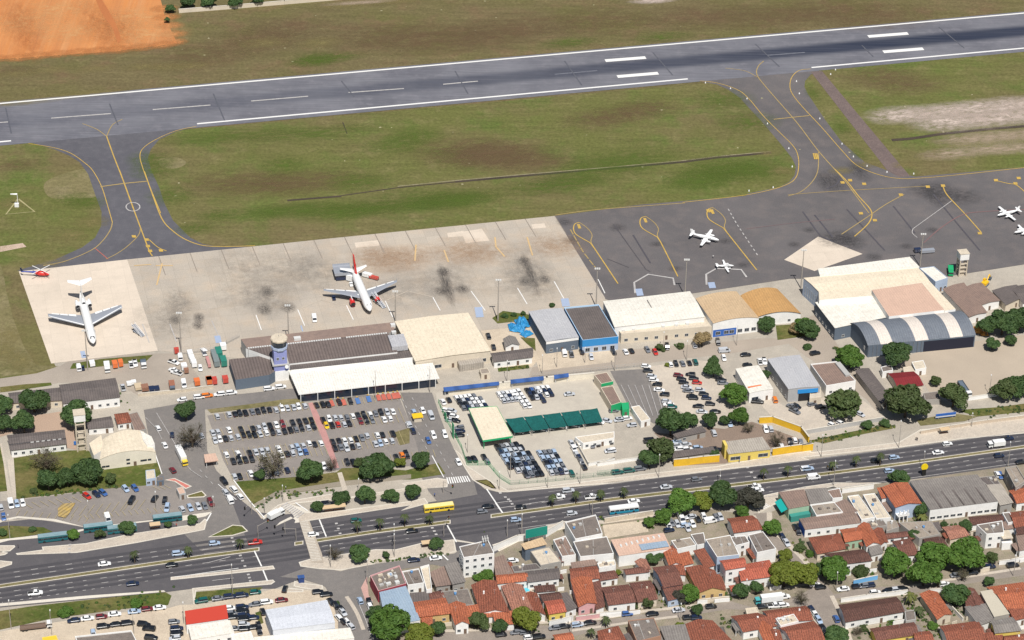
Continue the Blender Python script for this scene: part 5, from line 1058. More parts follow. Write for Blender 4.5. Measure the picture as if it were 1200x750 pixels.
H('little white terrace house on the kerb beside the lorry', 'd 480,540 560,530 578,575 495,590', 3, 'flat', CREAM, CONCW, 0, 1, par=.3)
# along the avenue, east
r_, f_ = H('brown roofed corner shop with a teal awning', 'e 186,216 360,198 395,302 256,326', 5, 'shed', GREENW, S_BR, .2, 0, name='shop', cat='shop', ov=.1)
mb = MB(); TEAL = paint('teal_awning', (.01,.36,.33,1), .6); q = [f_.at(0, v, zz, du) for v, zz, du in ((.75, 4.2, -.05), (.1, 4.2, -.05), (.1, 3.0, -2.6), (.75, 3.0, -2.6))]; roofslab(mb, q, .08, TEAL); mb.build('awning', r_)
mb = MB(); a, b = f_.at(0, 0), f_.at(1, 0); mb.box(((a.x+b.x)/2, a.y-1.2, 0), ((b-a).length*.95, 2.2, 2.6), wallm('teal_wall', (.05,.26,.22,1))); mb.build('front_room', r_)
H('grey roof behind the brown roofed corner shop', 'e 366,198 510,186 550,270 400,292', 4.8, 'shed', WHITE, S_GR, .2, 0, ov=.1, name='shop', cat='shop')
H('brown roof patch at the avenue end of the corner block', 'e 512,202 600,186 620,250 552,256', 4.6, 'flat', WHITE, S_BR, 0, 0, par=.2, name='shop', cat='shop')
H('grey concrete roof in the middle of the corner block', 'e 402,302 562,282 622,348 442,372', 4.4, 'flat', WHITE, CONCR, 0, 0, par=.2, name='shop', cat='shop')
H('brown and grey roof at the right of the corner block', 'e 562,292 640,262 722,342 624,350', 4.2, 'shed', WHITE, S_BR, .2, 0, ov=.1, name='shop', cat='shop')
r_, f_ = H('long brown roof with blue painted end wall', 'e 326,394 690,338 745,420 366,466', 3.8, 'gx', WHITE, S_BR, .5, 6, ov=.1, name='workshop', cat='workshop')
mb = MB(); a, b = f_.at(0, 1), f_.at(0, 0); mb.face([(a.x-.06, a.y, 0), (b.x-.06, b.y, 0), (b.x-.06, b.y, 3.7), (a.x-.06, a.y, 3.7)], paint('blue_gable', (.03,.14,.55,1), .6)); mb.build('painted_gable', r_)
H('red hip roofed house behind the long brown workshop', 'e 396,522 600,494 635,592 450,626', 3.6, 'hip', CREAM, T_RD, 1.5, 3)
H('bright orange roof with lime green wall behind dark roof', 'f 30,468 150,452 176,525 62,546', 4, 'gx', GREENW, T_OR, .9, 1)
H('steep orange red roof right of the lime walled house', 'f 152,442 220,426 290,556 206,576', 4.4, 'gy', WHITE, T_OR, 1.2, 1)
H('long dark brown roof with white front behind the street tree', 'e 500,632 752,602 815,672 610,698', 3.6, 'gx', WHITE, T_DK, .9, 2)
H('left pale concrete roof between the brown block and red villa', 'f 76,242 150,232 262,386 170,402', 4, 'flat', WHITE, CONCW, 0, 1, par=.3)
H('right pale concrete roof between the brown block and red villa', 'f 180,232 258,222 370,388 270,396', 4, 'flat', WHITE, CONCW, 0, 1, par=.3)
H('small grey roof in front of the pale concrete roofs', 'f 212,412 312,396 345,440 230,456', 4, 'flat', RAW, CONCD, 0, 1, par=.2)
H('bare concrete block below the red villa', 'f 342,412 400,402 425,450 338,480', 3.6, 'flat', RAW, CONCR, 0, 1, par=.2)
r_, f_ = H('two storey villa with large red roof and blue side', 'f 312,182 480,150 570,286 402,312', 6.4, 'gy', BLUEW, T_OR, 1.1, 0, lw=2)
for i in range(3): mb = MB(); p = f_.at(.1+i*.16, 0, 0, 0, -2.2); mb.box(p, (.4, .4, 5.6), WHITE); mb.build('pillar', r_)
mb = MB(); p = f_.at(.25, 0, 3, 0, -1.2); mb.box(p, (5, 2.6, .25), WHITE); mb.box((p.x, p.y-1.2, 3.25), (5, .12, .9), WHITE); mb.build('balcony', r_)
H('small orange roof joined to the left of the red villa', 'f 282,192 322,186 350,245 310,252', 5, 'shed', WHITE, T_OR, .4, 0)
r_, f_ = H('large grey sheet roofed hall with long white windowed front', 'X 1066,564.5 1145,557 1169.5,587.5 1090,597.5', 5.6, 'shed', WHITE, S_GR, .3, 10, name='hall', cat='hall', ov=.1, wsz=(2, 1))
for i in range(5):
    mb = MB(); a, b = f_.at((i+1)/6, 0, 6.08), f_.at((i+1)/6, 1, 5.78); mb.face([a-Vector((.35, 0, 0)), a+Vector((.35, 0, 0)), b+Vector((.35, 0, 0)), b-Vector((.35, 0, 0))], S_DK); mb.build('roof_gutter', r_)
H('dark roof piece at the right back of the grey hall', 'g 436,172 552,158 590,215 502,226', 5, 'flat', RAW, S_DK, 0, 0, par=.1)
H('pale roof stepping down right of the grey hall', 'g 502,228 592,222 670,340 592,356', 5, 'shed', RAW, S_LT, .3, 1)
H('grey flat roof below the red villa palm', 'f 422,418 640,406 702,496 562,526', 3.8, 'flat', RAW, CONCR, 0, 0, par=.1)
H('dark tiled roof in front of the grey flat roof', 'f 592,532 700,512 752,582 622,588', 3.4, 'gx', CREAM, T_DK, .7, 0)
H('red brown roof behind the middle street trees', 'f 382,548 490,528 552,632 442,642', 3.6, 'gx', WHITE, T_BR, 1.0, 1)
H('small red roof beside the small grey roof', 'f 252,472 312,458 345,550 300,566', 3.8, 'gy', WHITE, T_RD, .8, 1)
H('tan tiled roof under the grey hall front', 'g 202,508 312,496 376,560 252,586', 3.2, 'gx', CREAM, T_PK, .8, 1)
H('thin dark roof strip in front of the grey hall', 'g 382,440 600,422 606,460 392,490', 3, 'gx', WHITE, T_DK, .6, 0)
r_, f_ = H('white two storey cube house with balcony and roof tank', 'g 430,492 602,464 616,546 496,556', 6.8, 'flat', WHITE, CONCD, 0, 2, storeys=2, lw=1, par=.2)
tank(r_, f_, .55, .55, .8, 1, None, FRAME); part_box(r_, 'balcony', f_, 1.12, .1, 0, (4.2, 5.5, 3.4), WHITE); part_box(r_, 'balcony', f_, 1.12, .1, 5.2, (4.2, 5.5, .3), CONCW)
H('red roof right of the white cube house', 'g 652,412 770,396 802,500 692,506', 4, 'gx', BLUEW, T_RD, 1.1, 1)
H('orange brown roof at the right edge below the lamp', 'g 652,262 752,244 792,330 702,342', 4, 'gx', WHITE, T_OR, 1.0, 1)
H('unfinished grey house by the tall street lamp', 'g 622,112 700,98 762,200 692,246', 5.6, 'flat', RAW, CONCR, 0, 2, storeys=2, par=.6, lw=2)
H('narrow grey block between the pale roof and red roof', 'g 602,412 650,406 690,470 642,482', 4.2, 'flat', WHITE, CONCD, 0, 1, par=.3)
H('brown sheet roof at the right edge above the street', 'g 702,562 800,544 822,642 722,662', 3.6, 'shed', WHITE, S_BR, .4, 1)
H('dark roof strip right of the white cube house', 'g 700,520 800,500 805,540 706,556', 4.4, 'shed', WHITE, T_DK, .3, 0)
# south of the street, right
H('long chocolate roof with white front on the street corner', 'i -110,472 340,410 400,520 -60,602', 3.6, 'gx', WHITE, T_DK, 1.2, 4)
H('dark brown roof among gardens at the bottom edge', 'i 140,662 480,612 512,702 190,752', 3.2, 'gx', YELW, T_BR, 1.0, 2)
H('long salmon orange roof beside the palm garden', 'i 540,382 670,370 780,542 672,582', 3.6, 'gy', CREAM, T_OR, 1.2, 1)
H('red roof with pink ridge at the bottom edge', 'j 82,642 380,602 440,755 150,775', 3.6, 'gx', WHITE, T_RD, 1.2, 0)
H('old brown roof behind the clipped street tree', 'j 282,352 350,346 432,470 292,492', 3.6, 'gy', WHITE, T_BR, .9, 0)
H('upper grey sheet roof left of the beige panel roof', 'j 282,494 442,472 502,590 392,632', 3.6, 'shed', WHITE, S_GR, .4, 0)
H('yellow walled house with grey sheet roof at the bottom edge', 'j 492,602 652,572 722,672 522,692', 4.6, 'gx', YELW, S_GR, .6, 3)
H('plain beige panel roof beside the wide orange roof', 'j 402,368 492,352 632,542 512,566', 4.6, 'shed', RAW, surf('beige_panel', rgb(190,182,164), rgb(178,170,154), fine=.05), .2, 0, ov=.1)
H('widest orange tiled roof at the right edge', 'j 456,332 740,292 795,492 622,502', 3.8, 'gx', WHITE, T_OR, 1.6, 0)
H('red roof strip in front of the widest orange roof', 'j 632,514 800,492 812,560 672,592', 3.2, 'shed', WHITE, T_RD, .6, 1)
H('red roof at the bottom right corner', 'j 590,722 760,702 800,765 600,775', 3.4, 'gx', WHITE, T_RD, .9, 0)
H('dark red roof at the bottom edge left of yellow walls', 'j 440,705 560,700 600,770 470,775', 3, 'shed', YELW, T_RD, .4, 0)
H('tiny grey shed roof beside the palm garden', 'i 410,520 490,510 500,585 420,600', 3, 'flat', GREYW, CONCD, 0, 0, par=.1, name='shed', cat='shed')
# free-standing walls, fences and hoardings
def wall(label, s_, h=2, th=.3, mat=None, name='boundary_wall', cat='wall', group=None):
    P = [G(p) for p in pp(s_)]; o = P[0].copy(); mb = MB(); m = mat or WHITE
    for a, b in zip(P, P[1:]):
        d = b-a; c = (a+b)/2-o; mb.box((c.x, c.y, -.05), (d.length+th*.5, th, h+.05), m, math.atan2(d.y, d.x)); mb.box((c.x, c.y, h), (d.length+th*.9, th+.14, .12), KERB, math.atan2(d.y, d.x))
    return tag(mb.build(name, None, o), label, cat, group)
def fence(label, s_, h=2, mat=None, step=3.5, name='mesh_fence'):
    P = [G(p) for p in pp(s_)]; t = empty(name, P[0], 0, label, 'fence'); m = mat or GREENP; n = 0
    rails = MB()
    for a, b in zip(P, P[1:]):
        a, b = a-P[0], b-P[0]; d = b-a; k = max(1, int(d.length/step)); rz = math.atan2(d.y, d.x); c = (a+b)/2
        for zz in (.15, h*.5, h-.1): rails.box((c.x, c.y, zz), (d.length, .06, .07), m, rz)
        for i in range(int(d.length/.6)): p = a+d*(i*.6/d.length); rails.box((p.x, p.y, .1), (.05, .05, h-.15), m, rz)
        for i in range(k):
            p = a+d*(i/k); pm = MB(); pm.box((p.x, p.y, 0), (.12, .12, h), m, rz); pm.build('post', t); n += 1
    rails.build('mesh_panel', t); return t
YW = surf('yellow_painted_wall', rgb(224,180,52), rgb(208,166,50), s1=.3, fine=.06)
wall('long white wall behind the hire cars', 'C 262,480 400,462 560,440 800,412 1056,388', 2.6, .9, surf('aged_white', rgb(222,214,196), rgb(206,198,182), s1=.3, fine=.06))
wall('yellow wall right of the yellow fronted office', 'G 962,345 1060,330 1172,316 H 0,320 56,312', 3.4, .4, YW)
wall('yellow wall with shadowed panels left of the gateway', 'G 420,405 500,398 580,388 668,380', 3.4, .4, YW)
wall('bent yellow wall behind the parked white cars', 'G 890,168 962,164 1118,220 1160,275', 3.0, .5, YW)
wall('pale yard wall along the embankment', 'E 0,690 200,655 440,615', 2, .3, GREYW); wall('white wall beside the parked lorry', 'E 898,505 1050,482', 1.8, .3)
wall('white wall around the dealer car pen', 'F 955,270 1030,405 1172,375 G 0,405 230,370', 1.6, .3)
wall('pale wall along the pavement below the wide yard', 'H 640,225 800,195 1000,165 1200,140', 1.6, .25, surf('pavement_wall', rgb(196,180,160), rgb(180,166,148), s1=.3, fine=.1))
wall('long pale wall far across the runway', 'Q 630,45 800,32 1000,15 1200,-2', 2.2, .5, CREAM)
wall('concrete wall between the avenue and the sand yard', 'N 285,178 400,160 520,140', 2.2, .3, CONCW)
wall('white wall curving along the avenue beside the billboard', 'M 728,262 860,205 1000,190 1105,128', 3, .3)
wall('white garden wall on the near side of the residential street', 'i -100,450 100,420 330,395 430,380', 1.9, .3); wall('white wall with blue gate in front of brown house', 'c 190,590 250,585 360,575', 1.8, .25)
wall('pink garden wall in front of the pink house', 'c 30,620 100,612 186,600', 2, .25, PINKW); wall('white garden wall between the chocolate roof and palm garden', 'i 0,640 180,600 360,575', 1.5, .25)
wall('white wall below the orange porch and grey roof', 'b 540,660 620,645 700,620', 2.6, .3); wall('light garden wall behind the salmon roof', 'i 610,372 700,365 760,480 j 260,600', 1.6, .3)
wall('blue painted garden wall on the street under the tree', 'i 0,305 90,285 190,265', 2, .3, paint('sky_blue_wall', (.16,.42,.72,1), .6)); wall('white wall facing the street at the right edge', 'j 550,150 640,140 760,110', 2, .3)
wall('wall of yellow posts before the arched porch', 'd 168,500 250,490 370,478', 1.6, .3, CREAM); wall('cream wall under the white cube house', 'j 400,215 470,200', 2, .3, CREAM)
wall('concrete front wall of the villa drive', 'A 760,395 1000,372 1172,350', 1.4, .3, CONCW)
wall('white yard wall left of the avenue hall', 'H 385,520 215,545', 2.2, .3)
fence('green mesh fence round the left corner of the hire yard', 'F 205,60 240,140 330,305 362,400 480,400 540,470 600,508', 2.2)
fence('green mesh fence along the avenue side of the hire yard', 'F 600,508 800,492 1000,472 1172,455 G 0,455 230,430', 2.2, surf('pale_green_mesh', rgb(140,160,140), fine=0))
fence('grey fence between the apron and the cargo halls', 'A 1000,165 1172,148 B 240,118', 2, GREYW)
fence('steel fence in front of the striped yard', 'C 720,385 900,372 D 60,345 250,325', 2, GREYW)
def billboard(label, s_, w, h, z0, mat, rz=0):
    t = empty('billboard', G(pp(s_)[0]), rz, label, 'billboard'); mb = MB(); mb.box((0, 0, z0), (w, .2, h), mat); mb.build('panel', t)
    mb = MB(); mb.box((0, .12, z0-.1), (w+.3, .12, h+.2), GREYW); mb.build('back_frame', t)
    for s in (-.35, .35): mb = MB(); mb.box((s*w, .2, 0), (.2, .2, z0+h*.5), GREYW); mb.build('post', t)
    return t
billboard('green billboard on the avenue beside the tan awning', 'b 452,98', 9, 4, 3.5, paint('billboard_green', (.02,.26,.20,1), .5), R(20)); t = billboard('long blue and white board below the wide yard wall', 'H 775,140', 9, 2, .7, paint('board_blue', (.03,.12,.42,1), .5), RWA)
mb = MB(); mb.box((0, -.03, .95), (9, .2, .55), FRAME); mb.build('white_band', t)
t = billboard('tall green totem sign at the hire yard fence', 'F 285,250', 2.2, 7, .3, GREENP, R(-70)); t = billboard('green panel sign over the hire yard entrance', 'F 245,160', 1.6, 4, .4, GREENP, R(-70))
billboard('second bright blue board near the gatehouse lawn', 'I 420,150', 2, 1.6, .5, paint('board_blue2', (.03,.16,.5,1), .5), RWA)
H('white walled house with a low brown roof left of the villa palm street', 'f 330,495 470,480 484,506 345,523', 3, 'gx', WHITE, T_BR, .5, 2)
H('little grey lean-to between the dark brown roof and steep orange roof', 'f 214,562 282,555 312,622 238,640', 3.4, 'shed', WHITE, S_GR, .4, 1)
H('red roof at the bottom edge left of the big corner house', 'h -20,692 88,672 112,765 0,775', 3.6, 'gy', WHITE, T_RD, 1.0, 0)
H('small red roof at the bottom edge below the tan garden', 'i 482,692 602,682 640,755 500,765', 3.2, 'gx', WHITE, T_RD, .8, 1)
H('ochre awning house at the bottom edge by the utility post', 'b 570,718 682,702 702,742 590,765', 3.2, 'gx', OCHRE, T_OR, .7, 1)
H('short red roof between the pale hall and the red gable', 'd -10,235 60,262 75,310 0,300', 3.2, 'shed', WHITE, T_RD, .6, 0)
H('grey carport roof beside the grey roofed hall and red villa', 'f 590,440 690,420 705,470 640,490', 3, 'shed', RAW, S_DK, .3, 0)
H('brown roofed shed behind the cream villa wall', 'g 600,480 680,470 690,510 625,520', 3, 'shed', WHITE, S_BR, .3, 0)
H('small dark tiled roof beside the tall unfinished grey house', 'g 690,190 780,175 800,235 715,245', 4, 'gx', WHITE, T_DK, .7, 0)
H('white storeroom between the pale hall and old red roof', 'c 172,235 290,212 298,250 185,268', 3.6, 'flat', WHITE, CONCW, 0, 0)
H('low brown roof between the grey double building and pink house', 'c 0,235 150,212 168,240 5,262', 3, 'shed', WHITE, S_BR, .3, 0)
H('faded roof strip right of the swimming pool courtyard', 'b 440,395 570,385 580,415 455,425', 3, 'shed', WHITE, T_DK, .4, 0)
# ================================================================ trees
def leafmat(nm, c, c2):
    m, n, l, b = newmat(nm); v = coords(n, l, rnd=True)
    col = mixc(n, l, noise(n, l, v, 2.6, 4, .7, .34, .66), c, c2)
    oi = n.new('ShaderNodeObjectInfo'); r = n.new('ShaderNodeMapRange'); r.inputs[3].default_value = .82; r.inputs[4].default_value = 1.2
    l.new(oi.outputs['Random'], r.inputs[0]); col = mixc(n, l, 1.0, col, _grey(n, l, r.outputs[0]), 'MULTIPLY')
    l.new(col, b.inputs['Base Color']); b.inputs['Roughness'].default_value = .65; b.inputs['Specular IOR Level'].default_value = .25
    return m
LEAF = dict(d=leafmat('dark_leaves', (.036,.074,.024,1), (.062,.104,.030,1)), m=leafmat('mid_leaves', (.048,.105,.016,1), (.080,.145,.024,1)), y=leafmat('yellow_green_leaves', (.105,.140,.016,1), (.145,.165,.025,1)),
 o=leafmat('olive_leaves', (.046,.074,.022,1), (.075,.098,.034,1)), b=leafmat('dry_twigs', (.105,.090,.060,1), (.085,.085,.045,1)), k=leafmat('dusky_leaves', (.036,.038,.028,1), (.055,.052,.038,1)), t=leafmat('tan_leaves', (.26,.19,.10,1), (.20,.15,.07,1)),
 p=leafmat('palm_leaves', (.040,.060,.022,1), (.070,.085,.030,1)), q=leafmat('golden_palm_leaves', (.13,.13,.03,1), (.09,.11,.03,1)))
BARK = surf('bark', (.10,.075,.055,1), (.07,.055,.04,1), s1=2, fine=.1)
def crown_mesh(nm, kind, seed, dens=1.0, lumps=17, gap=.0):
    rr = random.Random(seed); mb = MB(); m = LEAF[kind]; L = []
    for i in range(lumps):
        z = rr.uniform(-.35, .85); a = i*2.39996+rr.uniform(-.4, .4); q = math.sqrt(max(0, 1-(max(0, z)*.9)**2))*rr.uniform(.35, .72)
        L.append((Vector((math.cos(a)*q, math.sin(a)*q, z*.62)), rr.uniform(.26, .44)))
    L.append((Vector((0, 0, .1)), .5))
    for c, r in L:
        for k in range(int(210*dens*(r/.35)**2)):
            d = Vector((rr.gauss(0, 1), rr.gauss(0, 1), rr.gauss(.35, 1))).normalized()
            if d.z < -.55: continue
            p = c+Vector((d.x, d.y, d.z*.8))*r*rr.uniform(.78, 1.06)
            nrm = (d+Vector((rr.gauss(0, .45), rr.gauss(0, .45), rr.gauss(.25, .45)))).normalized()
            u = nrm.orthogonal().normalized(); w = nrm.cross(u); a = rr.uniform(0, 6.28); u, w = u*math.cos(a)+w*math.sin(a), w*math.cos(a)-u*math.sin(a)
            s = rr.uniform(.045, .095); mb.face([p-u*s*1.5, p-w*s*.8+nrm*.02, p+u*s*1.5, p+w*s*.8+nrm*.02], m)
    return mb.mesh(nm)
def trunk_mesh():
    mb = MB(); rr = random.Random(4); mb.tube((0, 0, -.1), (.02, 0, .55), .065, BARK, .05, 7, False)
    for i in range(6):
        a = i*1.05+rr.uniform(-.2, .2); e = Vector((math.cos(a)*.5, math.sin(a)*.5, rr.uniform(.9, 1.25))); mb.tube((.02, 0, .5), e*.6+Vector((0, 0, .18)), .038, BARK, .025, 5, False); mb.tube(e*.6+Vector((0, 0, .18)), e, .025, BARK, .008, 5, False)
    return mb.mesh('trunk', True)
CROWNS = {}
def bare_mesh(seed):
    rr = random.Random(seed); mb = MB()
    for i in range(26):
        a, z = rr.uniform(0, 6.28), rr.uniform(.1, .9); e = Vector((math.cos(a)*rr.uniform(.4, .95), math.sin(a)*rr.uniform(.4, .95), z)); s0 = Vector((0, 0, -.5)); m_ = s0+(e-s0)*.5+Vector((rr.gauss(0, .08), rr.gauss(0, .08), .1))
        mb.tube(s0, m_, .035, BARK, .02, 4, False); mb.tube(m_, e, .02, BARK, .006, 4, False)
        for k in range(9):
            f = e+Vector((rr.gauss(0, .22), rr.gauss(0, .22), rr.gauss(.05, .18))); mb.tube(m_+(e-m_)*rr.uniform(.2, .9), f, .012, BARK, .005, 3, False)
            for q in range(4): g = f+Vector((rr.gauss(0, .07),)*1+(rr.gauss(0, .07), rr.gauss(0, .07))); s = .035; mb.face([g+Vector((-s, 0, 0)), g+Vector((0, -s, .01)), g+Vector((s, 0, .02)), g+Vector((0, s, 0))], LEAF['b'])
    return mb.mesh('bare_crown')
TRUNK = trunk_mesh()
for k in 'dmyokt':
    for s in range(3 if k in 'dmo' else 1): CROWNS[k, s] = crown_mesh('crown', k, 11+s*7+ord(k), {'t': .7, 'o': .85}.get(k, 1.0), 15+s*3)
CROWNS['b', 0] = bare_mesh(3); CROWNS['b', 1] = bare_mesh(9)
NT = [0]
def tree(s_, r, kind, label, group=None, hk=1.0, flat=.9, name='tree', cat='tree'):
    """s_: where the middle of the crown shows; r: its radius on the plan"""
    w, q = s_.split()[0], s_.split()[1]; p0 = pp(s_)[0]; rp = r/TILES[w][2]; rm = rp*mpp(p0)*1.15; NT[0] += 1; i = NT[0]
    hc = (rm*.66+.7)*hk if name == 'tree' else rm*.45
    c = G(p0, hc); t = empty(name, (c.x, c.y, 0), (i*1.7) % 6.28, label, cat, group)
    ks = [s for k, s in CROWNS if k == kind]; me = CROWNS[kind, ks[i % len(ks)]]
    o = bpy.data.objects.new('crown', me); COL.objects.link(o); o.parent = t; o.location = (0, 0, hc); o.scale = (rm, rm*(.9+.2*((i*37) % 10)/10), rm*flat)
    o2 = bpy.data.objects.new('trunk', TRUNK); COL.objects.link(o2); o2.parent = t; o2.scale = (max(1.8, rm*1.1) if name == 'tree' else rm*.6,)*2+(hc*.95,)
    return t
for a in (
 ('A 5,440',62,'d','dark tree at the left frame edge beside the grey wing'), ('A 185,425',78,'d','dark round tree hiding the low grey wing'), ('A 130,545',72,'d','dark tree on the brown paving behind the barracks'), ('A 25,545',52,'d','smaller dark tree left of the brown paving'), ('A 425,500',85,'d','big dark tree behind the concrete water tower'),
 ('A 1020,478',62,'d','round dark tree beside the airport access road'), ('A 1055,625',66,'b','thin grey tree by the car park entrance canopy'), ('I 255,250',62,'b','leafless looking dark tree behind the lawn clump'), ('I 265,345',66,'d','left dark tree of the lawn clump'), ('I 370,325',62,'d','middle tree of the lawn clump'), ('I 485,300',82,'d','largest right tree of the lawn clump'),
 ('I 610,330',34,'o','small olive tree at the lawn edge beside the clump'), ('I 690,600',44,'d','round tree standing in front of the parked teal buses'), ('I 402,640',30,'m','small tree at the tail of the lone teal bus'), ('I 548,638',28,'o','thin olive tree before the teal buses'), ('I 1055,555',30,'d','round tree at the tip of the bus stop island'), ('I 922,585',20,'d','tiny tree by the cream bus shelter'),
 ('J 630,250',72,'d','large dark tree at the front of the car park'), ('J 1000,220',84,'d','largest dark tree on the car park lawn'), ('J 420,220',70,'b','wide leafless tree in the front row of the car park'), ('J 350,268',34,'d','small dark tree under the leafless tree'), ('J 740,215',34,'b','thin bare tree at the foot of the pink path'), ('J 895,198',28,'o','olive tree touching the largest car park lawn tree'),
 ('J 1120,195',28,'y','bright yellow green shrub tree by the yellow car'), ('J 795,395',48,'d','leftmost dark tree along the lay-by pavement'), ('J 665,440',34,'d','small dark tree by the long bus shelter'), ('J 925,380',54,'d','second dark tree along the lay-by pavement'), ('J 1065,380',42,'d','third dark tree along the lay-by pavement'), ('F 65,548',46,'d','fourth dark tree along the lay-by pavement'),
 ('F 105,372',54,'d','dark tree on the lawn beside the side street zebra'), ('J 890,690',54,'d','dark tree on the avenue pavement below the crossing'), ('J 760,705',34,'b','bare shrub tree beside the dark pavement tree'), ('J 1040,700',18,'d','slim small tree on the avenue pavement'), ('M 425,215',36,'d','dark tree beside the avenue bus shelter'), ('M 150,280',18,'d','slim tree on the verge left of the bus shelter'),
 ('D 640,300',34,'d','upper bushy tree at the top of the company car park'), ('D 640,345',46,'d','lower bushy tree at the top of the company car park'), ('D 745,480',66,'m','large green tree right of the company car park'), ('D 780,600',52,'m','green tree in front of the large car park tree'), ('D 622,620',46,'d','tree at the near end of the dark car rows'), ('D 700,622',28,'d','small tree between two larger car park trees'),
 ('D 405,640',88,'d','large dark spreading tree beside the striped yard'), ('D 495,620',50,'d','right shoulder tree of the dark spreading tree'), ('D 930,98',50,'d','dark tree between the blue fronted and orange hangars'), ('D 575,175',46,'t','tan dry tree in front of the white cargo hall'), ('D 1085,120',34,'t','dry golden bush on the hangar lawn'), ('D 1135,105',46,'m','green bush at the right end of the hangar lawn'), ('D 925,370',28,'d','dark bush between the lettered hall and grey workshop'),
 ('G 350,320',80,'o','olive tree on the avenue corner of the yellow wall'), ('G 285,365',58,'d','dark lower half of the avenue corner tree'), ('G 465,600',76,'m','left tree of the avenue clump over parked vans'), ('G 575,600',56,'y','yellow green tree inside the avenue clump'), ('G 690,565',82,'d','tallest dark tree of the avenue clump'), ('G 830,585',70,'k','dusky brown tree at the right end of the avenue clump'),
 ('G 800,655',38,'m','small round tree in front of the dusky tree'), ('G 360,680',48,'m','round green tree at the left of the vehicle lot'), ('G 285,712',30,'m','small green tree near the white bus'), ('G 640,335',26,'d','climbing plant tree on the yellow wall'), ('G 990,262',40,'b','grey leafless tree inside the yellow compound'), ('G 830,200',26,'b','thin bare tree by the white parked cars'),
 ('E 20,115',60,'d','dark tree at the left of the hangar lane'), ('E 260,275',68,'m','round green tree at the corner of the hangar lane'), ('E 505,258',82,'d','spreading tree in front of the striped barn'), ('E 225,530',92,'o','olive tree with white blossom beside the workshop yard'), ('E 565,515',110,'o','biggest olive tree in front of the maroon roof'), ('E 820,485',74,'o','rounded olive tree beside the white cab lorry'),
 ('E 722,400',30,'o','small olive tree right of the maroon roof'), ('E 1030,200',38,'d','low tree at the right end of the striped barn'), ('E 1000,108',58,'d','left dark tree of the row behind the wide yard'), ('E 1085,90',80,'d','middle dark tree of the row behind the wide yard'), ('E 1180,70',72,'d','right dark tree of the row behind the wide yard'), ('E 1095,450',64,'o','olive tree by the yard wall near the right edge'), ('E 1180,430',72,'d','dark tree by the yard wall at the right edge'), ('E 1130,180',30,'d','low dark tree beside the barn end trees'),
 ('M 175,650',108,'m','large bright tree in front of the blue metal roof'), ('M 92,590',44,'d','upper dark tree along the maroon wall'), ('M 95,640',40,'d','lower dark tree along the maroon wall'), ('M 335,715',66,'y','yellow green tree at the bottom edge beside the bright tree'), ('M 910,625',72,'y','round yellow green tree on the residential street'), ('M 425,680',46,'d','dark garden tree in front of the ochre house'), ('M 650,640',52,'o','olive garden tree before the small orange porches'), ('M 770,660',40,'d','dark clipped tree beside the turquoise gate'),
 ('c 545,205',44,'d','left dark tree below the pale hall'), ('c 592,180',36,'d','right dark tree below the pale hall'), ('c 510,500',40,'o','leafy garden tree before the brown tiled house'), ('d 100,435',64,'m','green tree in front of the blue sided house'), ('d 25,455',50,'k','dusky tree left of the blue sided house front'), ('d 160,545',40,'d','dark street tree over a parked car'), ('d 455,420',56,'d','left dark tree before the bright new tile roofs'), ('d 555,400',50,'d','right dark tree before the bright new tile roofs'),
 ('e 145,455',56,'m','round green tree on the cross street'), ('e 232,640',44,'y','small yellow tree above the largest corner tree'), ('h 135,235',118,'y','left half of the largest yellow green corner tree'), ('h 275,220',110,'y','right half of the largest yellow green corner tree'), ('h 532,190',106,'m','bright tree on the right of the street corner'), ('h 440,185',66,'d','dark tree behind the bright corner tree'), ('h 545,710',90,'d','dark tree at the bottom edge near the parked row'), ('h 270,425',48,'b','bare bush tree on the corner pavement'),
 ('i 340,130',122,'m','left round tree of the four street trees'), ('i 565,220',128,'m','front round tree of the four street trees'), ('i 635,85',118,'m','back round tree of the four street trees'), ('j 290,80',150,'m','largest right tree of the four street trees'), ('j 490,92',52,'o','olive tree right of the four street trees'), ('j 205,395',100,'d','clipped dark tree left of the old brown roof'), ('j 260,240',44,'b','dark bare tree in the shade of the street trees'), ('j 470,280',42,'d','small tree by the beige panel roof'),
 ('g 210,490',24,'d','small garden tree under the long grey hall'), ('g 350,500',46,'d','garden tree right under the long grey hall'), ('f 420,112',62,'d','dark tree on the avenue beside the red villa'), ('f 565,330',56,'d','dark tree between the red villa and grey hall'), ('f 522,500',40,'d','dark tree below the grey flat roof'), ('c 318,292',20,'y','tiny yellow green tree between brown tiled roofs')):
    tree(*a)
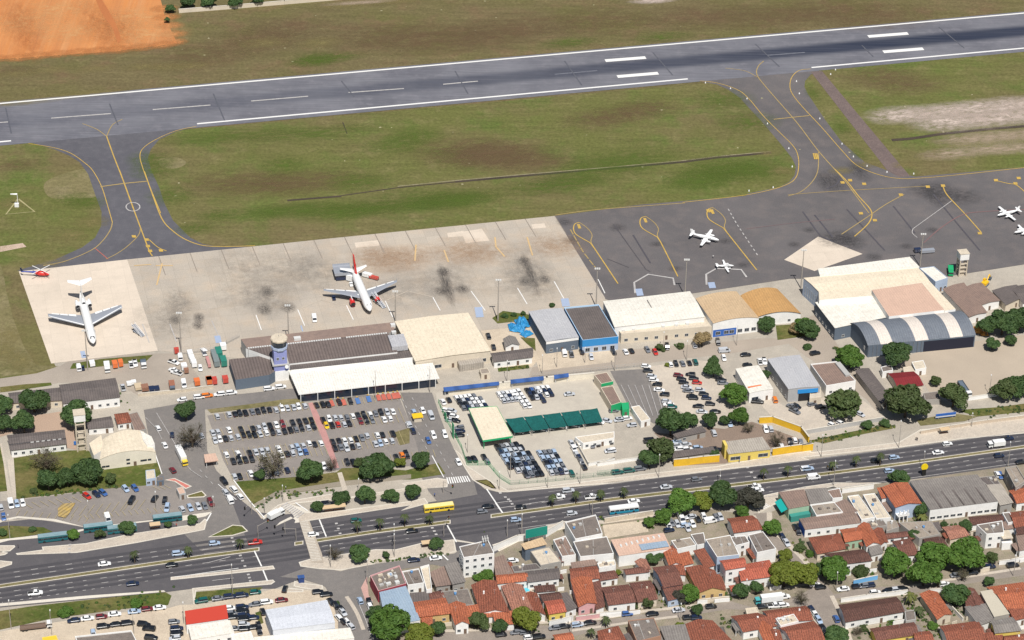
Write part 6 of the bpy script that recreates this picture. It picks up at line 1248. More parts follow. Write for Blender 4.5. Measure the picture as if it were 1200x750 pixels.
for q, r, k, lb in (('K 385,590',40,'m','larger green bush on the roadside lawn'), ('K 800,535',36,'m','green bush at the right of the roadside lawn'), ('I 180,612',20,'d','round bush on the left verge'), ('I 15,630',26,'d','dark bush at the left edge of the verge'), ('H 352,180',32,'d','left bush on the embankment'), ('H 450,168',28,'d','right bush on the embankment'), ('M 690,392',40,'m','green hedge bush below the white apartment block'), ('M 650,402',30,'m','small hedge bush below the white apartment block'), ('c 440,520',24,'o','bush in the garden left of the leafy house'),
  ('L 940,480',0,'',''), ('C 620,42',16,'d','left cypress bush on the little apron lawn'), ('C 670,35',16,'d','right cypress bush on the little apron lawn'), ('C 568,48',18,'d','bush at the lamp foot on the apron lawn'), ('V 185,505',14,'d','bush at the apron edge by the hangar'), ('D 385,318',14,'y','yellow green bush in front of the company cars'), ('E 22,215',20,'d','dark bush by the hangar lane'), ('D 1155,218',22,'d','bush beside the hangar road'), ('D 345,225',26,'o','left garden bush in front of the white cargo hall'), ('D 458,215',24,'o','right garden bush in front of the white cargo hall'), ('d 40,650',26,'y','bright bush beside the grey sheet roof'), ('L 975,490',20,'d','dark bush beside the corner car park'),
  ('i 320,605',20,'m','bush in front of the chocolate roofed house'), ('i 80,660',34,'o','olive bush at the bottom garden edge'), ('e 330,590',36,'o','hedge along the cross street garden'), ('e 400,630',30,'m','green bush under the red hip roof'), ('i 60,210',60,'o','low garden bush behind the blue wall'), ('I 185,400',22,'o','bush at the villa lawn corner'), ('K 190,100',20,'d','round bush on the bus bay verge'), ('i 30,690',40,'b','dry bush in the bottom garden'), ('i 240,700',50,'o','hedge plant hiding the dark brown roof'), ('i 630,640',40,'m','bush on the palm garden lawn')):
    if r: tree(q, r, k, lb, name='bush', cat='bush', flat=.85)
def frond_mesh(k):
    mb = MB(); rr = random.Random(5)
    for i in range(15):
        a = i*2*math.pi/15*2.0+rr.uniform(-.2, .2); e = rr.uniform(.2, 1.0); P = []
        for j in range(7): t = j/6; P.append(Vector((math.cos(a)*t*1.0, math.sin(a)*t*1.0, e*t*.9-t*t*1.15)))
        s = Vector((-math.sin(a), math.cos(a), 0))
        for j in range(6):
            w0, w1 = .17*math.sin(math.pi*(.12+j/6*.85)), .17*math.sin(math.pi*(.12+(j+1)/6*.85)); d = Vector((0, 0, .06))
            for sg in (1, -1): mb.face([P[j], P[j+1], P[j+1]+s*w1*sg-d, P[j]+s*w0*sg-d], LEAF[k])
    return mb.mesh('fronds')
FR = {k: frond_mesh(k) for k in 'pq'}
pm = MB(); pm.tube((0, 0, -.1), (.02, 0, .6), .13, BARK, .10, 8, False); pm.tube((.02, 0, .6), (0, 0, 1), .10, BARK, .08, 8, False); PTR = pm.mesh('trunk', True)
def palm(s_, h, r, label, k='p', group=None):
    c = G(pp(s_)[0]); t = empty('palm_tree', c, c.x*.7, label, 'palm', group)
    o = bpy.data.objects.new('fronds', FR[k]); COL.objects.link(o); o.parent = t; o.location = (0, 0, h); o.scale = (r, r, r)
    o = bpy.data.objects.new('trunk', PTR); COL.objects.link(o); o.parent = t; o.scale = (2, 2, h)
ORD = 'first second third fourth fifth sixth seventh eighth ninth tenth eleventh twelfth thirteenth fourteenth fifteenth sixteenth seventeenth eighteenth nineteenth twentieth'.split()
MP = [('K 790,300',5.2), ('L 103,218',4.6), ('L 407,172',4.6), ('J 885,590',5.6), ('J 1010,575',5.6), ('J 1145,550',5.6), ('M 385,118',4.2), ('F 830,630',5.5), ('F 960,612',5.5), ('F 1095,600',5.0), ('G 15,600',4.8), ('G 145,585',4.8), ('G 912,480',5), ('G 1045,465',5), ('H 165,425',4.2), ('H 290,405',5), ('H 420,395',5.5)]
for i, (s_, h) in enumerate(MP): palm(s_, h, 2.1, '%s palm from the left along the avenue median' % ORD[i], group='palms along the avenue median')
palm('c 230,660', 4, 2.2, 'bushy palm in the street by the red hip roof', 'p'); palm('i 450,470', 5, 2.8, 'taller palm in the garden by the salmon roof', 'q'); palm('i 520,560', 3.6, 2.6, 'lower palm in the garden by the salmon roof', 'p'); palm('f 580,415', 3.2, 2.6, 'golden fan palm in front of the red villa', 'q'); palm('c 130,740', 4, 2, 'palm at the bottom edge by the parked cars', 'p'); palm('j 60,330', 3, 1.6, 'small palm by the white gate under street trees', 'p')
for i, (q, r, lb) in enumerate((('Q 660,8',26,'dark scrub tree leftmost beyond the far wall'), ('Q 735,4',30,'second dark scrub tree beyond the far wall'), ('Q 830,2',26,'third dark scrub tree beyond the far wall'), ('Q 905,-2',24,'rightmost dark scrub tree beyond the far wall'), ('Q 588,70',10,'green bush on the edge of the red earth'), ('Q 600,30',16,'dark bush at the corner of the red earth'))): tree(q, r, 'd', lb)
# loose garden planting round the houses: one mass
rr = random.Random(21); gm = MB()
for s_, n, w in (('e 310,540 350,600 420,660', 26, 3), ('e 500,640 620,700', 12, 3), ('b 560,640 440,700', 8, 2), ('b 20,600 150,640', 22, 3), ('a 430,640 500,700', 12, 3), ('c 200,520 420,520', 26, 2.5), ('c 440,500 560,520', 20, 3), ('c 600,500 760,500', 20, 4), ('d 330,430 380,470', 8, 2), ('i 20,660 300,700', 40, 5), ('i 400,420 620,600', 40, 5), ('i 600,600 700,720', 20, 4), ('i 0,220 180,230', 20, 3), ('i 250,600 340,600', 10, 2), ('j 150,480 260,560', 14, 3), ('g 180,480 360,520', 22, 2.5), ('f 300,600 560,640', 20, 4), ('f 500,380 600,420', 12, 3), ('d 340,610 430,720', 16, 3), ('c 520,340 580,440', 14, 2), ('M 620,410 720,395', 16, 2), ('N 470,150 520,210', 14, 2.5), ('N 270,150 280,180', 6, 1.5), ('M 60,318 480,268', 46, 1.3), ('J 330,450 470,360', 20, 2), ('J 480,380 760,350', 30, 2), ('H 40,270 480,180', 50, 3), ('H 860,120 1200,85', 30, 3), ('D 340,240 360,215 470,210', 12, 2), ('E 180,220 215,250', 8, 1.5), ('C 540,345 700,325', 14, 1.5), ('A 640,350 700,480', 8, 2), ('I 100,440 560,390', 34, 2), ('I 580,380 680,380', 10, 2), ('K 320,600 960,490', 40, 4), ('L 150,460 520,410', 20, 1.5), ('b 100,20 100,20', 1, 1)):
    P = [G(p) for p in pp(s_)]
    for i in range(n):
        k = rr.random()*(len(P)-1); a = P[int(k)]; b = P[min(int(k)+1, len(P)-1)]; c = a+(b-a)*(k-int(k))+Vector((rr.gauss(0, w*.5), rr.gauss(0, w*.5), 0)); R_ = rr.uniform(.35, .95); m = LEAF[rr.choice('ddmmoyo')]
        for q in range(46):
            d = Vector((rr.gauss(0, 1), rr.gauss(0, 1), abs(rr.gauss(.3, 1)))).normalized(); p = Vector((c.x, c.y, .1))+Vector((d.x, d.y, d.z*.9))*R_*rr.uniform(.6, 1); u = d.orthogonal().normalized(); v = d.cross(u); s = rr.uniform(.12, .22); gm.face([p-u*s, p-v*s, p+u*s, p+v*s], m)
tag(gm.build('garden_plants'), 'low garden plants and hedges between houses and along verges', 'plants', kind='stuff')
# ================================================================ vehicles
CARC = dict(w=('white', (.80,.80,.79)), s=('silver', (.50,.52,.55)), g=('grey', (.17,.18,.20)), k=('black', (.012,.013,.016)), n=('dark blue', (.015,.025,.06)), b=('blue', (.05,.12,.32)), r=('red', (.50,.03,.02)), m=('maroon', (.16,.02,.025)), y=('yellow', (.75,.48,.01)), o=('orange', (.75,.20,.02)), t=('dark green', (.01,.10,.09)), l=('pale blue', (.36,.46,.60)))
CARM = {k: paint('car_paint_'+v[0].replace(' ', '_'), (*v[1], 1), .28, .6) for k, v in CARC.items()}
CGLASS = paint('car_glass', (.02,.026,.035,1), .08, spec=.7); TYRE_ = paint('tyre', (.02,.02,.02,1), .8); LAMPW = paint('head_lamp', (.7,.7,.68,1), .2); LAMPR = paint('tail_lamp', (.35,.02,.02,1), .3)
#        L, W, H, belt, (cabin base rear, front), (cabin roof rear, front)
CTYPE = dict(hatchback=(3.95, 1.70, 1.48, .92, (-1.92, .95), (-1.55, .28)), sedan=(4.4, 1.74, 1.46, .92, (-1.65, 1.05), (-1.05, .38)), wagon=(4.5, 1.78, 1.66, 1.0, (-2.16, 1.15), (-1.92, .5)), pickup=(5.0, 1.82, 1.74, 1.06, (-.55, 1.3), (-.35, .62)), van=(4.9, 1.92, 2.05, 1.15, (-2.36, 1.95), (-2.3, 1.25)))
_cm = {}
def car_meshes(ty, c):
    if (ty, c) in _cm: return _cm[ty, c]
    L, W, Hh, be, (b0, b1), (r0, r1) = CTYPE[ty]; m = CARM[c]; mb = MB(); h = L/2
    def sec(x, w, z0, z1, ch=.10): return [Vector(p) for p in ((x, -w, z0+.1), (x, -w, z1-ch), (x, -w+ch, z1), (x, w-ch, z1), (x, w, z1-ch), (x, w, z0+.1), (x, w-.1, z0), (x, -w+.1, z0))]
    w = W/2; S = [(-h, w*.86, .38, be-.16), (-h+.16, w*.96, .26, be-.03), (b0+.1, w, .22, be), (0, w, .22, be), (b1-.05, w, .22, be-.01), (h-.45, w*.97, .24, be-.16), (h-.08, w*.86, .32, be-.28), (h, w*.74, .40, be-.36)]
    if ty == 'pickup': S[1:3] = [(-h+.1, w, .3, be), (b0-.05, w, .3, be)]
    mb.rings([sec(*s) for s in S], m)
    B = [(b0, -w+.06), (b1, -w+.06), (b1, w-.06), (b0, w-.06)]; T = [(r0, -w+.24), (r1, -w+.24), (r1, w-.24), (r0, w-.24)]
    mb.face([(x, y, Hh) for x, y in T], m)
    T2 = [(r0-.05, -w+.21), (r1+.06, -w+.21), (r1+.06, w-.21), (r0-.05, w-.21)]
    for i in range(4): j = (i+1) % 4; mb.face([(*T2[i], Hh-.07), (*T2[j], Hh-.07), (*T[j], Hh), (*T[i], Hh)], m)
    for i in range(4):          # roof pillars
        a, b = Vector((*B[i], be-.02)), Vector((*T2[i], Hh-.06)); mb.tube(a, b, .05, m, n=4, cap=False)
    if ty in ('van',): mb.box((-.9, 0, be), (2.7, W-.16, Hh-be-.08), m)
    if ty == 'pickup': mb.box((-1.55, 0, be-.02), (1.7, W-.3, .03), TYRE_)
    for x in (-h+.8, h-.82):
        for s in (-1, 1): mb.tube((x, s*(w-.2), .31), (x, s*(w+.01), .31), .31, TYRE_, n=10)
    for s in (-1, 1): mb.box((h-.1, s*w*.62, be-.44), (.12, .32, .14), LAMPW); mb.box((-h+.06, s*w*.68, be-.34), (.12, .26, .18), LAMPR)
    body = mb.mesh(ty)
    gb = MB()
    for i in range(4): j = (i+1) % 4; gb.face([(*B[i], be-.03), (*B[j], be-.03), (*T2[j], Hh-.065), (*T2[i], Hh-.065)], CGLASS)
    _cm[ty, c] = (body, gb.mesh('windows')); return _cm[ty, c]
CARS = []      # (plan point, heading, type, colour, label, group)
def car(s_, v, c, ty='hatchback', label=None, group=None):
    t, q = s_.split(); p = pp(s_)[0]; k = TILES[t][2]; CARS.append((p, gdir(p, v), ty, c, label, group))
def rowc(t, pts, cols, v, where, group, types=None, step=None):
    """a row of cars: pts 'x,y ...' on the plan, one colour letter each"""
    P = [tuple(map(float, q.split(','))) for q in pts.split()]; rr = random.Random(hash(pts) % 1 + len(pts)*7+len(where))
    n = 0; tot = len([c for c in cols if c != '.'])
    for i, ((x, y), c) in enumerate(zip(P, cols)):
        if c == '.': continue
        ty = (types[i] if types else None); ty = {'h': 'hatchback', 's': 'sedan', 'w': 'wagon', 'p': 'pickup', 'v': 'van'}.get(ty) or rr.choice(['hatchback']*5+['sedan']*3+['wagon'])
        p = tp(t, x, y); ps = 'from the left' if where.count('|') == 0 else where.split('|')[1]; w = where.split('|')[0]
        CARS.append((p, gdir(p, v)+rr.gauss(0, .02)+(math.pi if rr.random() < .25 else 0), ty, c, '%s %s %s %s in %s' % (CARC[c][0], ty, ORD[n], ps, w) if tot > 1 else '%s %s in %s' % (CARC[c][0], ty, w), group)); n += 1
UPV = (-11.5, -25.5); G1 = 'cars in the terminal car park'
rowc('B', '115,553 180,543 212,540 240,537 270,534 307,528 338,525 370,521 402,517 438,518 470,508 500,507 535,503 562,500 597,495', 'sskkkgkkkswssws', UPV, 'the back row left of the pink path', G1)
rowc('B', '660,492 695,488 725,487 785,475 847,472', 'kkkkk', UPV, 'the back row right of the pink path', G1)
rowc('B', '90,643 118,638 180,628 245,625 312,620 343,616 375,610 405,605 440,600 475,598 530,590 565,580 600,578 632,573', 'sswkkssksskkkk'.replace('sskkkk', 'wmkkkk'), UPV, 'the second row left of the pink path', G1)
rowc('B', '103,685 130,680 160,675 190,672 228,665 258,655 290,655 320,655 350,650 385,643 420,640 452,640 485,635 517,628 548,625 580,620 615,615 645,610', 'swksskkkswkskkgksk', UPV, 'the third row left of the pink path', G1)
rowc('B', '697,575 730,567 762,560 793,560 828,558 860,552 888,547 920,545 955,542 985,537 1015,532 1048,530 1080,527', 'kwssgwkkwgksw', UPV, 'the second row right of the pink path', G1)
rowc('B', '715,605 745,602 778,597 813,597 840,592 903,580 935,577 967,575 1033,570 1065,565', 'ykrskmkgww', UPV, 'the third row right of the pink path', G1)
rowc('J', '165,155 230,150 293,145 327,140 360,135 390,130 452,122 525,115 553,107 587,105 620,92 650,97 685,92', 'wwkssswslswkw', UPV, 'the fourth row left of the pink path', G1)
rowc('J', '203,190 237,187 270,182 305,178 372,165 467,155 500,150 530,147 570,142 600,138', 'kkkksskslw'.replace('sskslw', 'swkslb'), UPV, 'the fifth row left of the pink path', G1)
rowc('J', '750,85 783,78 815,78 848,75 877,67 910,62 938,50 995,47 1023,45 1080,40', 'kkwwkgswkk', UPV, 'the fourth row right of the pink path', G1)
rowc('J', '762,120 793,113 825,118 858,110 890,105 985,95 1012,92 1040,82 1075,78', 'kgsksslws', UPV, 'the fifth row right of the pink path', G1)
rowc('J', '210,275 238,273 300,258 440,250 500,240 703,218 ', 'skwgnw', UPV, 'the front row left of the pink path', G1)
rowc('J', '830,198 862,197 1098,167 1130,157 1155,157', 'kkkok', UPV, 'the front row right of the pink path', G1)
car('B 28,660', UPV, 's', 'hatchback', 'silver hatchback alone at the left edge of the terminal car park'); car('B 1165,600', UPV, 'w', 'hatchback', 'white hatchback alone at the right edge of the terminal car park')
car('C 45,645', UPV, 's', 'wagon', 'silver wagon beside the side street island'); car('C 65,680', UPV, 'n', 'wagon', 'dark blue wagon behind the side street island')
# taxis and kerbside
AV = (10, -1.2)
rowc('B', '15,447 60,440 128,432 193,424 400,402 463,392', 'wowwww', AV, 'the taxi line left of the terminal canopy', 'taxis at the terminal kerb', 'wwwwww')
rowc('A', '1000,415 ', 'w', AV, 'the taxi line above the round access road tree', None)
# hire yard
GH = 'cars in the hire yard'
def gridc(t, o, dc, dr, nc, nr, cols, v, where, skip=()):
    rr = random.Random(len(where)+nc)
    for r in range(nr):
        n = 0
        for c in range(nc):
            if (c, r) in skip: continue
            p = tp(t, o[0]+dc[0]*c+dr[0]*r, o[1]+dc[1]*c+dr[1]*r); k = rr.choice(cols); ty = rr.choice(['hatchback', 'hatchback', 'hatchback', 'sedan'])
            CARS.append((p, gdir(p, v)+rr.gauss(0, .02), ty, k, '%s %s %s from left in %s row of %s' % (CARC[k][0], ty, ORD[n], ORD[r], where), GH)); n += 1
HV = (-9, -16)
gridc('C', (303, 498), (24, -2.4), (13, 18), 6, 4, 'ksnkgw', HV, 'dark block by the yard entrance', {(5, 0)})
gridc('C', (537, 478), (22, -3), (13, 17), 4, 3, 'swsnw', HV, 'pale block left of white cars'); gridc('C', (620, 465), (25, -3), (14, 19), 2, 5, 'wwws', HV, 'white double file behind the wall'); gridc('C', (693, 458), (24, -3), (13, 19), 3, 4, 'snkb', HV, 'mixed block right of white file', {(0, 3), (1, 3)}); gridc('C', (752, 448), (26, -3), (10, 17), 3, 3, 'nswk', HV, 'farthest right block behind wall', {(0, 2)})
car('C 925,478', (10, -1), 's', 'sedan', 'silver sedan alone in the middle of the hire yard')
rowc('C', '230,520 262,510 ', 'wk', HV, 'the corner behind the green sign', GH); rowc('C', '250,568 280,570 262,592 292,600 268,620 300,625', 'wskwsk', (12, 2), 'the side stack along the green fence', GH, 'hhhhhh'); rowc('C', '320,662 325,682 322,705', 'gnk', (12, -1), 'the stack behind the totem sign|from the back', GH)
rowc('F', '372,368 402,365 455,355 472,378', 'kkkg', HV, 'the near corner below the cream canopy', GH)
gridc('F', (527, 300), (27, -3.2), (17, 26), 5, 7, 'kssngkl', HV, 'big left packed block', {(0, 5), (0, 6), (1, 6)}); gridc('F', (660, 302), (25, -2.5), (17, 26), 1, 1, 'k', HV, 'packed block top'); gridc('F', (622, 345), (26, -3), (17, 27), 4, 5, 'kgnskl', HV, 'big right packed block')
gridc('F', (762, 335), (26, -3), (15.5, 26), 4, 5, 'sgsknl', HV, 'smaller packed block'); car('F 935,445', HV, 't', 'wagon', 'dark green wagon at the end of the smaller packed block')
rowc('F', '937,280 950,312 962,338 980,362 993,387 1005,410', 'swsngk', HV, 'the single file by the white pen wall|from the back', GH)
rowc('F', '1047,288 1077,280 1150,268', 'gkk', HV, 'the dealer pen back row', None); rowc('F', '985,292 1150,322', 'ws', (10, -1), 'the dealer pen middle', None); rowc('G', '75,320 288,268', 'wk', (10, -1), 'the pen near the dark tree', None, 'hv')
rowc('G', '110,440 175,430 235,420', 'ttg', AV, 'the strip outside the pen wall', None, 'www'); rowc('G', '90,100 125,148 165,142 118,152 190,180', 'gswss', (10, -1), 'the showroom forecourt', None, 'hhhhh')
rowc('F', '650,215 710,205 780,203 815,195 885,188 955,180 1090,162 1130,155', 'swsswsws', (10, 2), 'front of the green shade nets', GH)
# company car park
GC = 'cars in the company car park'
rowc('D', '268,325 278,350 300,380 310,400 330,425 340,455 370,480', 'wkswkwk', (14, 1), 'the leftmost file beside the striped yard|from the back', GC, 'hhhhhsh'); rowc('D', '380,518 392,535 412,548', 'swt', (13, 0), 'the cluster above the dark spreading tree|from the back', GC)
rowc('D', '445,375 462,395 475,415 490,440 500,460 520,490 528,500', 'mkksgkk', (14, 1), 'the middle file of dark cars|from the back', GC); rowc('D', '512,370 530,392 548,415', 'kkr', (14, 1), 'the short file with the red car|from the back', GC); rowc('D', '565,455 585,478 600,500 620,532', 'sknk', (14, 1), 'the right file of the company car park|from the back', GC); rowc('D', '555,545 575,575', 'ks', (14, 1), 'the near pair of dark cars|from the back', GC)
rowc('D', '402,315 432,312 468,310 505,307 538,302', 'wkgkt', (-6, -14), 'the back row of the company car park', GC); rowc('D', '680,400 690,418', 'kg', (14, 1), 'the pair under the top trees', GC); car('D 648,575', (14, 0), 'k', 'sedan', 'black sedan near the small tree of the company car park'); rowc('D', '640,692 728,640', 'sl', (-5, -13), 'the near edge beside the green trees', None)
rowc('D', '90,248 155,245 187,240 275,235 318,248', 'kwkrr'.replace('krr', 'kgr'), (7, 12), 'front of the white cargo hall', 'cars before the cargo halls'); rowc('D', '383,218 535,210 663,193', 'ksk', (-3, -12), 'the bays before the beige office', 'cars before the cargo halls'); car('D 697,240', (12, -1), 's', 'van', 'silver van driving past the blue front'); car('D 695,280', (4, 12), 'w', 'hatchback', 'white hatchback turning off the hangar road'); car('D 815,262', (12, -1), 'k', 'sedan', 'black sedan on the verge of the hangar road'); car('D 825,318', (12, -2), 'k', 'hatchback', 'black hatchback behind the lettered white hall'); rowc('D', '893,300 918,297', 'ww', (-3, -12), 'the gap beside the grey workshop', None, 'pp')
car('C 897,255', (-3, -12), 'w', 'van', 'white van in front of the grey metal hangar'); car('C 935,258', (-3, -12), 'g', 'pickup', 'grey pickup in front of the grey metal hangar'); rowc('C', '992,245 1045,275', 'ks', (-4, -12), 'front of the bright blue building', None, 'hh'); rowc('C', '480,160 508,220', 'kk', (-4, -12), 'the alley beside the cream hall|from the back', None, 'ss')
car('D 880,520', (12, 1), 'k', 'pickup', 'black pickup outside the lettered white hall'); car('D 975,508', (-5, -13), 'o', 'wagon', 'orange wagon outside the lettered white hall'); rowc('D', '1070,548 1095,545 1085,572', 'gkg', (10, 5), 'front of the blue signed workshop', None, 'php'); rowc('D', '925,672 952,668', 'ws', (4, 12), 'pair behind the bent yellow wall', None, 'ww')
rowc('G', '435,270 440,290 445,312 490,285 495,312 552,305 645,315', 'lswswlk', (12, -1), 'yard behind the yellow wall', None, 'hhhhhhw'); rowc('G', '1060,275 1085,262 1012,298 1120,282', 'kwwg', (-4, -12), 'the corner of the yellow compound', None, 'whww'); rowc('E', '70,250 55,525 100,540', 'kgk', (12, -2), 'the lane before the round trees', None, 'whw'); rowc('E', '165,640 210,630 315,580', 'wws', (8, 4), 'the shade of the blossom tree', None)
# staff car park, left
GS = 'cars in the staff car park'
rowc('I', '5,490 60,475 93,472 125,468', 'swlw', (3, 13), 'the left bays of the staff car park', GS, 'hvhh'); car('I 20,545', (2, 12), 'b', 'hatchback', 'blue hatchback at the left edge of the staff car park'); rowc('I', '478,430 530,420 567,412', 'rnb', (9, 7), 'the back bays with the red car', GS, 'hhh'); rowc('I', '690,390 742,387', 'lb', (7, 8), 'the bays by the gatehouse', GS, 'hh')
rowc('I', '722,455 850,443', 'kk', (-8, 12), 'the middle of the staff car park', GS, 'ws'); rowc('I', '905,455 918,495', 'kl', (-2, 12), 'kiosk side of the staff car park|from the back', GS, 'hw'); rowc('I', '1000,500 1045,495 1090,488 1125,485 1158,465', 'slsgm', (6, 10), 'the row by the red kerb', GS, 'hhhhw'); car('I 592,555', (4, 12), 'w', 'van', 'white van parked behind the teal buses')
# access road
rowc('J', '153,302 205,345 240,385', 'kww', (10, 12), 'the exit queue right lane|from the back', None, 'wwh'); rowc('J', '160,360 185,405', 'sw', (7, 12), 'the exit queue left lane|from the back', None, 'hv'); car('A 868,572', (-6, -12), 'w', 'hatchback', 'white hatchback farther up the airport access road'); car('A 945,607', (-1, -12), 'n', 'hatchback', 'dark blue hatchback on the airport access road'); car('A 905,665', (-6, -12), 'w', 'sedan', 'white sedan nearer on the airport access road'); car('I 948,287', (-8, -10), 'm', 'hatchback', 'maroon hatchback nearing the red kerb'); car('I 10,490', (1, 12), 'w', 'hatchback', None) if 0 else None
rowc('C', '120,570 70,575 165,600 178,705 240,700', 'wwwwl'.replace('wwwwl', 'wlsww'), (6, 13), 'the side street traffic', None, 'hhvww'); car('C 150,735', (6, 13), 'b', 'hatchback', 'blue hatchback driving down the side street'); rowc('F', '315,385 ', 'w', (7, 12), 'the side street kerb by the green fence', None, 'h'); car('C 75,690', (5, 12), 'k', 'van', None) if 0 else None
# avenue traffic
GA = 'traffic on the avenue'
for s_, c, ty, lb in (('K 612,306','w','sedan','white sedan nearest the left median palm'), ('K 207,477','w','pickup','white pickup on the near carriageway at far left'), ('K 778,422','n','sedan','dark sedan on the near carriageway by the bare kerb'), ('K 1008,312','k','sedan','black sedan beside the median on the near carriageway'), ('K 1045,245','l','wagon','pale blue wagon left of the median palm'), ('L 257,135','l','hatchback','pale blue hatchback left of the red pickup'), ('L 495,130','r','pickup','red pickup at the avenue junction'),
  ('J 643,594','w','hatchback','white hatchback standing on the raised crossing'), ('J 878,517','t','hatchback','dark green hatchback behind the second median palm'), ('J 718,425','k','wagon','black wagon in the bus lay-by'), ('M 290,150','k','sedan','black sedan on the near carriageway before the stop line'), ('M 300,308','n','sedan','dark blue sedan in the parallel side road'), ('M 418,297','w','sedan','white sedan in the parallel side road'), ('F 478,628','k','sedan','black sedan turning left of the hatched stop line'), ('F 445,655','g','hatchback','grey hatchback below the turning black sedan'), ('F 630,700','l','hatchback','pale blue hatchback right of the junction'), ('F 918,540','s','wagon','silver wagon on the far carriageway below the hire yard'), ('F 863,575','w','pickup','white pickup behind the median palms'), ('F 1045,575','w','pickup','white pickup right of the median palms'), ('F 660,632','k','hatchback','black hatchback in the shade beside the median tip'), ('F 938,665','s','hatchback','silver hatchback above the grey double building'),
  ('G 378,520','s','sedan','silver sedan on the far carriageway near the lamp'), ('G 545,478','g','hatchback','grey hatchback on the far carriageway before the yellow wall'), ('G 200,598','w','sedan','white sedan behind the white and teal bus'), ('G 862,518','w','pickup','white pickup behind the dusky tree'), ('G 882,538','w','sedan','white sedan beside the dusky tree'), ('G 1148,420','w','wagon','white wagon on the far carriageway past the yellow wall'), ('H 30,413','l','wagon','pale blue wagon beside the yellow wall end'), ('H 62,460','w','van','white van on the near carriageway above the corner shop'), ('H 163,405','g','hatchback','grey hatchback in the shade of the median palm'), ('H 498,352','l','hatchback','pale blue hatchback past the median palms'), ('H 400,370','k','hatchback','black hatchback behind the last median palm'), ('H 472,425','l','hatchback','pale blue hatchback above the dark villa tree'), ('H 735,326','w','sedan','white sedan on the inner lane at right'), ('H 785,278','w','hatchback','white hatchback on the outer lane below the shelter'), ('H 1110,250','n','pickup','dark blue pickup beside the white box lorry'), ('H 1065,343','n','hatchback','dark blue hatchback near the tall street lamp'), ('H 1185,378','k','sedan','black sedan at the right edge of the near carriageway')):
    car(s_, AV, c, ty, lb, GA)
# forecourt
GF_ = 'cars on the forecourt'
rowc('K', '433,637 513,625 595,615 672,600 787,585 863,570 935,562', 'nwmwlmw', AV, 'the upper forecourt line beside the lawn', GF_, 'sshsshs'); rowc('K', '605,672 683,660 748,653', 'kkk', AV, 'the middle forecourt line', GF_, 'wsw'); rowc('K', '843,660 873,685 885,738', 'kkk', (11, 1), 'the stack right of the grey shop|from the back', GF_, 'www'); car('K 547,715', (2, 12), 'l', 'hatchback', 'pale blue hatchback beside the grey shop parapet')
rowc('K', '1020,645 1035,685 1035,715 1025,742', 'gnks', (11, -1), 'the file left of the red roof|from the back', GF_, 'hwwh'); rowc('L', '180,472 278,458 347,448 418,440 497,422', 'tgnnt', AV, 'the line under the small verge', GF_, 'wswwh'); rowc('L', '350,515 360,545 363,568', 'wgk', (11, -1), 'the file right of the red roof|from the back', GF_, 'hhh'); rowc('L', '418,510 422,535 428,560 432,580', 'nknk', (11, -1), 'the dark file before the pale showroom|from the back', GF_, 'wwww'); rowc('L', '430,610 435,635 485,570 480,628 375,635', 'sknkg', (11, -1), 'the loose group before the pale showroom', GF_, 'hhhhh')
rowc('L', '495,492 562,480 650,468', 'gwm', AV, 'the kerb line above the pale showroom', GF_, 'sws'); car('L 670,402', (4, -12), 'k', 'hatchback', 'black hatchback crossing the paved island'); rowc('L', '862,420 912,434', 'kk', AV, 'pair at the forecourt corner', GF_, 'hs'); rowc('L', '540,535 517,620 520,650', 'kkk', (4, 12), 'the narrow gap left of the pale showroom', GF_, 'hhh'); rowc('L', '940,480 968,500 995,515 1010,540 985,570 1010,590 1035,600 1055,620', 'kkkswkws', (9, 10), 'the corner yard right of the pale showroom|from the back', GF_, 'hhhhhhhh'); rowc('L', '1110,470 1165,480 1170,510', 'lkw', (5, 12), 'the kerb along the maroon corner wall', None, 'hhh')
# lot under the avenue trees
rowc('N', '598,195 612,180 640,185 660,160 690,205 715,185 740,160 770,150 830,155 850,150', 'wgswswkwgs', (6, 11), 'the shaded lot beside the red roof', 'cars in the shaded lot', 'hhhvhhhhhh'); rowc('N', '600,215 680,190 705,150 800,170', 'nlsw', (11, -2), 'the shaded lot front line', 'cars in the shaded lot', 'hhsv')
# residential streets
GR = 'cars parked in the residential streets'
rowc('b', '575,670 640,660 725,650', 'gkl', AV, 'the kerb before white garage wall', GR, 'hsh'); rowc('c', '45,645 125,635 375,575 545,575', 'skbk', AV, 'the kerb before the pink and brown houses', GR, 'hshs'); rowc('b', '315,700 378,700 405,735 470,730 215,715', 'ggwkk', AV, 'the kerb by the round yellow tree', GR, 'hhhwh'); rowc('d', '30,550 150,600 95,600 250,525', 'snkk', AV, 'the street below the blue sided house', GR, 'shhh'); rowc('d', '735,460 680,520 740,515 600,525', 'wwwk', AV, 'the street beside the box lorry', GR, 'pphh')
rowc('e', '215,520 240,555', 'ns', (8, 12), 'the cross street kerb|from the back', GR, 'hs'); rowc('e', '300,450 320,480', 'kk', (5, 12), 'alley by the blue painted gable|from the back', GR, 'hh'); rowc('h', '350,512 375,548 405,592 440,660', 'nwlk', (9, 12), 'the kerb file along the red roof|from the back', GR, 'hshs'); car('h 545,582', (-6, -12), 'b', 'hatchback', 'blue hatchback parked alone on the cross street'); rowc('h', '375,310 420,330 600,345', 'wkw', AV, 'the corner under the yellow tree', GR, 'hhs'); rowc('i', '175,372 275,358 345,350 395,342', 'wksk', AV, 'the kerb behind the white garden wall', GR, 'hhhh'); rowc('i', '30,325 80,320 130,315', 'kgn', AV, 'the kerb by the blue garden wall', GR, 'hhh')
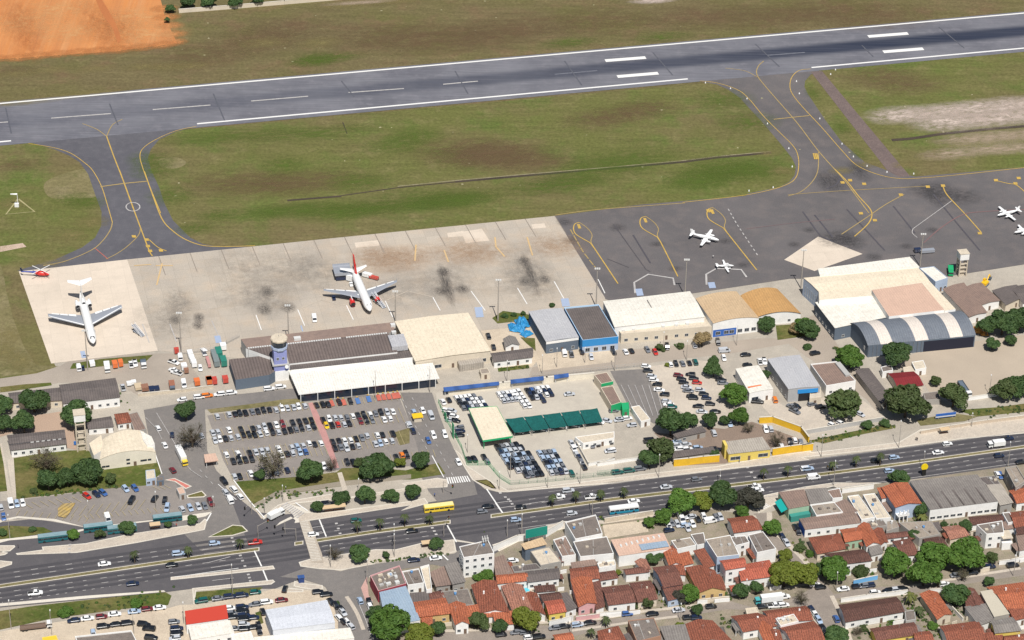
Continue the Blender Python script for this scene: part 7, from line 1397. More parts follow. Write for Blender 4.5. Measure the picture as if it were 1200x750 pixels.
rowc('b', '295,215 ', 'w', AV, 'the yard behind the white curving wall', None, 'h'); rowc('j', '480,165 660,155 340,215 210,235 115,305', 'nkkgw', AV, 'the street beneath the four big trees', GR, 'hwhsh'); rowc('g', '570,150 590,160 690,215', 'wbn', (5, 12), 'the yard of the unfinished grey house', None, 'hhh'); rowc('c', '100,215 ', 'k', AV, 'the passage behind the old red roof', None, 'h')
# apron service cars
car('U 270,568', (2, 12), 'w', 'van', 'white van alone on the concrete apron'); rowc('A', '433,240 720,222 742,215', 'www', (3, 13), 'the apron lawn edge by the lamp mast', None, 'vpp'); rowc('A', '955,210 958,255 970,268', 'www', (10, 3), 'the service yard by the white trailer|from the back', None, 'ppp'); rowc('A', '990,182 1010,330', 'ww', (2, 12), 'the service yard near brown crates|from the back', None, 'vv'); rowc('A', '675,348 1100,242', 'sw', (3, 12), 'the service yard beside the dark sheds', None, 'ph')
CARS.sort(key=lambda c: -c[0][1])
seen = {}
for i, (p, a, ty, c, lb, g) in enumerate(CARS[:300]):
    bm_, wm_ = car_meshes(ty, c); o = bpy.data.objects.new(ty if ty != 'wagon' else 'estate_car', bm_); COL.objects.link(o); q = G(p, .55); o.location = (q.x, q.y, .11); o.rotation_euler[2] = a; o.scale = (1.14, 1.14, 1.08)
    tag(o, lb, 'car', g or 'cars standing and driving about'); w = bpy.data.objects.new('windows', wm_); COL.objects.link(w); w.parent = o
rest = MB()
for p, a, ty, c, lb, g in CARS[300:]:
    q = G(p, .55); ca, sa = math.cos(a)*1.1, math.sin(a)*1.1
    for me in car_meshes(ty, c):
        V = [(v.co.x*ca-v.co.y*sa+q.x, v.co.x*sa+v.co.y*ca+q.y, v.co.z+.11) for v in me.vertices]
        for f in me.polygons: rest.face([V[k] for k in f.vertices], me.materials[f.material_index])
if rest.f: tag(rest.build('distant_cars'), 'more parked cars in the farther rows of the yards', 'cars', kind='stuff')
print('CARS', len(CARS))
# ---------------------------------------------------------------- buses, lorries
def bus(s_, v, label, body, roof, L=11.5, band=None, group=None):
    p = pp(s_)[0]; c = G(p, 1.5); t = empty('bus', (c.x, c.y, .12), gdir(p, v), label, 'bus', group); b = MB(); W = 2.5
    b.box((0, 0, .35), (L, W, 1.0), body); b.box((0, 0, 2.15), (L, W, .6), band or body); b.build('body', t)
    r = MB(); r.box((0, 0, 2.75), (L-.1, W-.1, .18), roof, 0, .97); r.build('roof', t)
    for k in (-.22, .15): r = MB(); r.box((L*k, 0, 2.93), (2.0, 1.5, .22), roof); r.build('roof_hatch', t)
    g = MB(); g.box((0, 0, 1.35), (L-.08, W-.08, .8), CGLASS); g.build('windows', t)
    for i in range(7):
        pb = MB(); pb.box((-L/2+.05+i*(L-.1)/6, 0, 1.34), (.14, W-.02, .82), band or body); pb.build('pillar', t)
    for x in (-L*.30, L*.32):
        for s in (-1, 1): w = MB(); w.tube((x, s*(W/2-.3), .5), (x, s*(W/2+.02), .5), .5, TYRE_, n=12); w.build('wheel', t)
    return t
TEALB = paint('bus_teal', (.02,.13,.15,1), .35, .3); TEALR = surf('bus_roof_teal', rgb(132,156,162), rgb(112,138,146), fine=.05); YB = paint('bus_yellow', (.82,.58,.05,1), .35, .3); WB = paint('bus_white', (.78,.78,.76,1), .35, .3); BB = paint('bus_blue_green', (.02,.24,.36,1), .35, .3)
for s_, lb, L in (('I 290,655','teal bus alone on the verge side lane',11.5), ('I 540,600','left teal bus in the bay behind round tree',11.5), ('I 670,608','teal bus half hidden by the round tree',11.5), ('I 920,548','teal bus at the bay beside the bus shelter',11.5)): bus(s_, AV, lb, TEALB, TEALR, L, group='teal city buses in the bay')
bus('F 207,632', AV, 'yellow bus crossing the avenue junction', YB, paint('bus_roof_yellow', (.80,.68,.30,1), .4), 12); bus('G 145,640', AV, 'white bus with teal lower panels on the near carriageway', BB, WB, 12, WB)
def lorry(s_, v, label, cab, box, L=8, bh=2.4, flat=False, name='lorry', group=None):
    p = pp(s_)[0]; c = G(p, 1.5); t = empty(name, (c.x, c.y, .12), gdir(p, v), label, 'lorry', group)
    f = MB(); f.box((-.2, 0, .55), (L-.4, 1.0, .3), TYRE_); f.build('chassis', t)
    m = MB(); m.box((L/2-1.0, 0, .6), (1.9, 2.3, 1.9), cab, 0, .92); m.build('cab', t); g = MB(); g.box((L/2-.95, 0, 1.5), (1.92, 2.22, .65), CGLASS, 0, .97); g.build('windows', t)
    bx = MB(); Lb = L-2.4
    if flat: bx.box((-1.1, 0, .85), (Lb, 2.4, .15), box); [bx.box((-1.1, s*1.17, 1.0), (Lb, .07, .5), box) for s in (-1, 1)]; [bx.box((-1.1-Lb/2+.05+k*(Lb-.1), 0, 1.0), (.07, 2.4, .5), box) for k in (0, 1)]
    else: bx.box((-1.1, 0, .85), (Lb, 2.45, bh), box); bx.box((-1.1, 0, .85+bh), (Lb-.2, 2.25, .08), box)
    bx.build('load_bed' if flat else 'cargo_box', t)
    for x in (-L/2+1.2, -L/2+2.4, L/2-1.1):
        for s in (-1, 1): w = MB(); w.tube((x, s*.85, .5), (x, s*1.18, .5), .5, TYRE_, n=12); w.build('wheel', t)
    return t
lorry('d 640,475', AV, 'white box lorry with teal cab by the street trees', paint('cab_teal', (.08,.38,.40,1), .4), WB, 11, 2.5).rotation_euler[2] += math.pi
lorry('I 998,210', (6, 12), 'white box truck with yellow nose on the airport access road', YB, WB, 12, 2.6); lorry('K 210,665', AV, 'white cab lorry with an empty flat bed on the forecourt', WB, surf('bed_timber', rgb(118,100,88), fine=.1), 12, flat=True); lorry('E 880,435', (6, 9), 'white cab lorry with a dark trailer in the wide yard', WB, DKWALL, 12, 1.2, flat=True); lorry('H 1050,277', AV, 'white box truck on the far carriageway at right', WB, WB, 7.5, 2.0).rotation_euler[2] += math.pi
lorry('J 438,480', (12, -6), 'white delivery truck waiting by the crossing island', WB, WB, 7.5, 2.0)
lorry('A 588,235', (2, 13), 'white box truck on the apron lawn edge', WB, WB, 6.5, 1.8); lorry('A 788,212', (2, 13), 'white truck with dark bed right of the apron lawn', WB, DKWALL, 6.5, flat=True); lorry('A 945,338', (2, 13), 'brown flat bed truck in the service yard', DKWALL, surf('truck_brown', rgb(150,100,80), fine=.1), 7, 1.4); lorry('W 845,462', (1, 13), 'green fuel truck at the foot of the lookout tower', GREENP, GREENP, 7, 1.6)
# ================================================================ aircraft
AW = paint('aircraft_white', (.82,.82,.81,1), .3, .4); AG = paint('wing_grey', (.36,.38,.42,1), .35, .2, .2); ADK = paint('aircraft_dark_blue', (.02,.03,.07,1), .3, .3); ARED = paint('aircraft_red', (.62,.03,.025,1), .3, .3); ENG = paint('engine_metal', (.35,.36,.38,1), .3, 0, .7); AYEL = paint('aircraft_yellow', (.75,.42,.03,1), .3, .2)
def ringx(x, r, z, ry=None, n=18): ry = ry or r; return [Vector((x, r*math.cos(i*2*math.pi/n), z+ry*math.sin(i*2*math.pi/n))) for i in range(n)]
def fuselage(t, secs, top, belly=None, split=-.35):
    mb = MB(); R_ = [ringx(*s) for s in secs]
    for a, b in zip(R_, R_[1:]):
        n = len(a)
        for i in range(n):
            j = (i+1) % n; low = math.sin((i+.5)*2*math.pi/n) < split; mb.face([a[i], b[i], b[j], a[j]], belly if (belly and low) else top)
    mb.face(R_[0], top); mb.face(R_[-1][::-1], top); return mb.build('fuselage', t, smooth=True)
def aerofoil(t, name, root, tip, mat, edge=None, th=.12):
    """root, tip: (le_xyz, te_xyz); symmetrical foil between them"""
    def sec(le, te):
        le, te = Vector(le), Vector(te); d = te-le; k = d.length*th; up_ = Vector((0, 0, 1)) if abs(tip[0][1]-root[0][1]) > .5*abs(tip[0][2]-root[0][2]) else Vector((0, 1, 0))
        P = [le]+[le+d*f+up_*k*h for f, h in ((.08, .3), (.3, .5), (.6, .38), (1, .03))]+[le+d*f-up_*k*h for f, h in ((1, .03), (.6, .3), (.3, .42), (.08, .25))]; return P
    a, b = sec(*root), sec(*tip); mb = MB(); mb.rings([a, b], mat)
    if edge:
        o = Vector((0, 0, .03)); le0, le1 = Vector(root[0]), Vector(tip[0]); d0, d1 = Vector(root[1])-le0, Vector(tip[1])-le1
    return mb.build(name, t, smooth=False)
def windows_row(t, x0, x1, y, z, n, s=.32):
    for sg in (-1, 1):
        mb = MB()
        for i in range(n):
            x = x0+(x1-x0)*i/(n-1); Y = sg*y; mb.face([(x-s/2, Y, z-s*.6), (x+s/2, Y, z-s*.6), (x+s/2, Y*.985, z+s*.6), (x-s/2, Y*.985, z+s*.6)][::sg], CGLASS)
        mb.build('windows', t)
def engine(t, c, L, r, mat, mouth=True):
    mb = MB(); x, y, z = c; S = [(x+L/2, r*.86), (x+L/2-.25*L, r), (x-L*.1, r*.98), (x-L/2, r*.66)]
    mb.rings([ringx(a, q, z) and [Vector((a, y+q*math.cos(i*.5236), z+q*math.sin(i*.5236))) for i in range(12)] for a, q in S], mat, False); e = mb.build('engine', t, smooth=True)
    for nm, xx, q in (('intake', x+L/2-.12, r*.84), ('exhaust', x-L/2+.1, r*.64)): m = MB(); m.face([(xx, y+q*math.cos(i*.5236), z+q*math.sin(i*.5236)) for i in range(12)], paint('engine_mouth', (.02,.02,.025,1), .5)); m.build(nm, e)
    m = MB(); S = [(x-L/2, r*.5), (x-L/2-.3*L, r*.12)]; m.rings([[Vector((a, y+q*math.cos(i*.5236), z+q*math.sin(i*.5236))) for i in range(12)] for a, q in S], ENG); m.build('tail_cone', e)
    return e
def gear(t, x, y, h, n=2, r=.5):
    mb = MB(); mb.tube((x, y, r), (x, y, h), .12, GREYW)
    for k in range(n): s = (k-(n-1)/2)*.7; mb.tube((x, y+s-.18, r), (x, y+s+.18, r), r, TYRE_, n=12)
    mb.build('landing_gear', t)
def plane_root(nose, tail, zn, zt, label, nm='airliner', cat='aircraft', group=None):
    a, b = G(nose, zn), G(tail, zt); d = a-b; rz = math.atan2(d.y, d.x); return empty(nm, (a.x, a.y, .12), rz, label, cat, group)
NA = (109.3, 401.5)
# T-tailed tri-jet freighter, nose at local x=0, tail towards -x
t = plane_root(NA, (92.6, 335), 3.2, 5.0, 'white T tailed jet with rear mounted engines on the light concrete')
z = 3.3; r = 1.95
fuselage(t, [(0, .25, z-.5), (-.7, .85, z-.35), (-2, 1.45, z-.12), (-4, 1.85, z), (-6, r, z), (-30, r, z), (-34, 1.75, z+.25), (-38, 1.2, z+.75), (-41, .65, z+1.2), (-42.5, .3, z+1.4)], AW, AG)
for s in (-1, 1):
    aerofoil(t, 'wing', ((-16, s*1.2, 2.2), (-25.8, s*1.2, 2.2)), ((-25.6, s*16.4, 3.6), (-28.6, s*16.4, 3.6)), AG, th=.09)
    mb = MB()
    for k in range(3): f0, f1 = .18+k*.25, .40+k*.25; P = lambda f, g: Vector((-25.9-2.8*f+.9*g, s*(1.6+14.6*f), 2.48+1.32*f)); mb.face([P(f0, 0), P(f1, 0), P(f1, 2.2-1.5*f1), P(f0, 2.2-1.5*f0)], AW)
    mb.build('flap', t); mb = MB(); P = lambda f, g: Vector((-16.2-9.5*f-g, s*(1.8+14.4*f), 2.46+1.28*f+.12)); mb.face([P(0, .1), P(1, .05), P(1, .75), P(0, 1.2)], AW); mb.build('slat', t)
    aerofoil(t, 'tailplane', ((-37.6, s*.2, 10.6), (-42.6, s*.2, 10.6)), ((-42.2, s*5.4, 10.5), (-44.4, s*5.4, 10.5)), AW, th=.09)
    engine(t, (-33.2, s*2.75, z+.75), 5.2, .92, AW); mb = MB(); mb.box((-33.4, s*2.0, z+.55), (3, .9, .3), AW); mb.build('pylon', t); gear(t, -22.6, s*2.9, 2.4)
aerofoil(t, 'fin', ((-32.5, 0, z+1.6), (-41, 0, z+1.6)), ((-38.2, 0, 10.7), (-42.6, 0, 10.7)), AW, th=.1)
mb = MB(); mb.rings([[Vector((a, q*math.cos(i*.5236), zz+q*math.sin(i*.5236))) for i in range(12)] for a, q, zz in ((-30.4, .75, z+2.2), (-31.6, .95, z+2.2), (-34.5, .8, z+2.0), (-37, .4, z+1.8))], AW); o = mb.build('centre_intake', t, smooth=True); m = MB(); m.face([(-30.36, .7*math.cos(i*.5236), z+2.2+.7*math.sin(i*.5236)) for i in range(12)], paint('engine_mouth', (.02,.02,.025,1))); m.build('intake_mouth', o)
gear(t, -5, 0, 2.2); windows_row(t, -8, -29, 1.94, z+.45, 28)
mb = MB(); mb.face([(-1.55, -1.0, z+.95), (-1.55, 1.0, z+.95), (-2.6, .85, z+1.55), (-2.6, -.85, z+1.55)], CGLASS); mb.build('cockpit_window', t); mb = MB(); mb.box((-8, r-.02, z-.7), (1, .08, 1.8), AG); mb.build('door', t)
# red tailed twin jet
t = plane_root((433.6, 363.3), (414.3, 315), 3.4, 5.0, 'white twin jet with a red and yellow tail and red engines'); z = 3.6; r = 2.0
fuselage(t, [(0, .3, z-.6), (-.8, .95, z-.4), (-2, 1.5, z-.15), (-3.8, 1.9, z), (-5.5, r, z), (-25, r, z), (-29, 1.75, z+.3), (-33, 1.1, z+.9), (-36, .5, z+1.3), (-37.4, .2, z+1.4)], AW)
for s in (-1, 1):
    aerofoil(t, 'wing', ((-11.6, s*1.2, 2.7), (-18.6, s*1.2, 2.7)), ((-19.9, s*17, 4.3), (-21.5, s*17, 4.3)), AG, th=.09)
    mb = MB(); P = lambda f, g: Vector((-18.7-2.7*f+g, s*(1.8+15*f), 2.95+1.5*f)); [mb.face([P(f0, 0), P(f1, 0), P(f1, 1.3-.8*f1), P(f0, 1.3-.8*f0)], AW) for f0, f1 in ((.05, .34), (.38, .64), (.7, .93))]; mb.build('flap', t)
    mb = MB(); mb.face([(-19.9, s*17, 4.3), (-21.5, s*17, 4.3), (-21.3, s*17.1, 5.6), (-20.7, s*17.1, 5.5)], AW); mb.face([(-19.9, s*16.95, 4.3), (-20.7, s*17.05, 5.5), (-21.3, s*17.05, 5.6), (-21.5, s*16.95, 4.3)], AW); mb.build('winglet', t)
    aerofoil(t, 'tailplane', ((-31.3, s*.6, 5.0), (-35.3, s*.6, 5.0)), ((-35.0, s*6.2, 5.5), (-36.6, s*6.2, 5.5)), AW, th=.09)
    e = engine(t, (-11.3, s*5.75, 1.75), 4.6, 1.25, ARED); mb = MB(); mb.box((-12.6, s*5.75, 2.7), (3.4, .3, .75), AW); mb.build('pylon', t); gear(t, -17.6, s*3.8, 2.6)
    lb = MB(); y = s*(r+.015)
    for k, x in enumerate((-8.2, -9.6, -11.0)): lb.face([(x, y*.9, z+.6), (x-1.0, y*.9, z+.6), (x-1.0, y*.55, z+1.66), (x, y*.55, z+1.66)][::-s], ARED)
    lb.build('lettering', t)
fn = aerofoil(t, 'fin', ((-28.2, 0, z+1.5), (-35.4, 0, z+1.5)), ((-33.7, 0, 12.2), (-36.7, 0, 12.2)), ARED, th=.2)
mb = MB(); A = lambda f: (Vector((-35.4-1.2*f-.02, 0, z+1.5+6.8*f)));
for s in (-1, 1): mb.face([A(0)+Vector((2.4, s*.62, 0)), A(0)+Vector((0, s*.1, 0)), A(.97)+Vector((0, s*.08, 0)), A(.97)+Vector((1.1, s*.32, 0))][::s], AYEL)
mb.build('rudder', fn)
mb = MB()
for s in (-1, 1): mb.face([(-31.4, s*.62, 8.0), (-33.2, s*.6, 7.6), (-33.8, s*.58, 8.5), (-32.5, s*.6, 9.0)][::s], AW)
mb.build('tail_mark', fn)
gear(t, -5, 0, 2.4); windows_row(t, -6.5, -29, 1.99, z+.4, 30); mb = MB(); mb.face([(-1.7, -1.05, z+.95), (-1.7, 1.05, z+.95), (-2.7, .85, z+1.5), (-2.7, -.85, z+1.5)], CGLASS); mb.build('cockpit_window', t)
def small_plane(nose, tail, L, span, label, prop=True, zn=1.8):
    t = plane_root(nose, tail, zn, zn, label, 'light_aircraft', 'light aircraft', 'small white propeller aircraft'); k = L/14.0; z = 1.75*k+.1
    fuselage(t, [(0, .15*k, z-.15), (-.8*k, .5*k, z-.1), (-2.2*k, .75*k, z), (-3.5*k, .88*k, z+.1), (-8.5*k, .88*k, z+.1), (-11*k, .55*k, z+.3), (-14*k, .15*k, z+.55)], AW)
    for s in (-1, 1):
        aerofoil(t, 'wing', ((-5.0*k, s*.5, z-.35), (-7.3*k, s*.5, z-.35)), ((-5.5*k, s*span/2, z-.05), (-6.7*k, s*span/2, z-.05)), AW, th=.12); aerofoil(t, 'tailplane', ((-12.2*k, s*.1, z+.7), (-13.8*k, s*.1, z+.7)), ((-12.8*k, s*2.9*k, z+.75), (-13.7*k, s*2.9*k, z+.75)), AW)
        e = MB(); y = s*span*.19; e.rings([[Vector((a*k, y+q*k*math.cos(i*.7854), z-.1+q*k*math.sin(i*.7854))) for i in range(8)] for a, q in ((-3.1, .22), (-3.5, .42), (-5.8, .45), (-7.6, .15))], AW); e = e.build('engine', t, smooth=True)
        p = MB(); [p.box((-3.05*k, y, z-.1), (.06, .14, 1.15*k), ADK) if q else p.box((-3.05*k, y, z-.1-1.15*k), (.06, .14, 1.15*k), ADK) for q in (0, 1)]; p.build('propeller', e); gear(t, -6*k, y, z-.4, 1, .32)
    aerofoil(t, 'fin', ((-11.2*k, 0, z+.5), (-13.6*k, 0, z+.5)), ((-13.0*k, 0, z+2.9*k), (-14.2*k, 0, z+2.9*k)), AW); gear(t, -1.6*k, 0, z-.4, 1, .28); windows_row(t, -3.8*k, -8*k, .885*k, z+.35, 7, .3); mb = MB(); mb.face([(-2.05*k, -.42*k, z+.48*k), (-2.05*k, .42*k, z+.48*k), (-2.75*k, .36*k, z+.85*k), (-2.75*k, -.36*k, z+.85*k)], CGLASS); mb.build('cockpit_window', t)
small_plane(tp('V', 957, 203), tp('V', 830, 178), 14.2, 16.5, 'larger white twin propeller aircraft on the dark apron')
small_plane(tp('V', 1026, 315), tp('V', 952, 320), 8.6, 11.5, 'smaller white propeller aircraft near the white chevron'); small_plane(tp('W', 1062, 205), tp('W', 1168, 183), 12.4, 14.5, 'white propeller aircraft facing left on the far right apron'); small_plane(tp('W', 1140, 283), tp('W', 1240, 270), 11.5, 12.5, 'white propeller aircraft cut by the right frame edge')
# helicopter
t = plane_root(tp('T', 228, 478), tp('T', 98, 476), 1.6, 1.6, 'red and blue helicopter at the corner of the apron', 'helicopter', 'helicopter'); HB = paint('helicopter_blue', (.03,.06,.32,1), .3, .3)
mb = MB(); mb.rings([ringx(0, .25, 1.4, .2, 12), ringx(-1, .8, 1.5, .75, 12), ringx(-2.6, 1.1, 1.75, 1.15, 12), ringx(-4.6, 1.1, 1.9, 1.15, 12), ringx(-6.2, .7, 2.1, .7, 12)], ARED); mb.build('cabin', t, smooth=True)
mb = MB(); mb.rings([ringx(-5.6, .75, 2.1, .75, 10), ringx(-8, .38, 2.4, .4, 10), ringx(-12.6, .2, 2.6, .22, 10)], HB); mb.build('tail_boom', t, smooth=True); aerofoil(t, 'tail_fin', ((-11.6, 0, 2.3), (-12.9, 0, 2.3)), ((-12.6, 0, 4.6), (-13.3, 0, 4.6)), ADK)
mb = MB(); mb.tube((-3.8, 0, 2.8), (-3.8, 0, 3.8), .16, ENG); hub = mb.build('rotor_mast', t)
for k in range(4): mb = MB(); a = .9+k*math.pi/2; c, s = math.cos(a), math.sin(a); mb.box((-3.8+c*2.9, s*2.9, 3.7), (5.4, .36, .06), AW, a); mb.build('rotor_blade', t)
mb = MB(); [mb.box((-13.0, .3, 3.6+d), (.1, .06, .9), AW) for d in (-.9, 0)]; mb.build('tail_rotor', t)
for s in (-1, 1): mb = MB(); mb.box((-3.4, s*1.15, 0), (4.6, .12, .12), ENG); [mb.tube((x, s*1.15, .1), (x, s*.7, 1.0), .06, ENG) for x in (-2.2, -4.6)]; mb.build('skid', t)
mb = MB(); mb.face([(-.75, -.62, 1.85), (-.75, .62, 1.85), (-1.9, .6, 2.55), (-1.9, -.6, 2.55)], CGLASS); mb.build('windscreen', t)
# ---------------------------------------------------------------- ground equipment
def heading(s_, v): p = pp(s_)[0]; c = G(p); return c, gdir(p, v)
def stairs(s_, v, label, L=7, h=3.6, m=None):
    c, a = heading(s_, v); t = empty('boarding_stairs', (c.x, c.y, .12), a, label, 'boarding stairs'); m = m or AG; N = 10
    st = MB(); [st.box((-L/2+L*(i+.5)/N, 0, h*(i+.5)/N), (L/N+.05, 2.0, .14), m) for i in range(N)]; st.build('steps', t)
    for s in (-1, 1):
        mb = MB(); mb.tube((-L/2, s*.85, .9), (L/2, s*.85, h+1.0), .06, AW, n=5); mb.tube((-L/2, s*.85, .15), (L/2, s*.85, h), .12, AW, n=5); [mb.tube((-L/2+L*f, s*.85, h*f), (-L/2+L*f, s*.85, h*f+1), .04, AW, n=5) for f in (.02, .35, .7, .98)]; mb.build('handrail', t)
    mb = MB(); mb.box((.6, 0, .45), (L*.6, 1.9, .35), m); mb.build('chassis', t)
    for x in (-L*.2, L*.32):
        for s in (-1, 1): w = MB(); w.tube((x, s*.8, .35), (x, s*1.0, .35), .35, TYRE_, n=10); w.build('wheel', t)
stairs('T 640,755', (-10, -6), 'white boarding stairs at the nose of the T tailed jet', 7, 3.2); stairs('U 568,500', (-10, -7), 'grey boarding stairs at the nose of the red tailed jet', 9, 3.6); stairs('A 1120,160', (5, 13), 'white boarding stairs parked in the service yard', 8, 3.6, AW); stairs('U 418,378', (10, 2), 'boarding stairs beside the rear of the red tailed jet', 5, 3)
def cart(s_, v, d, mat, label, name='cargo_box', cat='container', wheels=True, lid=None, group=None):
    c, a = heading(s_, v); t = empty(name, (c.x, c.y, .12), a, label, cat, group); h0 = .45 if wheels else .05
    mb = MB(); L, W, Hh = d; mb.box((0, 0, h0), (L, W, Hh), mat, 0, .98); mb.build('box', t); mb = MB(); mb.box((0, 0, h0+Hh), (L*.99+.06, W*.99+.06, .08), lid or mat); mb.build('lid', t)
    mb = MB(); [mb.box((-L/2*.98+L*.98*i/4, s*(W/2-.01), h0+.05), (.08, .07, Hh-.1), GREYW) for i in range(5) for s in (-1, 1)]; mb.build('ribs', t)
    if wheels:
        mb = MB(); mb.box((0, 0, .3), (L+.3, W*.7, .15), TYRE_); mb.build('chassis', t)
        for x in (-L*.32, L*.32):
            for s in (-1, 1): w = MB(); w.tube((x, s*(W/2-.25), .26), (x, s*(W/2-.02), .26), .26, TYRE_, n=8); w.build('wheel', t)
    return t
ORG = paint('box_orange', (.68,.17,.05,1), .5); BRN = paint('box_brown', (.28,.14,.09,1), .6); GNC = paint('container_green', (.03,.20,.15,1), .5); TAN = paint('box_tan', (.55,.44,.30,1), .6); RDB = paint('box_red', (.50,.07,.05,1), .5)
PV = (4, 13)
for s_, d, m, lb in (('A 632,235',(3.5,2.2,2),ORG,'left orange box cart on the apron lawn edge'), ('A 663,228',(3.2,2,2),ORG,'right orange box cart on the apron lawn edge'), ('A 507,227',(3.2,2.2,1.4),AW,'low white cart by the left lamp mast'), ('A 970,160',(2,2,2),RDB,'small dark red box cart at the service yard fence'), ('A 1012,248',(3.2,2.4,2),AW,'square white box cart in the service yard'), ('A 1024,268',(2,2,1.6),BRN,'small brown box cart below the white one'), ('A 1045,178',(3.6,2.2,2),AW,'rear white baggage cart of the long row'), ('A 1055,205',(3.6,2.2,2),AW,'middle white baggage cart of the long row'), ('A 1066,230',(3.6,2.2,2),AW,'front white baggage cart of the long row'),
  ('A 1083,332',(3.2,2.4,2),ORG,'lone orange box cart beside the white van'), ('A 1150,325',(3.4,2.4,2),ORG,'first orange cart left of the terminal wing'), ('B 70,370',(3.4,2.4,2),ORG,'second orange cart left of the terminal wing'), ('B 100,372',(3.2,2.2,2),RDB,'dull red cart beside the orange carts'), ('B 160,365',(3.2,2.4,2),RDB,'lone red cart nearest the terminal wing'), ('A 710,337',(2,2,1.2),AW,'left small white crate by the dark sheds'), ('A 735,330',(2,2,1.2),AW,'right small white crate by the dark sheds'), ('A 760,355',(4,3,1.2),TAN,'tan crate stack by the long dark roof'), ('A 797,362',(3.5,3,1.6),BRN,'brown cargo box by the villa drive'), ('A 833,372',(3,2.2,1.6),ADK,'left black box by the villa drive'), ('A 862,370',(3,2.2,1.6),ADK,'right black box by the villa drive'),
  ('B 125,222',(6,2.6,2.6),GNC,'upper green container beside the terminal wing'), ('B 150,268',(5,2.6,2.6),GNC,'lower green container beside the terminal wing'), ('B 148,185',(3,2.6,2.2),AW,'white box cart above the green containers'), ('U 488,482',(3,2.4,2.6),AW,'white catering box at the wing of the red tailed jet'), ('U 545,384',(4.5,1.6,1),RDB,'red baggage trolley behind the red tailed jet'), ('U 515,375',(4.5,2,1.6),AW,'white baggage trolley behind the red tailed jet'), ('U 440,392',(4,2.4,2.6),AW,'white service truck box under the rear fuselage')): cart(s_, PV if 'A' in s_ or 'B' in s_ else (12, 3), d, m, lb)
cart('B 105,250', PV, (11, 2.4, 2.4), surf('long_grey_tank', rgb(120,130,130), fine=.08), 'long grey trailer beside the green containers', 'trailer', 'trailer'); cart('A 1145,220', PV, (7, 1.3, 1.4), paint('belt_pink', (.52,.26,.24,1), .5), 'pinkish belt loader behind the boarding stairs', 'belt_loader', 'loader'); cart('W 735,380', (12, -1), (7, 2.2, 1.2), AG, 'grey tow trailer by the right lamp mast', 'trailer', 'trailer'); cart('W 690,378', (12, -1), (3, 2, 1.5), ADK, 'dark tug beside the grey tow trailer', 'tug', 'tug')
c, a = heading('U 400,372', (12, -1)); t = empty('cargo_loader', (c.x, c.y, .12), a, 'large grey cargo loader platform beside the red tail', 'loader'); mb = MB(); mb.box((0, 0, 3.0), (8, 9, .5), AG); mb.build('platform', t)
for s in (-1, 1): mb = MB(); mb.box((0, s*3.6, .3), (7, .5, 2.7), ADK); mb.build('lift_frame', t); mb = MB(); mb.box((0, s*4.4, 3.5), (8, .1, .9), AG); mb.build('handrail', t)
for s_, lb in (('U 360,478', 'dark baggage tug standing left of the red engine'), ('A 1100,245', 'white baggage tug in the service yard'), ('A 455,250', 'small dark tug by the mast near the T tailed jet'), ('U 440,415', 'white tug under the wing root')):
    c, a = heading(s_, (4, 12)); t = empty('baggage_tug', (c.x, c.y, .12), a, lb, 'tug'); m = AW if 'white' in lb else ADK; mb = MB(); mb.box((0, 0, .3), (2.8, 1.5, .6), m); mb.box((-.9, 0, .9), (.8, 1.4, .4), m); mb.build('body', t); mb = MB(); mb.box((.1, 0, 1.7), (1.2, 1.4, .08), m); [mb.tube((x, y, .9), (x, y, 1.7), .05, m, n=4) for x in (-.4, .6) for y in (-.6, .6)]; mb.build('canopy', t)
    for x in (-.9, .9):
        for s in (-1, 1): w = MB(); w.tube((x, s*.6, .32), (x, s*.8, .32), .32, TYRE_, n=8); w.build('wheel', t)
# blue sheeted heap on the terrace lawn
BT = surf('blue_tarpaulin', (.03,.26,.52,1), (.02,.16,.36,1), (.10,.36,.60,1), s1=.5, s2=1.2, fine=.2, rough=.5); rr = random.Random(8)
for i, (q, sx, h) in enumerate((('C 665,95',5.5,3.2), ('C 640,125',5,2.2), ('C 690,150',4,1.6), ('C 610,110',3.5,1.8))):
    c = G(pp(q)[0]); mb = MB(); N = 10; HH = lambda u, v: h*max(.04, math.sin(math.pi*u)*math.sin(math.pi*v))**.5*(1+.45*math.sin(13*u+i)*math.cos(12*v+2*i)); [mb.face([((u-.5)*sx, (v-.5)*sx*1.3, HH(u, v)) for u, v in ((a/N, b/N), ((a+1)/N, b/N), ((a+1)/N, (b+1)/N), (a/N, (b+1)/N))], BT) for a in range(N) for b in range(N)]
    tag(mb.build('tarpaulin_heap', None, c, .3+i), ['tallest bright blue sheeted heap beside the grey hangar', 'middle blue sheeted heap in front of the tallest', 'small blue sheeted heap nearest the grey hangar', 'blue sheeted heap farthest from the grey hangar'][i], 'tarpaulin', 'blue sheeted heaps')
# wind indicator and its triangle in the grass
c = G(tp('T', 84, 165)); t = empty('wind_indicator', (c.x, c.y, 0), 0, 'white wind indicator mast in its grass triangle', 'wind indicator'); mb = MB(); mb.tube((0, 0, 0), (0, 0, 7), .14, AW); mb.build('mast', t); mb = MB(); mb.rings([[Vector((x, q*math.cos(i*.7854), 6.6+q*math.sin(i*.7854))) for i in range(8)] for x, q in ((0, .5), (-3.2, .25))], AW); mb.build('wind_sock', t)
mb = MB(); mb.box((-.5, -.3, 0), (2, 1.4, 1.8), AW); mb.build('cabinet', t)
tm2 = Lines(); tm2.z = .09; tm2.line(pp('T 84,130 160,190 28,202 84,130'), .9, surf('triangle_line', rgb(170,160,120), rgb(140,136,96), s1=.5, fine=.1)); tm2.done('triangle_marking')
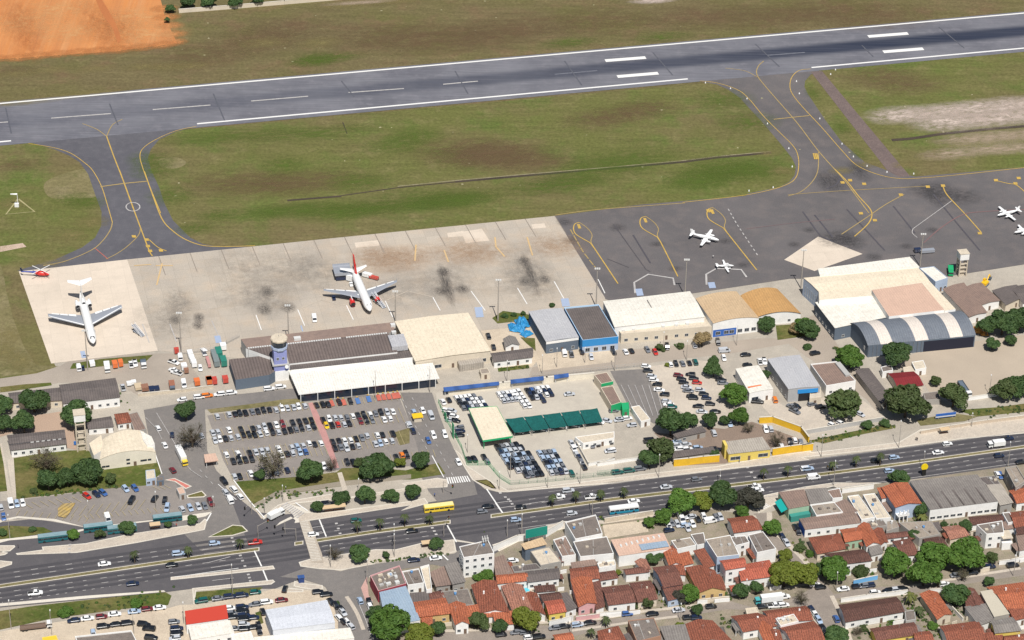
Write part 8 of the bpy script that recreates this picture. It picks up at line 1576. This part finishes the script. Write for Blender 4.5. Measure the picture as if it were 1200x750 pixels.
# ================================================================ masts, lamps, signals, shelters
POLE = surf('pole_concrete', rgb(168,160,150), rgb(150,144,136), s1=.3, fine=.1); LHEAD = paint('lamp_head', (.66,.66,.64,1), .4)
def mast(s_, h, label):
    c = G(pp(s_)[0]); t = empty('lamp_mast', c, 0, label, 'lamp mast', 'floodlight masts along the apron'); mb = MB(); mb.tube((0, 0, -.1), (0, 0, h), .3, POLE, .16, 8); mb.build('pole', t)
    mb = MB(); mb.box((0, 0, h-.2), (2.4, .25, .2), POLE); mb.build('crossbar', t)
    for x in (-.9, 0, .9): mb = MB(); mb.box((x, -.35, h), (.7, .5, .7), LHEAD); mb.build('floodlight', t)
for i, (s_, h) in enumerate((('X 103,434',20), ('X 212.5,413',20), ('X 338.5,404',20), ('X 463.5,378',16), ('X 583.5,376',21), ('X 698.5,360',20), ('X 802.5,347',19), ('X 938.5,338',20), ('X 1078,312',17))): mast(s_, h, '%s floodlight mast from the left along the apron edge' % ORD[i])
def lamp(s_, h, label, v=(0, -6), group='street lamps', arms=1, nm='street_lamp'):
    p = pp(s_)[0]; c = G(p); t = empty(nm, c, gdir(p, v), label, 'street lamp', group); mb = MB(); mb.tube((0, 0, -.1), (0, 0, h), .16, POLE, .09, 7); mb.build('pole', t)
    for k in range(arms):
        s = 1-2*k; mb = MB(); mb.tube((0, 0, h-.1), (s*1.9, 0, h+.35), .07, POLE, n=5); mb.build('arm', t); mb = MB(); mb.box((s*2.2, 0, h+.28), (1.0, .36, .16), LHEAD); mb.build('lamp_head', t)
for s_, h, lb in (('K 66,688',11.5,'street lamp on the roadside lawn at far left'), ('K 304,720',9.5,'street lamp behind the flat bed lorry'), ('K 785,712',8,'lamp standing at the grey shop parapet'), ('L 364,432',12,'street lamp on the lower separator strip'), ('L 938,275',8.5,'street lamp beside the bare shrub on the pavement'), ('J 1088,655',8.5,'street lamp on the pavement below median palms'), ('M 195,290',9,'street lamp on the verge before bus shelter'), ('M 884,185',9.5,'street lamp beside the curving white wall'), ('M 50,440',10,'street lamp at the maroon corner building'), ('N 225,140',8,'street lamp on the grey double building roof edge'), ('G 337,468',9.5,'street lamp below the olive corner tree'), ('G 672,500',5,'low lamp on the median before the yellow office'), ('H 103,348',9,'street lamp at the right end of the yellow wall'), ('H 522,298',11.5,'street lamp on the pavement below the yard wall'), ('H 916,185',5,'short lamp on the far pavement beside the shelter'), ('H 170,505',10.5,'street lamp above the corner block roofs'), ('H 1112,402',10.5,'tallest street lamp on the near pavement at right'), ('H 655,415',7,'lamp carrying the yellow signal box'), ('I 55,662',9.5,'lamp on the left bus bay verge'), ('I 858,505',7,'lamp inside the staff car park'), ('I 488,555',7,'lamp behind the left teal bus'), ('J 476,412',6,'lamp beside the crossing island path'), ('J 376,472',5,'lamp at the corner of the car park lawn'), ('J 893,375',6,'lamp on the lawn beside the largest car park tree'), ('J 95,462',5,'lamp behind the red car on the bay tip'), ('B 985,460',13,'tall lamp by the blue parking bays'), ('B 465,580',7,'lamp in the middle of the left car rows'), ('C 158,470',12,'lamp before the right end of the canopy'), ('C 582,410',9,'utility post behind the hire yard wall'), ('C 775,368',8,'lamp before the grey metal hangar'), ('C 855,330',8,'utility post on the bare hangar forecourt'), ('C 1010,305',6,'post with weeds before the blue building'), ('D 362,240',8,'post before the white cargo hall front'), ('D 765,210',9,'utility post before the blue painted hangar'), ('D 490,290',8,'post at the back of the company car park'), ('D 95,350',9,'post at the striped yard fence'), ('E 1012,470',8,'lamp inside the wide yard'), ('F 365,330',7,'thin post beside the cream canopy'), ('F 983,505',9,'street lamp on the pavement by the pen wall'), ('F 805,525',7,'post on the pavement by the packed block'), ('F 540,535',7,'post at the hire yard corner pavement'), ('F 600,470',10,'tall post inside the big packed block'), ('F 662,748',8,'street lamp near the grey double building'), ('M 805,180',6,'signal lamp at the near kerb of the junction'), ('h 545,360',7,'utility post on the residential corner'), ('b 690,720',9,'utility post by the white garage wall'), ('d 485,470',7,'utility post before the bright new tile roofs'), ('j 665,240',8,'utility post at the right end of the street'), ('L 78,605',8,'white arched post left of the red roof'), ('c 735,620',6,'short post on the street kerb')):
    lamp(s_, h, lb, arms=2 if 'median' in lb else 1)
def signal(s_, label, v, arm=5):
    p = pp(s_)[0]; c = G(p); t = empty('traffic_signal', c, gdir(p, v), label, 'traffic signal', 'traffic signals at the junctions'); mb = MB(); mb.tube((0, 0, 0), (0, 0, 6), .12, POLE); mb.tube((0, 0, 5.8), (arm, 0, 6.0), .08, POLE); mb.build('pole', t); mb = MB(); mb.box((arm, 0, 5.2), (.5, .5, 1.4), paint('signal_black', (.012,.012,.012,1), .5)); h = mb.build('signal_head', t)
    for k, col in enumerate(((.5, .02, .02, 1), (.5, .3, .02, 1), (.02, .3, .06, 1))): m = MB(); m.box((arm, -.28, 6.15-k*.42), (.3, .06, .3), paint('lens_%d' % k, col, .3)); m.build('lens', h)
signal('J 340,612', 'traffic signal among the junction on the far carriageway', (6, -3)); signal('J 488,590', 'traffic signal left of the raised crossing', (-6, 3)); signal('L 735,120', 'traffic signal on the median tip beside the crossing', (-6, 0)); signal('M 462,180', 'traffic signal before the right stop line', (4, -6)); signal('F 232,555', 'traffic signal at the end of the lay-by', (6, 3)); signal('J 305,480', 'traffic signal on the access road corner', (-5, 5))
c = G(tp('H', 657, 450)); t = empty('signal_box', (c.x, c.y, 0), RWA, 'round yellow and black roadside sign on the near pavement', 'sign'); mb = MB(); mb.box((0, 0, 0), (1.6, .5, 3.2), paint('sign_black', (.012,.012,.012,1), .5)); mb.build('post', t); mb = MB(); mb.tube((0, -.2, 4.4), (0, .2, 4.4), 1.5, paint('sign_yellow', (.80,.58,.01,1), .5), n=18); mb.build('disc', t)
def shelter(s_, v, L, label, roof):
    p = pp(s_)[0]; c = G(p); t = empty('bus_shelter', (c.x, c.y, .14), gdir(p, v), label, 'bus shelter', 'bus shelters'); mb = MB(); mb.box((0, 0, 2.5), (L, 2.4, .22), roof); mb.build('roof', t); mb = MB(); mb.box((0, .85, .5), (L*.9, .08, 1.7), GREYW); mb.build('back_panel', t); mb = MB(); mb.box((0, .5, .45), (L*.8, .45, .1), BRN); mb.build('bench', t)
    for k in range(max(2, int(L/3)+1)): mb = MB(); x = -L/2+.3+(L-.6)*k/max(1, int(L/3)); mb.box((x, .8, 0), (.14, .14, 2.5), GREYW); mb.build('post', t)
ROOFC = surf('shelter_cream', rgb(206,180,144), rgb(192,168,134), fine=.08)
shelter('I 853,612', AV, 4.2, 'cream bus shelter on the left bus stop island', ROOFC); shelter('J 757,468', AV, 9.5, 'longest cream bus shelter in the lay-by', ROOFC); shelter('M 367,240', AV, 3.8, 'cream bus shelter beside the dark verge tree', ROOFC); shelter('H 768,226', AV, 4.2, 'cream bus shelter on the far pavement at right', ROOFC)
c = G(tp('L', 765, 360)); t = empty('information_kiosk', (c.x, c.y, .14), RWA, 'dark blue kiosk on the paved island', 'kiosk'); mb = MB(); mb.box((0, 0, 0), (2.2, 1.6, 2.3), paint('kiosk_blue', (.02,.05,.18,1), .5)); mb.build('body', t); mb = MB(); mb.box((0, 0, 2.3), (2.6, 2.0, .18), BLS); mb.build('roof', t)
# taxiway edge lights and guard boards
mk = 0
for q in 'S 80,292 S 168,312 S 226,348 S 298,436 S 373,523 S 385,587 S 318,660 S 233,672 S 400,287 S 410,330 S 482,418 S 560,507 S 600,552 S 648,585 S 718,606 S 812,612 S 520,262 S 537,246'.split(' S '):
    q = q.replace('S ', ''); c = G(tp('S', *map(float, q.split(',')))); mb = MB(); mb.box((0, 0, 0), (.65, .65, .7), AW, 0, .6); tag(mb.build('edge_marker', None, c), 'small white marker block along the right taxiway edge', 'marker', 'white taxiway edge markers')
# people on foot
SKIN, SH, TR = paint('skin', (.30,.17,.11,1), .6), [paint('shirt_%s' % k, c, .8) for k, c in (('white', (.7,.7,.68,1)), ('blue', (.05,.12,.35,1)), ('dark', (.03,.03,.035,1)), ('red', (.4,.05,.04,1)))], paint('trousers', (.03,.035,.06,1), .8)
def person(s_, k, label, a):
    c = G(pp(s_)[0]); mb = MB(); sh = SH[k]; E = lambda rx, ry, z0: [Vector((rx*math.cos(i*.7854), ry*math.sin(i*.7854), z0)) for i in range(8)]
    for s in (-1, 1):
        mb.tube((.12*s, s*.10, .0), (.02*s, s*.1, .45), .055, TR, .07, 6); mb.tube((.02*s, s*.1, .43), (0, s*.09, .88), .07, TR, .1, 6); mb.tube((0, s*.23, 1.40), (-.08*s, s*.27, 1.08), .055, sh, .045, 6); mb.tube((-.08*s, s*.27, 1.09), (.04*s-.02, s*.27, .82), .042, SKIN, .035, 6); mb.box((.12*s+.06, s*.10, 0), (.26, .1, .09), TR)
    mb.rings([E(.12, .17, .85), E(.11, .15, 1.05), E(.13, .2, 1.3), E(.1, .19, 1.43), E(.05, .06, 1.5)], sh); mb.tube((0, 0, 1.46), (.01, 0, 1.56), .055, SKIN, .055, 8); mb.rings([E(.05, .05, 1.52), E(.095, .08, 1.6), E(.10, .085, 1.68), E(.07, .06, 1.76), E(.01, .01, 1.79)], SKIN)
    o = mb.build('person', None, (c.x, c.y, .14), a, smooth=True); tag(o, label, 'person'); h = MB(); h.rings([[p+Vector((-.012, 0, .0)) for p in E(.112, .1, 1.66)], [p+Vector((-.012, 0, 0)) for p in E(.085, .075, 1.76)], E(.02, .02, 1.81)], paint('hair', (.015,.012,.01,1), .7)); h.build('hair', o)
for i, (s_, k, lb) in enumerate((('K 107,212',2,'person in dark clothes crossing by the left bus bay'), ('I 970,598',3,'person in a red top near the bus shelter'), ('J 930,352',0,'person in a white shirt on the lawn path end'), ('H 622,262',2,'person in dark clothes on the far pavement'), ('F 185,572',1,'person in a blue shirt beside the lay-by'), ('J 492,345',0,'person in a white shirt on the lawn path'), ('E 615,722',2,'person in dark clothes by the pavement wall'), ('G 780,385',1,'person in a blue shirt before the yellow office'), ('V 930,287',0,'person in a white shirt walking between small aircraft'))): person(s_, k, lb, i*1.3)
